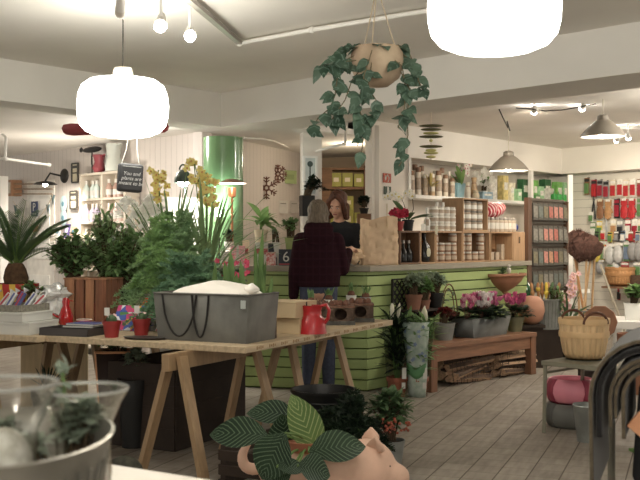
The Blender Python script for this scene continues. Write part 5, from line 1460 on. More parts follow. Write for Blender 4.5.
# blue pot with orchid
q=S3(461.5,.02,SZ+.002); t=E('orchid_pot',q,'pale blue square pot with a white orchid on the long shelf','orchid',None,RZ3)
taper_box(M(),-.085,.085,0,.17,0,.17,.8).build('pot',mat('blue_pot',(128,172,184),.4,0,.05),t,solid=.008)
M().box((0,.085,.15),(.15,.15,.01)).build('soil',soil,t)
straps(t,7,.15,.24,.05,G['bright'],8,(.8,1.45),.5); 
random.seed(10); pts=[V(.08+U(-.07,.1),U(0,.1),.3+U(-.04,.12)) for i in range(20)]
flowers(t,pts,.045,wf,'flower',5,.2,flmat('orchid_pinkish',(206,130,150)),4); M().tube([(0,.08,.15),(.04,.07,.28),(.1,.06,.4)],.004).build('flower_stem',stemg,t)
for k,(px,h_,r_,lab) in enumerate(((468,.2,.03,'slim ivory candle jar beside the blue pot'),(474,.26,.04,'tall brown white figure jar beside the orchid'),(476,.1,.04,'short cream jar before the figure jar'),)):
    t=E('shelf_vase',S3(px,.1 if k!=2 else .03,SZ),lab,'vase'); M().lathe([(.001,0),(r_,.003),(r_*1.1,h_*.4),(r_*.7,h_*.75),(r_*.9,h_),(r_*.8,h_),(.001,h_*.9)],18).build('body',(jb[1],jb[2],creamp)[k],t); M().lathe([(r_*.72,h_*.7),(r_*.76,h_*.73),(r_*.72,h_*.76)],18,caps=False).build('band',jarb,t)
t=E('white_spray',S3(484,.06,SZ),'loose white blossom spray in a bottle on the long shelf','flower'); pot(t,.04,.1,whitep)
random.seed(22); flowers(t,[V(U(-.12,.1),U(-.08,.05),U(.14,.36)) for i in range(40)],.04,wf,'flower',5,.3); bushy(t,(0,0,.2),(.08,.06,.1),12,4,.05,.03,G['bright'],.1,3)
# boxes, packs under the lamp
random.seed(51)
cols=[('pack_white',(232,230,220)),('pack_yellow',(226,206,130)),('pack_cream',(236,226,200)),('pack_blue',(150,186,206)),('pack_green',(98,158,94)),('pack_deep',(44,104,62)),('pack_mint',(150,200,150)),('pack_lime',(120,190,90))]
cm={n_:mat(n_,c,.4,0,.25,22) for n_,c in cols}
def pack(px,s,w,h,m,lab,grp,z=SZ,d=.09,lm=None):
    t=E('product_box',S3(px,s,z),lab,'box',grp,RZ3)
    M().box((0,d/2,h/2),(w,d,h)).build('body',cm[m],t,bevel=.002)
    M().box((0,-.001,h*.58),(w*.7,.003,h*.3)).build('label',cm[lm or 'pack_white'],t)
labs_=['flat pale blue box lying lowest under the cone lamp','white box standing behind the pale blue box','yellow box standing under the cone lamp','cream box beside the yellow one under the cone lamp','dark green box at the shelf upright','mint box beside the dark green box']
for k,(px,s,w,h,m) in enumerate(((488,.02,.24,.09,'pack_blue'),(494,.16,.16,.28,'pack_white'),(506,.14,.13,.33,'pack_yellow'),(513,.1,.12,.24,'pack_cream'),(526,.1,.16,.3,'pack_deep'),(520,.04,.1,.16,'pack_mint'))): pack(px,s,w,h,m,labs_[k],'boxes under the cone lamp')
for k,(px,s,w,h,m) in enumerate(((536,.1,.14,.3,'pack_lime'),(542,.06,.13,.22,'pack_mint'),(548,.12,.18,.33,'pack_deep'),(552,.03,.12,.2,'pack_white'),(560,.04,.15,.3,'pack_lime'),(538,.02,.14,.1,'pack_green'),(566,.02,.12,.3,'pack_mint'))):
    pack(px,s,w,h,m,'%s from the upright among the green product boxes on the long shelf'%('green box '+ORD[k]),'green boxes on the long shelf')
canm=mat('can_green',(60,180,80),.3,0,.06)
for k,px in enumerate((554,558.5,563,577)):
    t=E('watering_can',S3(px,.0,SZ),('bright green plastic watering can nearest the shelf upright','bright green watering can in the middle of the row','bright green watering can third from the upright','dark green watering can beyond the corner post')[k],'watering can','green watering cans',RZ3+.5)
    mm_=canm if k<3 else mat('can_dark',(70,120,84),.4)
    M().lathe([(.001,0),(.05,.002),(.052,.1),(.03,.125),(.028,.12),(.045,.095),(.001,.02)],20).build('body',mm_,t)
    M().tube([(.045,0,.03),(.1,0,.1),(.13,0,.16)],[.012,.009,.007],8).build('spout',mm_,t); M().ball((.135,0,.166),(.018,.018,.01),10,5).build('rose',mm_,t)
    M().tube([(-.045,0,.03),(-.085,0,.06),(-.08,0,.13),(-.03,0,.15),(.01,0,.125)],.008,8).build('handle',mm_,t)
# fish mobile
q=P(431,128,9.2); t=E('slat_mobile',q,'hanging mobile of lens shaped green and yellow slats','mobile')
ml=[mat('slat_green',(106,104,70),.5),mat('slat_yellow',(212,204,128),.5)]
for k,(dz,w_,c) in enumerate(((0,.2,0),(-.034,.17,0),(-.068,.13,1),(-.1,.2,0),(-.135,.03,1),(-.19,.19,0),(-.225,.09,1),(-.25,.12,1),(-.285,.08,1))):
    M().ball((0,0,dz+.02),(w_*.58,w_*.3,.014),20,6).build('slat',ml[c],t)
M().tube([(0,0,-.3),(0,0,CEIL-q.z)],.0025).build('string',rope,t)
# pier signs
def S3f(px,y,off=.012): q=S3(px,-off,0); q.z=CH+(240-y)*q.y/FP; return q
q=S3f(387,178); t=E('fire_sign',q,'small red fire equipment sign on the white pier','sign',None,RZ3)
M().box((0,0,0),(.14,.008,.1)).build('board',mat('sign_red',(188,74,48),.5),t)
M().tube([(.01,-.006,-.04),(.03,-.006,0),(.0,-.006,.035),(-.02,-.006,.01)],.006).leaf((-.035,-.006,-.03),(0,0,1),.06,.03,up=(0,-1,0),n=4,droop=0).build('pictogram',wb,t)
q=S3f(387.5,193); t=E('exit_sign',q,'small green emergency exit sign below the red one','sign',None,RZ3)
M().box((0,0,0),(.12,.008,.14)).build('board',mat('sign_green',(36,70,52),.5),t)
M().box((.002,-.006,0),(.03,.003,.13)).leaf((-.035,-.006,-.05),(.3,0,1),.06,.02,up=(0,-1,0),n=3,droop=0).leaf((.04,-.006,-.03),(-.1,0,1),.07,.016,up=(0,-1,0),n=3,droop=0).build('pictogram',wb,t)
q=S3f(398,205); t=E('wall_lettering',q,'narrow grey vertical lettering panel on the white pier','sign',None,RZ3)
M().box((0,0,0),(.045,.006,.2)).build('board',wallm,t)
g_=M()
for k in range(11): g_.box((U(-.006,.006),-.004,-.09+k*.018),(.03 if k%2 else .02,.003,.007))
g_.build('lettering',mat('grey_ink',(128,122,114),.8),t)
t=E('thin_cane',S3f(387,210,.02),'thin pale cane rising behind the paper bag','cane'); M().tube([(0,0,-.2),(0,0,.07)],.005).build('cane',mat('cane_pale',(206,196,160),.7),t)
# ================================================================ seed packet rack at the counter end
r0=V(2.25,10.82,0); rd=A.copy(); rq=.5
RL=hit(566,r0,rd); RKZ=1.75
t=E('packet_rack',r0,'tall brown framed wire rack of seed packets at the counter end','rack',None,RA)
fr=wood('rack_frame',(106,74,54),2,.6,.7)
for x in(0,RL): M().box((x,0,(RKZ if x==0 else RKZ-.04)/2+.0),(.08 if x==0 else .03,.05,RKZ-.02)).build('post',fr,t)
w_=M()
for k in range(5): w_.beam((0,0,.72+k*.25),(RL,0,.72+k*.25),.012,.016)
for k in range(12): w_.beam((RL*k/11,.004,.7),(RL*k/11,.004,RKZ),.006,.006)
w_.build('wire_grid',mat('rack_wire',(92,84,74),.5,.5),t)
M().box((RL/2,.03,1.22),(RL,.01,1.04)).build('back_panel',mat('rack_back',(112,100,88),.8),t)
random.seed(61)
pc=[mat('seed_'+n_,c,.4,0,.35,40) for n_,c in (('red',(170,84,70)),('pink',(186,118,104)),('grey',(120,116,106)),('olive',(112,104,76)),('teal',(86,96,90)),('orange',(176,122,88)))]
seedp={}
rows=['top','second','third','fourth']
for r in range(4):
    for i in range(7):
        c=random.choice([0,0,1,2,3,5] if 2<=i<=5 and r<3 else [2,4,3,2,1])
        x=.12+i*(RL-.16)/6.2; z=.70+(3-r)*.25+.06-.0*i
        loc=r0+A*x-NB*.028+V(0,0,z); lab='%s seed packet from the frame post, %s row of the rack'%(ORD[i],rows[r])
        if c not in seedp:
            m=M().box((0,0,.08),(.115,.008,.185),mi=1).box((0,-.0052,.08),(.088,.003,.125),mi=0).box((0,0,.158),(.02,.002,.012),mi=1)
            o=m.build('seed_packet',[pc[c],mat('seed_card',(78,74,66),.5)]); tag(o,lab,'seed packet','seed packets on the rack'); o.location=loc; o.rotation_euler=(R(-6),R(7),RA); seedp[c]=o
        else: o=dup(seedp[c],loc,None,lab)
# tools in zinc tub, green demijohn
q=PZ(543,352,0); q=V((545-320)*.0104,10.4,.0)
t=E('zinc_tub',q+V(0,0,.36),'tall ribbed zinc tub of hand tools below the packet rack','tub')
M().lathe([(.001,.002),(.145,0),(.163,.3),(.168,.305),(.163,.31),(.156,.3),(.135,.01),(.001,.01)],36).build('body',zinc,t); rb=M()
for k in range(24): a=k*2*PI/24; rb.tube([(.147*math.cos(a),.147*math.sin(a),.02),(.163*math.cos(a),.163*math.sin(a),.29)],.003,4)
rb.build('rib',zincd,t)
t2=E('tub_stand',q,'dark box stand under the ribbed zinc tub','stand'); M().box((0,0,.17),(.3,.28,.34)).build('box',dk,t2); M().box((0,0,.35),(.32,.3,.02)).build('top',dk,t2)
tools=mat('tool_wood',(178,124,74),.5,0,.15,9); ylw=mat('tool_yellow',(222,190,60),.4); grn=mat('tool_green',(74,110,66),.5)
random.seed(71)
for k in range(7):
    a=U(0,6.28); px_=[-.09,-.05,-.02,.02,.05,.09,.0][k]
    t=E('hand_tool',q+V(px_,-.03+.03*(k%3),.374),['wooden handled trowel at the demijohn side of the zinc tub','yellow gripped hand fork in the zinc tub','wooden dibber standing in the middle of the zinc tub','broad wooden hand brush in the zinc tub','green handled weeder in the zinc tub','wooden handled fork at the orchid side of the zinc tub','short yellow trowel at the back of the zinc tub'][k],'hand tool','hand tools in the zinc tub')
    t.rotation_euler=(U(-.1,.1),px_*1.5,0)
    mm_=[tools,tools,tools,tools,grn,tools,ylw][k]
    M().tube([(0,0,.0),(0,0,.3),(0,0,.33),(0,0,.45),(0,0,.47)],[.006,.006,.014,.016,.006],8).build('handle',mm_,t)
    M().ball((0,0,.4 if k==1 else .36),(.024,.018,.03),10,6).build('grip',ylw if k in(1,6) else mm_,t)
    M().leaf((0,0,.12),(0,0,-1),.11,.05,up=(0,-1,0),droop=0,fold=.3).build('blade',jarm,t,solid=.002)
bushyt=E('fern_sprig',q+V(.1,-.05,.374),'green leaf sprigs tucked into the zinc tub','plant'); bushy(bushyt,(0,0,.35),(.12,.1,.1),18,6,.07,.03,G['mid'],.02,75)
q=V((525-320)*.0106,10.62,.55); t=E('demijohn',q,'dark green glass demijohn under the packet rack','bottle')
M().lathe([(.001,0),(.075,.004),(.09,.05),(.09,.18),(.06,.26),(.025,.3),(.022,.36),(.028,.362),(.026,.375),(.001,.375)],28).build('body',mat('bottle_green',(18,74,40),.08,0,.1,spec=.8),t); M().lathe([(.02,.375),(.022,.4),(.001,.402)],12).build('cork',tools,t)
t2=E('bottle_stand',V(q.x,q.y,0),'dark narrow stand under the demijohn','stand'); M().box((0,0,.265),(.19,.19,.53)).build('box',dk,t2); M().box((0,0,.54),(.21,.21,.02)).build('top',dk,t2)
# pink orchid in front of the corner post
q=V((568-320)*.0105,10.5,.0); t=E('boat_orchid',q,'pale pink spiked orchid with long dark leaves below the shelf corner','orchid'); pot(t,.1,.4,blackp)
straps(t,26,.4,.42,.026,G['dark'],88,(.5,1.4),.9); random.seed(89)
pts=[V(-.04+.1*f+U(-.04,.04),U(-.06,0),.55+.38*f) for f in [i/21 for i in range(22)]]
flowers(t,pts,.04,flmat('orchid_pale_pink',(224,176,176)),'flower',5,.3,yec); M().tube([(0,0,.4),(-.02,0,.6),(.06,0,.93)],.005).build('flower_stem',stemg,t)
# ================================================================ brooms in the corner
brm=mat('bristle_brown',(84,54,44),.95,0,.35,40)
hw=wood('handle_wood',(200,160,112),2,.5,.8)
q=P(583,240,12.2)
bs=E('broom_bin',V(q.x,q.y,0),'grey wire bin that holds the upturned brooms','bin'); 
wm=M()
for k in range(14): a=k*2*PI/14; wm.tube([(.17*math.cos(a),.17*math.sin(a),.02),(.2*math.cos(a),.2*math.sin(a),.42)],.006,5)
wm.build('wire',zincd,bs); M().lathe([(.2,.41),(.206,.42),(.2,.43)],24,caps=False).lathe([(.17,.01),(.176,.02),(.17,.03)],24,caps=False).lathe([(.001,.01),(.17,.01)],20,caps=False).build('hoop',zincd,bs)
for k,(x0,x1,y1,hd) in enumerate(((-.07,.1,.0,.0),(.06,-.1,.03,.0),(.02,.03,-.05,1),(-.02,-.06,.08,1),(.1,.16,.05,0))):
    b0=V(q.x+x0,q.y+(k-2)*.03,.025); b1=V(q.x+x1,q.y+y1,1.1+.02*k)
    t=E('broom',b0,('upturned broom with a round brown head, first in the wire bin','wooden tool handle crossing the first in the wire bin','upturned broom with the broadest brown head','upturned broom half hidden by the broadest one','leaning wooden tool handle nearest the woven basket')[k],'broom','brooms in the wire bin')
    M().tube([(0,0,0),b1-b0],.014,8).build('handle',hw if k!=1 else tools,t)
    if k in(0,2,3):
        random.seed(k+90); m=M(); c=b1-b0+V((-.09,.0,.02)[(0,2,3).index(k)],0,.06+.03*(k==3))
        for i in range(240): d=rdir(-.5,1.5); 
        m.ball(c,(.19,.1,.14),20,12)
        for i,v in enumerate(m.v):
            v=V(*v); n_=noise.noise(v*22)*.3+1; m.v[i]=tuple(c+(v-c)*n_)
        st_=len(m.v)
        for i in range(420):
            d=rdir(-1.1,1.5); p=c+V(d.x*.15,d.y*.1,d.z*.11); m.leaf(p,d+V(0,0,-.1),.07,.008,n=2,droop=.3)
        m.build('bristle_head',brm,t)
t=E('spade',V(q.x+.32,q.y-.1,.0),'grey handled spade leaning beside the brooms','spade')
M().tube([(.2,.0,.05),(-.12,.05,.98)],.013,8).build('handle',mat('grey_handle',(170,160,140),.5),t); M().leaf((.2,0,.22),(.3,0,-1),.24,.16,up=(0,-1,.2),droop=0,n=5,shape=.4).build('blade',zincd,t,solid=.004)
for k in range(3):
    t=E('bamboo_bundle',V(q.x+.62+.09*k,q.y-.6,0),('olive cane leaning beside the woven basket shelf','grey cane leaning in front of the white boards','dark cane leaning nearest the white table')[k],'cane','leaning canes'); M().tube([(-.03,0,0),(.1,.25,.85)],.016,7).build('cane',mat('cane_olive',(120,112,80),.7),t); M().lathe([(.0165,.3),(.019,.305),(.0165,.31)],10,caps=False).build('knot',bark2,t,V(.017,.088,0))
# ================================================================ tool wall: hanging goods
def S4(px,y,off=.06): o=W4o+n4*off; q=o+d4*hit(px,o,d4); q.z=CH+(240-y)*q.y/FP; return q
hang=[]
def hangmesh(kind,w,h):
    m=M()
    if kind=='card':   # blister card with goods
        m.box((0,0,-h/2),(w,.006,h)); m.box((0,-.012,-h*.62),(w*.75,.022,h*.6),mi=1); m.box((0,-.005,-h*.14),(w*.9,.004,h*.16),mi=2)
    elif kind=='glove':
        m.ball((0,-.01,-h*.62),(w*.5,.022,h*.34),14,8,mi=0)
        m.box((0,-.006,-h*.2),(w*.8,.02,h*.3),mi=0)
        for k in range(4): m.caps((-w*.33+k*w*.22,-.012,-h*.8),(-w*.36+k*w*.24,-.014,-h*(.96 if k in(1,2) else .9)),w*.11,w*.09,8,mi=0)
        m.caps((w*.4,-.012,-h*.5),(w*.6,-.014,-h*.66),w*.12,w*.09,8,mi=0); m.box((0,-.012,-h*.07),(w*.6,.01,h*.12),mi=2)
    elif kind=='bag':
        m.ball((0,-.03,-h*.55),(w*.5,.05,h*.45),14,9,mi=1); m.box((0,-.01,-h*.06),(w*.9,.006,h*.14),mi=2)
    elif kind=='shears':
        m.tube([(0,0,0),(-w*.15,-.01,-h*.4),(-w*.3,-.01,-h)],[w*.07,w*.12,w*.14],8,mi=1); m.tube([(0,0,0),(w*.15,-.01,-h*.4),(w*.3,-.01,-h)],[w*.07,w*.12,w*.14],8,mi=1); m.leaf((0,-.01,-h*.1),(0,0,1),h*.3,w*.2,up=(0,-1,0),droop=0,mi=2)
    m.tube([(0,.0,-.005),(0,.03,.01),(0,.06,.01)],.004,5,mi=2)
    return m
hc=dict(red=(196,40,48),crimson=(170,36,56),tan=(190,140,92),black=(42,42,46),white=(232,230,224),grey=(150,150,152),yellow=(222,200,80),green=(96,140,84),brown=(140,96,66),blue=(110,130,160),cream=(226,216,190),silver=(190,192,192))
hm={k:mat('goods_'+k,c,.45,0,.15,25) for k,c in hc.items()}
def hg(px,y,w,h,kind,c,lab,name='hanging_card',cat='packet',grp=None,off=.06):
    w*=1.18; h*=1.16; q=S4(px,y,off); o=hangmesh(kind,w,h).build(name,[hm[x] for x in c],None,q,RZ4); tag(o,lab,cat,grp); return o
row1=[(587,178,'brown','olive'),(594,180,'crimson','red'),(600,180,'grey','crimson'),(606,181,'grey','crimson'),(613,180,'cream','red'),(620,179,'white','red'),(626,180,'cream','red'),(633,179,'white','red'),(640,179,'brown','crimson')]
for i,(px,y,a,b_) in enumerate(row1):
    b_='green' if b_=='olive' else b_
    hg(px,y,.072,.2,'card',(a,b_,'black' if i<4 else 'white'),'%s hanging pack from the corner in the top row of the tool wall'%ORD[i],grp='packs in the top row')
row2=[(594,199,'shears','black','black'),(600.5,199,'glove','brown','cream'),(608.5,199,'glove','tan','white'),(617,199,'card','black','crimson'),(624.5,198,'glove','red','white'),(632,198,'glove','red','white'),(640,198,'card','grey','green')]
for i,(px,y,kd,a,b_) in enumerate(row2):
    w_=.1 if kd=='glove' else .075
    hg(px,y,w_,.24 if kd!='card' else .22,kd,(a,a if kd!='card' else b_,b_),['black handled shears at the corner end of the second row','brown glove beside the black shears','tan leather glove in the second row of the tool wall','black and red card between the tan and red gloves','red glove in the second row, nearer the corner','red glove in the second row, farther from the corner','grey card beyond the red gloves'][i],name={'glove':'work_glove','shears':'garden_shears','card':'hanging_card'}[kd],cat={'glove':'glove','shears':'shears','card':'packet'}[kd])
row3=[(593,222,'card','green','white'),(599.5,221,'card','yellow','green'),(606.5,220,'shears','black','silver'),(613.5,219,'card','cream','tan'),(620,220,'card','grey','black'),(628,219,'card','crimson','white'),(635,219,'card','white','crimson'),(641,219,'card','cream','green')]
for i,(px,y,kd,a,b_) in enumerate(row3):
    hg(px,y,.075,.24,kd,(a,b_,'white' if kd=='card' else 'silver'),'%s item from the corner in the third row of the tool wall'%ORD[i],name='hanging_card' if kd=='card' else 'garden_shears',cat='packet' if kd=='card' else 'shears',grp='third row goods')
row4=[(597,242,'bag','green','yellow'),(602,240,'card','yellow','green'),(606,240,'card','red','white'),(611,244,'bag','white','silver'),(619,243,'bag','grey','silver'),(627,240,'card','green','blue'),(634,240,'bag','grey','grey'),(640,240,'bag','blue','grey')]
for i,(px,y,kd,a,b_) in enumerate(row4):
    hg(px,y,.09 if kd=='card' else .13,.24,kd,(a,b_,'white' if i!=6 else 'crimson'),'%s item from the corner in the lowest hanging row of the tool wall'%ORD[i],name='hanging_bag' if kd=='bag' else 'hanging_card',cat='packet',grp='lowest row goods')
for i,(px,y,a,b_) in enumerate(((591,212,'white','green'),(597,231,'green','black'),(603,230,'cream','red'),(610,232,'yellow','green'),(616.5,231,'black','grey'),(623,231,'blue','white'),(631,231,'brown','red'),(638,231,'cream','blue'))):
    hg(px,y,.06,.12,'card',(a,b_,'black' if i%2 else 'white'),'%s small card from the corner between the third and lowest rows'%ORD[i],grp='small cards between the rows',off=.085)
row5=[(601,260,'bag','silver','grey'),(611,262,'card','green','silver'),(617,262,'bag','white','silver'),(625,262,'card','crimson','brown'),(637,262,'card','grey','green')]
for i,(px,y,kd,a,b_) in enumerate(row5):
    hg(px,y,.1,.16,kd,(a,b_,'white'),'%s small clear pack from the brooms, just above the woven basket shelf'%ORD[i],name='hanging_pack',cat='packet',grp='clear packs over the basket')
hg(619,288,.04,.14,'card',('crimson','black','crimson'),'small dark red tag hanging under the basket shelf','hanging_tag','tag')
# basket shelf
q=S4(603,286,.40); t=E('tool_shelf',q,'thin brown shelf board on the white boarded tool wall','shelf',None,RZ4)
M().box((.7,.16,-.012),(1.4,.39,.024)).build('board',wood('shelf_red',(146,104,76),0,.6,.7),t)
for x in(.1,1.3): M().box((x,.28,-.06),(.025,.08,.08)).build('bracket',white,t)
wick=mat('wicker_brown',(190,138,86),.7,0,.2,50,.3,90)
bq=S4(620,284.5,.235); bq.z=q.z+.002
basket(bq,.19,.245,'brown woven basket on the thin shelf of the tool wall',26,False,wick,mat('wicker_hoop',(176,124,74),.6),name='woven_basket',sx=1.0)
t=E('dark_basket',S4(636,284.5,.16)+V(0,0,0),'small dark basket beyond the woven basket','basket'); t.location.z=q.z+.002
M().lathe([(.001,.003),(.09,0),(.11,.14),(.1,.14),(.08,.01),(.001,.01)],24).build('body',mat('wicker_dark',(84,62,46),.8,0,.3,40,.4,80),t); M().lathe([(.108,.13),(.114,.14),(.108,.15)],24,caps=False).build('rim',MC['wicker_dark'],t)
# white display table with plant
wt=V(*PZ(613,333,.72)); 
tz=CH+(240-322)*9.2/FP
t0=P(613,322,9.2)
t=E('display_table',V(t0.x,t0.y,0),'white display table edge with the white planter, by the tool wall','table',None,-.25)
zt=t0.z
M().box((.6,.35,zt-.03),(1.2,.7,.07)).build('table_top',white,t,bevel=.003)
for x in(.05,1.15):
    for y in(.06,.64): M().box((x,y,(zt-.065)/2),(.06,.06,zt-.065)).build('leg',white,t)
M().box((.6,.35,.2),(1.1,.6,.03)).build('lower_shelf',white,t)
for k,(x,c) in enumerate(((.2,'can_green'),(.34,'tool_red'),(.47,'soil'))):
    mm_=MC['can_green'] if k==0 else mat('tool_red',(170,60,50),.5) if k==1 else terra
    b=E('lower_pot',t.location+V(x,.05,.216),('green pot on the lower shelf of the white table','red pot on the lower shelf of the white table','terracotta pot on the lower shelf of the white table')[k],'pot','pots on the lower table shelf'); pot(b,.06,.14,mm_)
b=E('white_planter',t.location+V(.24,.18,zt+.005),'white planter of bright green leaves on the white display table','potted plant',None,-.25)
taper_box(M(),-.08,.16,-.08,.08,0,.16,.88).build('pot',whitep,b,solid=.006); M().box((.04,0,.14),(.2,.13,.01)).build('soil',soil,b); 
bushy(b,(.05,0,.22),(.15,.11,.1),34,8,.06,.045,G['bright'],.14,111)
# carved round board in basket
q=P(600,322,8.2); t=E('carved_board',q,'round brown carved wooden board standing behind the yellow basket','board'); t.rotation_euler=(R(-12),0,-.3)
cw2=mat('carved_wood',(160,106,72),.55,0,.15,8)
o=M().lathe([(.001,-.012),(.135,-.012),(.14,0),(.135,.012),(.001,.012)],10,m=Matrix.Rotation(PI/2,4,'X')).build('disc',cw2,t); 
cm_=M()
for k in range(6): cm_.leaf((0,-.014,0),V(math.cos(k*1.047),0,math.sin(k*1.047)),.05,.025,up=(0,-1,0),n=3,droop=0)
cm_.build('carving',mat('carved_dark',(74,44,32),.6),t)
M().box((0,.02,-.25),(.08,.02,.3)).build('stem',cw2,t)
t2=E('display_block',V(q.x,q.y+.02,0),'dark block that carries the round carved board','block'); M().box((0,0,(q.z-.4)/2),(.3,.2,q.z-.4)).build('block',dk,t2); M().box((0,0,q.z-.395),(.32,.22,.01)).build('top',dk,t2)
t=E('terracotta_pot',V(2.62,8.35,0),'terracotta pot on the floor behind the yellow basket','pot'); pot(t,.13,.5,mat('terracotta_brown',(150,92,62),.75))
# ================================================================ far wall at the rear of the shop
def S1(px,y,off=.03): o=W1b+n1*off; q=o+d1*hit(px,o,d1); q.z=CH+(240-y)*q.y/FP; return q
RZ1=math.atan2(d1.y,d1.x)
def W(a,b,y): qa=S1(a,y); qb=S1(b,y); return (qb-qa).length
def Hh(px,y0,y1): q=S1(px,y0); return (y1-y0)*q.y/FP
bge=mat('beige_wood',(208,196,178),.6,0,.05,5)
# bottle shelf unit
x0,x1=79,124
w_=W(x0,x1,200); zb=S1(x0,262,.2).z; zt_=S1(x0,174,.2).z
q=S1(x0,0,.2); q.z=0; t=E('bottle_cabinet',q,'tall beige open cabinet of bottles with red and white jugs on top','cabinet',None,RZ1)
M().box((w_/2,.17,zt_/2),(w_,.02,zt_)).build('back',bge,t)
for x in(.02,w_/2,w_-.02): M().box((x,.09,zt_/2),(.035,.18,zt_)).build('side',bge,t)
lev=[S1(x0,y,.2).z for y in(199,222,246,268)]+[.1]
for z in [zt_]+lev: M().box((w_/2,.09,z-.012),(w_,.18,.024)).build('board',bge,t)
random.seed(101)
bcol=[mat('bath_'+n_,c,.25,0,.05) for n_,c in (('mint',(200,214,206)),('brown',(176,142,126)),('lilac',(206,194,216)),('rose',(236,206,194)),('cream',(232,222,190)))]
bp={}
bot=lambda: M().lathe([(.001,0),(.036,.003),(.038,.02),(.038,.12),(.02,.145),(.018,.16)],12,caps=False).lathe([(.02,.16),(.02,.2),(.001,.202)],12,mi=1,caps=False).lathe([(.0385,.03),(.0385,.09)],12,mi=2,caps=False)
for r in range(3):
    for s in range(2):
        ci=[[0,1],[2,3],[4,4]][r][s]
        for i in range(4):
            q=S1(x0,0,.2)+d1*(.07+s*w_/2+i*(w_/2-.1)/3.4)-n1*(.055+.02*(i%2)); q.z=lev[r]+.001
            lab='%s bottle of the %s compartment, %s shelf, beige cabinet'%(ORD[i],('door side','sign side')[s],('top','second','third')[r])
            if ci not in bp: o=bot().build('toiletry_bottle',[bcol[ci],jarl,wb]); tag(o,lab,'bottle','bottles in the beige cabinet'); o.location=q; bp[ci]=o
            else: dup(bp[ci],q,U(0,6),lab)
# jugs on top
for k,(px,c,h_,lab) in enumerate(((99,(150,62,70),.2,'red enamel jug standing on top of the beige cabinet'),(114,(196,200,190),.3,'pale grey enamel jug on top of the beige cabinet'))):
    q=S1(px,0,.14); q.z=zt_+.001; t=E('enamel_jug',q,lab,'jug',None,RZ1); m_=mat('jug%d'%k,c,.35,0,.05)
    pr=[(.001,0),(.09,.003),(.1,.06),(.07,.16),(.09,h_)] if k else [(.001,0),(.05,.003),(.075,.05),(.05,.12),(.07,.2),(.075,h_)]
    M().lathe(pr+[(pr[-1][0]-.006,h_),(.001,h_*.6)],24).build('body',m_,t); M().tube([(-.08,0,.06),(-.15,0,.1),(-.15,0,.2),(-.08,0,h_-.02)],.009,8).build('handle',blackm if not k else m_,t)
    M().leaf((.06,0,h_-.03),(1,0,.5),.1,.06,n=4).build('spout',m_,t,solid=.004)
q=S1(92,0,.12); q.z=zt_+.001; t=E('metal_fish',q,'black metal fish on a stand on top of the beige cabinet','ornament',None,RZ1)
M().ball((0,0,.27),(.2,.03,.035),20,8).leaf((-.18,0,.27),(-1,0,.4),.09,.07,up=(0,-1,0),n=3).build('body',blackm,t); M().tube([(0,0,0),(0,0,.25)],.008).lathe([(.05,0),(.05,.008),(.001,.009)],16).build('stand',blackm,t)
# door with parking sign, lit nook
q=S1(27,0,.015); q.z=0; dw=W(27,54,220); 
S('door_1',M().box((dw/2,.02,1.0),(dw,.04,2.02)).box((dw/2,-.004,1.45),(dw*.72,.012,.8),mi=1).box((dw/2,-.004,.5),(dw*.72,.012,.7),mi=1),[mat('door_white',(236,230,220),.5),mat('door_panel',(240,236,228),.5)],q,RZ1)
q=S1(34.5,209,.06); t=E('parking_sign',q,'small dark blue parking sign on the white door','sign',None,RZ1)
bd_=M().box((0,0,0),(.15,.012,.185)).build('board',mat('sign_blue',(30,44,86),.5),t); text('P',.14,wb,bd_,(0,-.0068,.02)); M().box((0,-.0065,-.06),(.08,.002,.012)).build('plate_line',wb,t)
q=S1(34,228,.06); t=E('red_plaque',q,'red and white plaque on the door below the parking sign','sign',None,RZ1); M().box((0,0,0),(.16,.012,.09)).build('board',mat('plaque_red',(196,90,84),.5),t); M().box((0,-.0068,0),(.1,.002,.03)).build('lettering',wb,t)
# bunting
pts=[]; 
for i in range(17):
    f=i/16; px=13+f*40; y=201+34*math.sin(PI*f)*.75*.9-2*f; pts.append(S1(px,y-4*f,.1))
t=E('bunting',pts[0],'string of small grey and white pennants across the white door','bunting')
M().tube([p-pts[0] for p in pts],.004,5).build('string',rope,t)
for k,i in enumerate((1,2,5,8,11,14,16)):
    p=pts[i]-pts[0]; m=M(); m.add([p+d1*-.05,p+d1*.05,p+V(0,0,-.12)],[(0,1,2)]); m.build('pennant',mat('pennant_grey',(96,116,118),.8) if k in(0,1,5,6) else mat('pennant_pale',(214,204,192),.8),t,solid=.003)
# rails, wall lamp, frames, plates
for k,y in enumerate((184,189,194)):
    qa=S1(13,y,.12); qb=S1(52,y,.12); t=E('wire_rail',qa,('uppermost','middle','lowest')[k]+' of the thin brown rails above the white door','rail'); M().tube([(0,0,0),qb-qa],.009,6).build('rod',mat('rail_brown',(150,124,98),.6),t); M().tube([(0,0,0),-n1*.11],.006).build('bracket',bark2,t)
q=S1(10,188,.14); t=E('wooden_box',q,'brown wooden box fixed high beside the rails','box',None,RZ1); M().box((0,.05,0),(.15,.14,.2)).build('box',mat('box_brown',(176,128,92),.6),t); M().box((0,-.022,0),(.1,.004,.14)).build('panel',bge,t)
q=S1(63,176,.2); t=E('wall_lamp',q,'black swing arm wall lamp above the lit alcove','lamp',None,RZ1)
M().ball((.03,.0,0),(.085,.03,.085),18,10).build('rosette',blackm,t); M().tube([(.0,-.02,0),(-.08,-.12,.03),(-.12,-.16,-.06)],.012,8).build('arm',blackm,t)
M().lathe([(.14,-.1),(.1,-.075),(.03,-.06),(.001,-.055)],24,c=(-.12,-.16,0),caps=False).build('lamp_shade',blackm,t); M().ball((-.12,-.16,-.095),.03,10,7).build('bulb',emis('lamp_bulb',(255,244,225),30),t)
light('SPOT','wall_lamp_light',V(*S1(61,184,.45)),NOOK,aim=S1(63,250,.15),cone=120)
light('POINT','alcove_light',V(*S1(58,200,.8)),NOOK*.35,size=.06)
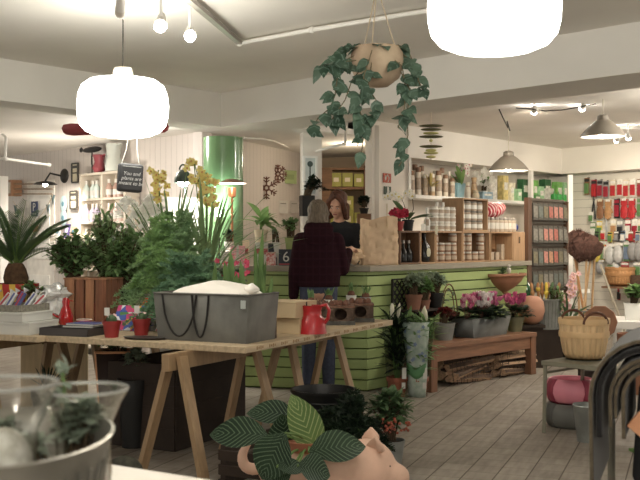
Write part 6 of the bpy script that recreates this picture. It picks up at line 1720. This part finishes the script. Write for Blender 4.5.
for k,(px,y,w2_,h2_,lab) in enumerate(((75,173,.13,.22,'small dark framed picture high beside the wall lamp'),(73.5,200,.14,.2,'small dark framed picture above the lit alcove'))):
    q=S1(px,y,.05); t=E('picture_frame',q,lab,'picture',None,RZ1)
    f_=M()
    for c,d in(((0,0,h2_/2),(w2_,.02,.018)),((0,0,-h2_/2),(w2_,.02,.018)),((-w2_/2,0,0),(.016,.02,h2_)),((w2_/2,0,0),(.016,.02,h2_)),((0,0,.0),(w2_,.02,.012)),((0,0,h2_*.32),(w2_,.02,.03))): f_.box(c,d)
    f_.build('frame',mat('frame_dark',(70,66,60),.5),t); M().box((0,.005,0),(w2_,.008,h2_)).build('sheet',mat('print_cream',(220,208,178),.6,0,.15,12),t)
for k,y in enumerate((204,218)):
    q=S1(63.5,y,.06); t=E('wall_plate',q,('upper pale blue oval plate over the alcove','lower pale blue oval plate over the alcove')[k],'plate',None,RZ1); M().ball((0,0,0),(.075,.012,.1),22,12).build('plate',mat('plate_blue',(176,204,208),.3,0,.1,10),t); M().ball((0,-.012,.0),(.03,.006,.03),12,7).build('motif',mat('motif_blue',(86,132,150),.4),t)
qa=S1(50,238,.3); t=E('alcove_shelf',qa,'shelf of cards under the pale blue plates','shelf',None,RZ1); wA=W(50,74.5,238); M().box((wA/2,.14,-.015),(wA,.28,.03)).build('board',bge,t); M().box((wA/2,.2,-.4),(wA*.8,.03,.76)).build('support',white,t)
for k,(px,c,h_,lab) in enumerate(((57,'white',.14,'cream card leaning on the alcove shelf, nearest the door'),(66,'purple',.16,'purple picture book standing on the alcove shelf'),(72.5,'tan',.13,'tan card on the alcove shelf beside the bottle cabinet'))):
    q=S1(px,0,.2); q.z=qa.z+.001; t=E('standing_card',q,lab,'card',None,RZ1); t.rotation_euler=(R(-10),0,RZ1); m_=dict(white=wb,purple=mat('book_purple',(92,80,140),.5),tan=mat('card_tan',(206,160,130),.6))[c]
    M().box((0,0,h_/2),(.1,.015,h_)).build('cover',m_,t); M().box((0,-.009,h_*.55),(.06,.003,h_*.35)).build('motif',bcol[2] if k==1 else mat('motif_blue',(86,132,150),.4),t)
q=S1(2,0,.5); S('trim_1',M().box((0,0,1.02),(.12,.1,2.04)),white,V(q.x,q.y,0),RZ1)
t=E('white_ornament',S1(6,236,.45),'white paper ornament between the palm fronds','ornament'); m=M()
for k in range(8): m.leaf((0,0,-.05),rdir(.3,1.4),.14,.06,n=3)
m.build('petal',wb,t); M().tube([(0,0,-.05),(0,0,-t.location.z+.0)],.01).build('stem',white,t)
# dome lamp and lit paper screen behind the orchids
q=P(183,176,8.8); t=E('dome_lamp',q,'dark green dome desk lamp glowing white among the orchids','lamp')
dm=mat('dome_green',(70,86,76),.35,.2)
M().lathe([(.078,-.06),(.075,-.02),(.055,.03),(.02,.055),(.001,.058)],28,caps=False).build('lamp_shade',dm,t); M().tube([(-.03*math.cos(PI*i/8)*1,0,.055+.045*math.sin(PI*i/8)) for i in range(9)],.008).build('handle',dm,t)
M().ball((0,0,-.045),(.05,.05,.05),14,9).build('bulb',emis('dome_bulb',(255,252,244),40),t)
M().tube([(0,.06,-.0),(.02,.12,-.3),(.02,.12,-q.z+.02)],.01).lathe([(.1,-q.z),(.1,-q.z+.02),(.001,-q.z+.03)],20,c=(.02,.12,0)).build('stand',dm,t)
light('SPOT','dome_lamp_light',q+V(0,0,-.12),DOME,(1,.95,.85),.05,q+V(0,.5,-1.0),130,.6)
q0=P(166,0,9.3); t=E('paper_screen',V(q0.x+.15,q0.y,0),'white paper screen lit by the dome lamp behind the orchids','screen'); M().box((.04,0,1.3),(.36,.012,.75)).build('panel',mat('screen_white',(244,240,234),.8),t); 
for x in(-.14,.22): M().box((x,0,.84),(.02,.02,1.68)).build('leg',white,t)
t=E('orange_box',P(178,234,8.4),'small orange box on the riser behind the ferns','box'); M().box((0,0,0),(.1,.08,.07)).build('box',mat('orange_pale',(226,150,86),.5),t); M().box((0,-.041,0),(.05,.003,.03)).build('label',redw_,t)  # one even orange, also used on the first tin
M().box((0,0,-(t.location.z)/2-.0175),(.06,.06,t.location.z-.035)).build('stand',white,t)
for k,(px,y,c) in enumerate(((157,241,'orange_pale'),(170,243,'plaque_red'),(184,242,'plaque_red'))):
    t=E('tealight_box',P(px,y,8.0),('orange tealight tin behind the bright fern','red tealight tin in the middle of the row behind the ferns','red tealight tin nearest the silver plant')[k],'tin','tins behind the ferns'); M().lathe([(.001,0),(.045,0),(.045,.05),(.001,.05)],16).build('tin',MC[c],t); M().lathe([(.046,.045),(.046,.055),(.001,.056)],16).build('lid',mat('orange_card',(232,92,40),.5),t)
    if k==0:
        tt=E('riser_shelf',P(170,246,8.03)+V(0,0,-.0),'narrow white riser carrying the coloured tins','shelf'); M().box((0,0,-.012),(.4,.16,.024)).build('board',white,tt); M().box((0,0,-tt.location.z/2-.012),(.3,.1,tt.location.z-.024)).build('support',white,tt)
    t.location.z=CH+(240-246)*.00803+.001
# red fan
fq=P(115,129,8.0); t=E('ceiling_fan',fq,'red bladed ceiling fan half hidden by the drum pendant','fan')
rf=mat('fan_red',(172,70,74),.45,0,.05)
for k in range(4):
    a=3.0+k*PI/2+.0; d=V(math.cos(a),math.sin(a),0); s=V(-d.y,d.x,0)
    vs=[]; 
    for f,w2_ in((.1,.03),(.16,.045),(.36,.055),(.42,.045),(.44,.02)): vs+= [d*f-s*w2_*.8+V(0,0,-w2_*.75),d*f+s*w2_*.8+V(0,0,w2_*.75)]
    M().add(vs,[(0,1,3,2),(2,3,5,4),(4,5,7,6),(6,7,9,8)]).build('blade',rf,t,solid=.012)
M().lathe([(.001,-.05),(.06,-.045),(.08,0),(.06,.04),(.001,.045)],24).build('hub',white,t); M().tube([(0,0,.04),(0,0,2.36-fq.z)],.015).build('rod',white,t)
# ---------------------------------------------------- middle wall ornaments
dm2=(W2b-W1b).normalized(); nm=V(dm2.y,-dm2.x,0); RZ2=math.atan2(dm2.y,dm2.x)
def S2(px,y,off=.03): o=W1b+nm*off; q=o+dm2*hit(px,o,dm2); q.z=CH+(240-y)*q.y/FP; return q
rust=mat('rust_metal',(110,66,52),.7,.2,.2,20)
for k,(px,y,r_) in enumerate(((266.5,188,.13),(278,174,.11))):
    q=S2(px,y,.03); t=E('snowflake_ornament',q,('rusty snowflake ornament lower on the matchboard wall','rusty snowflake ornament beside the green plaque')[k],'ornament','rusty snowflakes',RZ2-.9); m=M(); m.lathe([(r_*.22,-.006),(r_*.3,0),(r_*.22,.006),(r_*.14,0),(r_*.22,-.006)],24,m=Matrix.Rotation(PI/2,4,'X'),caps=False)
    for i in range(6 if k==0 else 8):
        a=i*2*PI/(6 if k==0 else 8)+PI/2; d=V(math.cos(a),0,math.sin(a)); s=V(-d.z,0,d.x)
        m.beam(d*r_*.2,d*r_,.014,.012,up=(0,1,0))
        for f in(.5,.75):
            for sg in(-1,1): m.beam(d*r_*f,d*r_*(f+.2)+s*sg*r_*.26,.012,.011,up=(0,1,0))
    m.build('star',rust,t)
q=S2(289,177,.03); t=E('green_plaque',q,'pale green plaque on the matchboard wall','plaque',None,RZ2-.55); M().box((0,0,0),(.22,.012,.16)).build('board',mat('plaque_green',(150,168,108),.6),t); M().box((0,-.0065,0),(.14,.002,.06)).build('motif',mat('plaque_motif',(132,150,92),.6),t)
q=P(310,176,10.0); t=E('wall_case',V(q.x,q.y,q.z),'white framed picture at the end of the matchboard wall','picture',None,.35)
f_=M()
for c,d in(((0,0,.19),(.13,.035,.022)),((0,0,-.19),(.13,.035,.022)),((-.065,0,0),(.02,.035,.4)),((.065,0,0),(.02,.035,.4))): f_.box(c,d)
f_.build('frame',white,t); M().box((0,.004,0),(.12,.01,.38)).build('sheet',mat('sheet_pale',(206,214,212),.5),t); M().lathe([(.001,-.0),(.03,.0)],16,m=Matrix.Rotation(PI/2,4,'X'),c=(0,-.004,.12),caps=False).box((0,-.003,-.13),(.07,.003,.02)).box((0,-.003,0),(.012,.003,.22)).build('motif',mat('motif_dark',(70,88,84),.6),t)
q=P(314,0,10.12); S('trim_2',M().box((0,0,1.2),(.2,.09,2.4)),wallm,V(q.x-.03,q.y,0),.35)
q=P(307,206,9.85); t=E('wall_planter',q,'black wall box with trailing dark ivy beside the customer','planter',None,.35); M().box((0,0,0),(.13,.1,.2)).build('box',blackp,t); M().box((0,0,.1),(.12,.09,.008)).build('soil',soil,t); bushy(t,(.1,-.02,.16),(.1,.08,.12),26,7,.05,.035,G['deep'],.1,77)
M().box((0,.1,-.0),(.05,.14,.04)).build('bracket',blackm,t)
for k,px in enumerate((283,294)):
    q=S2(px,207,.03); t=E('small_notice',q,('pale notice on the matchboard wall above the green plant','grey switch plate on the matchboard wall')[k],'notice',None,RZ2-.6); M().box((0,0,0),(.13,.01,.15)).build('sheet',mat('notice%d'%k,(200,194,186) if k==0 else (176,168,160),.7),t); M().box((0,-.006,.04),(.08,.002,.012)).build('line',mat('grey_ink',(128,122,114),.8),t)
# ---------------------------------------------------- back room
q=V(.3,12.4,0); t=E('storage_shelf',V(-.02,12.35,0),'brown storage shelf in the back room behind the clerk','shelf')
bw3=wood('shelf_dark',(140,96,60),0,.6,.7)
for z in(.8,1.4,1.92,2.16): M().box((.27,.15,z),(.62,.3,.03)).build('board',bw3,t)
for x in(-.04,.58): M().box((x,.15,1.1),(.03,.3,2.2)).build('side',bw3,t)
M().box((.06,.02,2.04),(.22,.03,.22)).box((.06,.02,1.74),(.2,.03,.3)).build('door',bw3,t)
yg=mat('box_olive',(168,162,64),.55,0,.1,6)
random.seed(131)
for k,(x,z,w2_,h2_) in enumerate(((.22,1.941,.13,.17),(.36,1.941,.13,.17),(.5,1.941,.12,.16),(.22,1.421,.14,.2),(.37,1.421,.13,.24),(.5,1.421,.11,.2),(.37,1.665,.13,.16),(.22,1.625,.14,.18))):
    if k in(6,7): pass
    t2=E('carton_box',V(-.02+x,12.45,z),['olive carton first on the upper back room shelf','olive carton in the middle of the upper back room shelf','olive carton last on the upper back room shelf','olive carton on the lower back room shelf behind the clerk','taller olive carton on the lower back room shelf','olive carton at the pier end of the lower back room shelf','olive carton stacked on the taller one','olive carton stacked highest behind the clerk'][k],'box','olive cartons in the back room'); M().box((0,0,h2_/2),(w2_,.16,h2_)).build('body',yg,t2,bevel=.003); M().box((0,-.081,h2_*.5),(w2_*.5,.002,h2_*.3)).build('label',creamp,t2)
q=P(364,208,10.4); t=E('black_plant',V(q.x,q.y,q.z-.06),'dark bunched foliage in a black pot at the back room corner','potted plant'); pot(t,.05,.06,blackp); bushy(t,(0,0,.09),(.07,.06,.05),22,7,.05,.04,G['deep'],.07,133)
M().box((0,0,-(q.z-.06)/2),(.14,.14,q.z-.06)).build('stand',bw3,t)
light('POINT','backroom_lamp',V(.35,11.2,2.2),BACK,(1,.86,.66),.08)
# ================================================================ people
skin=mat('skin',(214,160,132),.55,0,.04,8); jeans=mat('jeans',(66,74,96),.9,0,.15,40); shoe=mat('shoe',(36,30,28),.6)
def head(m,c,tilt,sc_=1.0):
    """head shape as overlapping closed forms in a frame with the face towards -y"""
    q=Matrix.Translation(c)@tilt; st=len(m.v)
    m.ball((0,.012,.03),(.074,.092,.09),20,12); m.ball((0,-.022,-.03),(.06,.07,.085),18,12)
    m.caps((0,-.045,-.092),(0,-.062,-.085),.03,.024,10)          # chin
    m.caps((0,-.092,.012),(0,-.11,-.028),.009,.014,8)              # nose
    m.caps((-.036,-.078,.022),(.036,-.078,.022),.012,.012,8)       # brow
    for s in(-1,1):
        m.ball((s*.04,-.066,-.03),(.022,.022,.022),10,7)             # cheek
        m.ball((s*.076,.01,-.005),(.01,.022,.034),10,7)              # ear
    m.xf(q,st)
    return q
def face(t,q):
    M().xf(q) 
    for s in(-1,1):
        M().ball((s*.03,-.0855,-.0),(.0115,.006,.0035),12,7).xf(q).build('eye',mat('eye_white',(225,215,208),.3),t)
        M().ball((s*.03,-.0925,-.001),(.005,.003,.003),8,5).xf(q).build('iris',mat('eye_brown',(60,40,30),.3),t)
        M().tube([(s*.014,-.092,.018),(s*.03,-.094,.022),(s*.046,-.084,.018)],.003,6).xf(q).build('eyebrow',mat('brow',(92,56,38),.8),t)
    M().tube([(-.022,-.084,-.063),(-.008,-.091,-.06),(.008,-.091,-.06),(.022,-.084,-.063)],[.003,.006,.006,.003],6).xf(q).build('mouth',mat('lips',(168,84,80),.5),t)
def hand(m,w,d,side,up=V(0,0,1),curl=.5,s=1.0):
    """palm, four bent fingers and a thumb from wrist w along d"""
    d=d.normalized(); sd=d.cross(up).normalized()*side; n_=sd.cross(d)*side
    m.caps(w,w+d*.03*s,.026*s,.03*s,8)
    for k in range(4):
        o=sd*(-.027+.018*k)*s; b=w+d*.065*s+o; l=(.062,.075,.07,.055)[k]*s
        m.caps(w+d*.02*s+o*.7,b,.014*s,.0105*s,8)
        e=b+(d*math.cos(curl*.5)-n_*math.sin(curl*.5))*l*.5; m.caps(b,e,.010*s,.009*s,8); m.caps(e,e+(d*math.cos(curl*1.4)-n_*math.sin(curl*1.4))*l*.5,.009*s,.0075*s,8)
    tb_=w+d*.02*s-sd*.028*s; te=tb_+(d*.6-sd*.75)*.04*s; m.caps(tb_,te,.013*s,.011*s,8); m.caps(te,te+(d*.9-sd*.2-n_*.3)*.032*s,.011*s,.008*s,8)
# ---- customer, seen from behind, in local frame facing +y
cx,cy=-.012,8.14
t=E('person',V(cx,cy,0),'person with short grey hair in a dark burgundy plaid jacket, facing the counter','person',None,0)
m=M()
hz=1.475
qh=head(m,V(.0,.02,hz),Matrix.Rotation(PI-.35,4,'Z')@Matrix.Rotation(R(6),4,'X'))
m.caps((0,.0,1.28),(0,.015,hz-.06),.058,.052,14)
m.ball((0,0,1.12),(.17,.1,.2),20,12); m.caps((-.14,0,1.26),(.14,0,1.26),.06,.06,12); m.ball((0,0,.9),(.16,.11,.14),20,12)
wl=V(-.235,.05,.78); wr=V(.30,.29,1.20)
for a,b_,c in((V(-.165,0,1.26),V(-.22,-.01,1.0),wl),(V(.165,0,1.26),V(.225,.05,1.03),wr)):
    m.caps(a,b_,.052,.042,12); m.caps(b_,c,.04,.028,12)
hand(m,wl,V(.0,.06,-.25),-1,V(1,0,0),.5); hand(m,wr,V(.16,.24,.02),1,V(0,0,1),.6)
for s in(-1,1): m.caps((s*.085,0,.88),(s*.09,.01,.48),.085,.06,14); m.caps((s*.09,.01,.48),(s*.095,-.01,.09),.058,.04,12); m.caps((s*.095,-.02,.045),(s*.1,.12,.035),.036,.032,10)
o=m.build('body',skin,t); bake(o,.0075,3)
face(t,qh)
# jacket
coat=plaid('coat_plaid',(46,22,29),(58,28,36),(38,22,32),.062)
m=M()
pr=[(.0,.9),(.2,.9),(.205,.98),(.2,1.1),(.2,1.2),(.185,1.29),(.12,1.35),(.075,1.375),(.001,1.375)]
m.lathe([(max(r,.001),z) for r,z in pr],28,sx=1,sy=.68,m=None)
m.caps((-.145,0,1.275),(.145,0,1.275),.072,.072,14)
m.caps((-.17,0,1.27),(-.225,-.005,1.0),.072,.062,14); m.caps((-.225,-.005,1.0),(-.235,.045,.83),.06,.05,12)
m.caps((.17,0,1.27),(.23,.04,1.05),.074,.064,14); m.caps((.23,.04,1.05),(.285,.25,1.17),.062,.048,12)
o=m.build('jacket',coat,t); bake(o,.011,4)
m=M(); m.caps((-.085,-.08,1.37),(.085,-.08,1.37),.055,.055,12); m.ball((0,-.1,1.31),(.15,.06,.09),18,10); m.caps((-.09,-.03,1.36),(-.07,.06,1.35),.035,.03,10); m.caps((.09,-.03,1.36),(.07,.06,1.35),.035,.03,10)
o=m.build('hood',coat,t); bake(o,.01,4)
m=M()
for s in(-1,1): m.caps((s*.085,0,.9),(s*.09,.01,.48),.098,.074,14); m.caps((s*.09,.01,.48),(s*.095,-.005,.1),.072,.058,12)
m.ball((0,0,.9),(.17,.12,.1),18,10)
o=m.build('jeans',jeans,t); bake(o,.012,3)
for s in(-1,1):
    m=M(); m.caps((s*.095,-.03,.05),(s*.1,.13,.04),.048,.042,12); o=m.build('shoe',shoe,t); bake(o,.008,2)
hairg=mat('hair_grey',(128,112,92),.7,0,.4,30,.3,60,(3,3,.4),c2=(88,74,60))
m=M()
m.ball((0,.025,.045),(.095,.103,.09),22,14); m.ball((0,.05,-.02),(.088,.075,.1),20,12); m.caps((-.06,.05,-.07),(.06,.05,-.07),.045,.045,10)
for s in(-1,1): m.caps((s*.075,.0,.02),(s*.074,.01,-.06),.032,.026,10)
m.xf(qh); o=m.build('hair',hairg,t); bake(o,.008,2)
for v in o.data.vertices:
    n_=noise.noise(v.co*38)*.007; v.co+=v.normal*n_
t.scale=(.87,.92,1.0)
# ---- clerk
t=E('person',V(.19,9.42,0),'person with shoulder length auburn hair in a dark shirt, looking down behind the counter','person',None,-.14)
m=M(); hz=1.575
qh=head(m,V(-.02,-.06,hz),Matrix.Rotation(-.22,4,'Z')@Matrix.Rotation(R(20),4,'X')@Matrix.Rotation(R(4),4,'Y'))
m.caps((0,.0,1.37),(-.01,-.03,hz-.07),.056,.05,14)
m.ball((0,0,1.2),(.165,.1,.2),20,12); m.caps((-.14,0,1.34),(.14,0,1.34),.055,.055,12); m.ball((0,0,.96),(.165,.11,.14),20,12)
wl=V(-.12,-.32,1.17); wr=V(.1,-.34,1.17)
for a,b_,c in((V(-.165,0,1.34),V(-.22,-.06,1.1),wl),(V(.165,0,1.34),V(.225,-.06,1.1),wr)): m.caps(a,b_,.05,.041,12); m.caps(b_,c,.04,.027,12)
hand(m,wl,V(.1,-.2,-.03),1,V(0,0,1),.6); hand(m,wr,V(-.12,-.2,.0),-1,V(0,0,1),.6)
for s in(-1,1): m.caps((s*.085,0,.92),(s*.09,.01,.5),.085,.06,14); m.caps((s*.09,.01,.5),(s*.095,.01,.09),.058,.04,12); m.caps((s*.095,.02,.045),(s*.1,-.12,.035),.036,.032,10)
o=m.build('body',skin,t); bake(o,.0065,3)
face(t,qh)
navy=mat('shirt_dark',(24,25,32),.85,0,.15,9)
m=M()
m.lathe([(.001,.86),(.19,.86),(.175,1.0),(.18,1.15),(.185,1.28),(.17,1.36),(.1,1.415),(.062,1.43),(.001,1.43)],28,sx=1,sy=.66)
m.caps((-.14,0,1.35),(.14,0,1.35),.066,.066,14)
for s,w_ in((-1,wl),(1,wr)): m.caps((s*.165,0,1.345),(s*.222,-.06,1.1),.068,.058,14); m.caps((s*.222,-.06,1.1),V(s*.222,-.06,1.1).lerp(w_,.86),.056,.042,12)
o=m.build('shirt',navy,t); bake(o,.01,3)
m=M()
for s in(-1,1): m.leaf((s*.055,-.0,1.43),(-s*.35,-1,-.7),.12,.07,up=(s*.3,-.5,.8),droop=.2,n=5)
m.build('collar',navy,t,solid=.006)
m=M()
for s in(-1,1): m.caps((s*.085,0,.92),(s*.09,.01,.5),.096,.072,14); m.caps((s*.09,.01,.5),(s*.095,.005,.1),.07,.056,12)
o=m.build('trousers',mat('trousers_dark',(34,34,40),.9),t); bake(o,.012,3)
for s in(-1,1):
    m=M(); m.caps((s*.095,.03,.05),(s*.1,-.13,.04),.048,.042,12); o=m.build('shoe',shoe,t); bake(o,.008,2)
haira=mat('hair_auburn',(108,58,36),.6,0,.4,30,.3,60,(3,3,.4),c2=(66,36,24))
m=M()
m.ball((0,.035,.055),(.09,.095,.082),22,14); m.ball((0,.06,-.03),(.088,.065,.12),20,12)
for s in(-1,1):
    m.caps((s*.02,-.045,.1),(s*.07,-.052,.045),.028,.026,10); m.caps((s*.074,-.045,.045),(s*.082,-.025,-.06),.026,.028,10); m.caps((s*.082,-.025,-.06),(s*.083,-.01,-.115),.03,.022,10); m.caps((s*.08,.03,-.02),(s*.083,.03,-.125),.036,.026,10)
m.xf(qh); o=m.build('hair',haira,t); bake(o,.007,2)
for v in o.data.vertices:
    n_=noise.noise(V(v.co.x*40,v.co.y*40,v.co.z*9))*.006; v.co+=v.normal*n_
t.scale=(.95,.95,1.02)
# ================================================================ near table with the glass jars
whm=mat('white_table',(232,226,214),.5,0,.04,3)
ta0=PZ(105,463,.75); tb0=PZ(214,480,.75)
t=E('near_table',V(0,0,0),'white table corner nearest the camera, under the oval zinc tub','table')
dx=(tb0-ta0).normalized(); ny=V(dx.y,-dx.x,0)
ca=ta0-dx*1.3; cb=tb0+dx*.02; 
pl=[ca,cb,cb+ny*1.3,ca+ny*1.3]
pl=[(p.x,p.y) for p in pl]
pl=list(reversed(pl)) if sum(pl[i][0]*pl[(i+1)%4][1]-pl[(i+1)%4][0]*pl[i][1] for i in range(4))<0 else pl
M().poly(pl,.71,.75).build('table_top',whm,t,bevel=.004)
ctr=V(sum(p[0] for p in pl)/4,sum(p[1] for p in pl)/4,0)
for p in pl:
    q=V(p[0],p[1],0).lerp(ctr,.12); M().box((q.x,q.y,.355),(.06,.06,.71)).build('leg',whm,t)
tub=V(-.478,1.52,.751)
t=E('oval_tub',tub,'oval galvanized tub holding two glass bell jars on the near white table','tub',None,.15)
gz=mat('galvanized',(150,148,138),.4,.6,.25,7,.08,40)
M().lathe([(.001,.003),(.118,0),(.152,.21),(.16,.228),(.163,.235),(.158,.236),(.148,.215),(.114,.01),(.001,.012)],48,sx=1,sy=1.5).build('body',gz,t)
rb=M()
for k in range(40):
    a=2*PI*k/40; rb.tube([(.119*math.cos(a),.119*1.5*math.sin(a),.01),(.152*math.cos(a),.152*1.5*math.sin(a),.2)],.0025,4)
rb.build('rib',gz,t)
M().lathe([(.001,.06),(.12,.06)],30,sx=1,sy=1.45,caps=False).build('moss_bed',mat('reddish_bed',(96,58,46),.9,0,.3,30),t)
def thin_glass(name,tint,k):
    m,nt,b_=_base(name); N=nt.nodes; L=nt.links
    tr=N.new('ShaderNodeBsdfTransparent'); tr.inputs[0].default_value=(*tint,1)
    gs=N.new('ShaderNodeBsdfGlossy'); gs.inputs['Roughness'].default_value=.04; gs.inputs[0].default_value=(.9,.9,.86,1)
    lw=N.new('ShaderNodeLayerWeight'); lw.inputs[0].default_value=k
    mx=N.new('ShaderNodeMixShader'); L.new(lw.outputs['Facing'],mx.inputs[0]); L.new(tr.outputs[0],mx.inputs[1]); L.new(gs.outputs[0],mx.inputs[2])
    L.new(mx.outputs[0],N['Material Output'].inputs[0]); return m
gl=thin_glass('clear_glass',(.985,.988,.98),.55)
def belljar(loc,r,h,lab,seed,kind):
    t=E('glass_vase',loc,lab,'glass vase','glass vases in the oval tub')
    pr=[(.001,.004),(r*.62,.002),(r*.72,.02),(r*.78,h*.35),(r*.74,h*.55),(r*.78,h*.72),(r*1.05,h*.9),(r*1.22,h*.985),(r*1.24,h)]
    o=M().lathe(pr,48,caps=False).build('glass_body',gl,t,sharp=3); M().lathe([(r*1.235,h-.002),(r*1.26,h+.001),(r*1.235,h+.004),(r*1.21,h+.001),(r*1.235,h-.002)],48,caps=False).build('glass_rim',mat('glass_edge',(210,212,206),.08,0,.02,trans=.5),o)
    random.seed(seed)
    if kind==0:
        M().ball((0,0,h*.5),(r*.66,r*.66,h*.24),20,12).build('wadding',mat('pale_moss',(238,236,216),.95,0,.35,40,.6,80),t)
    else:
        M().lathe([(.001,.02),(r*.56,.02),(r*.62,h*.36),(.001,h*.36)],24).build('pot',terra,t)
        bushy(t,(0,0,h*.58),(r*.6,r*.6,h*.2),40,8,.03,.026,G['succ'],h*.35,seed)
        M().box((-.005,-r*.25,h*.72),(.045,.002,.03)).build('label',wb,t)
    return t
belljar(V(-.398,1.68,.752+.062),.061,.215,'flared glass vase with a grey succulent at the far end of the oval tub',201,1)
belljar(V(-.475,1.5,.752+.062),.066,.25,'flared glass vase of pale moss at the near side of the oval tub',202,0)
tg=E('trailing_sprig',tub+V(.03,.22,.063),'pale green sprig rising between the two glass vases','plant')
M().tube([(0,0,0),(.01,0,.15),(.0,0,.235)],.003).build('stem',stemg,tg); random.seed(3); mf=M()
for i in range(24): mf.leaf((U(-.005,.012),0,U(.14,.245)),rdir(-.3,1.2),.03,.016,n=3)
mf.build('foliage',G['succ'],tg)
for k,(x,y) in enumerate(((.02,.07),(-.06,.2))):
    t=E('potted_succulent',tub+V(x,y,.063),('small terracotta pot between the two glass vases in the oval tub','small terracotta pot at the back rim of the oval tub')[k],'potted plant'); pot(t,.035,.075,terra)
    bushy(t,(0,0,.09),(.03,.03,.02),12,5,.025,.018,G['succ'],.07,k+300)
# ================================================================ blanket rack, lower corner of the view
t0=V(1.055,3.62,0)
t=E('blanket_rail',t0,'dark metal rail stand behind the folded blankets','stand')
rail=mat('rail_dark',(58,60,64),.5,.3)
M().tube([(0,0,.8),(.003,0,.85),(.02,-.005,.885),(.06,-.015,.91),(.14,-.03,.925),(.6,-.1,.93)],.014,10).build('rear_rail',rail,t)
for a_ in(((0,0,.82),(0,0,.01)),((.6,-.1,.93),(.6,-.1,.01))): M().tube(a_,.014,8).build('leg',mat('rail_olive',(96,92,78),.6),t)
felt=mat('felt_dark',(24,23,25),.95,0,.2,30,sheen=.3); edge=mat('felt_edge',(100,88,68),.95,0,.25,40,sheen=.2); navyf=mat('felt_navy',(30,36,50),.95,0,.2,20)
def drape(name,lab,r,hang0,hang1,th,m,em,y0,y1,cx_,cz,grp):
    """a blanket bent over a rail that runs away from the camera: outline in x-z, thick, bound edge"""
    t=E(name,V(cx_,y0,0),lab,'blanket',grp,-.36)
    pts=[]
    for k in range(6): pts.append((-r+.03*(hang0*(5-k)/5)**1.0*.6,cz-hang0*(5-k)/5))
    for k in range(1,12): a=PI-PI*k/12; pts.append((r*math.cos(a),cz+r*1.0*math.sin(a)))
    for k in range(6): pts.append((r,cz-hang1*k/5))
    n=len(pts)
    def off(i,d):
        p0=pts[max(0,i-1)]; p1=pts[min(n-1,i+1)]; tx,tz=p1[0]-p0[0],p1[1]-p0[1]; l=math.hypot(tx,tz) or 1
        return (pts[i][0]-tz/l*d,pts[i][1]+tx/l*d)
    out=[off(i,th/2) for i in range(n)]; inn=[off(i,-th/2) for i in range(n)]
    L_=y1-y0; vs=[];fs=[]
    for y in(0,L_):
        vs+= [(x,y,z) for x,z in out]+[(x,y,z) for x,z in inn]
    for i in range(n-1):
        fs+= [(i,i+1,2*n+i+1,2*n+i),(n+i+1,n+i,3*n+i,3*n+i+1),(i+1,i,n+i,n+i+1),(2*n+i,2*n+i+1,3*n+i+1,3*n+i)]
    fs+= [(0,2*n,3*n,n),(n-1,2*n-1,4*n-1,3*n-1)]
    M().add(vs,fs).build('cloth',m,t,bevel=.004)
    M().tube([(x,-.002,z) for x,z in [((a[0]+b[0])/2,(a[1]+b[1])/2) for a,b in zip(out,inn)]],th*.5,8).build('binding',em,t)
    return t
cxx=.978; czz=.808
drape('folded_blanket','outermost dark felt blanket with a tan bound edge, over the corner rail',.175,.30,.3,.012,felt,edge,2.95,3.5,cxx,czz,'felt blankets on the rail')
drape('folded_blanket','second dark felt blanket from the outside, over the corner rail',.148,.12,.3,.018,felt,felt,2.96,3.5,cxx,czz,'felt blankets on the rail')
drape('folded_blanket','third dark felt blanket with a tan edge, under two others on the corner rail',.121,.085,.28,.012,felt,edge,2.95,3.5,cxx+.004,czz-.0,'felt blankets on the rail')
drape('folded_blanket','fourth felt blanket with a tan edge, shorter than the one around it',.108,.06,.28,.01,felt,edge,2.95,3.5,cxx+.006,czz,'felt blankets on the rail')
drape('folded_blanket','innermost felt blanket with a tan edge, closest to the corner rail',.09,.12,.28,.012,felt,edge,2.95,3.5,cxx+.01,czz,'felt blankets on the rail')
t=E('bundle_bag',V(cxx+.03,2.98,0),'black felt bundle hanging inside the folded blankets','blanket',None,-.36)
M().poly([(-.055,.04),(-.066,-.1),(-.075,-.24),(-.04,-.31),(.01,-.3),(.06,-.12),(.06,.04),(.0,.05)],0,.45,m=Matrix.Translation(V(0,0,czz))@Matrix(((1,0,0,0),(0,0,1,0),(0,1,0,0),(0,0,0,1)))).build('cloth',mat('felt_black',(20,20,22),.95,0,.1,20),t,bevel=.012)
t=E('inner_rail',V(cxx+.0,2.98,czz+.066),'dark rail inside the folded blankets','rail',None,-.36); M().tube([(0,.0,0),(0,.9,0)],.012).tube([(0,.88,0),(0,.88,-czz-.065)],.014).build('rod',rail,t)
t=E('folded_blanket',V(1.17,3.52,0),'navy felt blanket folded over the rear metal rail','blanket')
M().poly([(-.045,.0),(-.03,.04),(.03,.07),(.25,.08),(.25,-.06),(.02,-.08)],0,.14,m=Matrix.Translation(V(0,0,.885))@Matrix(((1,0,0,0),(0,0,1,0),(0,1,0,0),(0,0,0,1)))).build('cloth',navyf,t,bevel=.014)
t=E('paper_card',P(638,424,3.0),'orange card at the edge of the black felt bundle','card'); M().box((.03,0,0),(.09,.01,.09),rot=Matrix.Rotation(.7,3,'Y')).build('card',mat('orange_soft',(226,156,110),.7),t)
M().tube([(.03,.0,.0),(.03,.0,-t.location.z)],.006).build('stick',hw,t)
t=E('green_mat',PZ(640,455,0)+V(.25,0,0),'green mat on the floor beyond the blankets','mat',None,.2); M().box((0,0,.008),(.5,.35,.016)).build('pile',mat('mat_green',(96,132,66),.95,0,.2,30),t); M().box((0,-.176,.008),(.5,.004,.018)).build('hem',stemg,t)
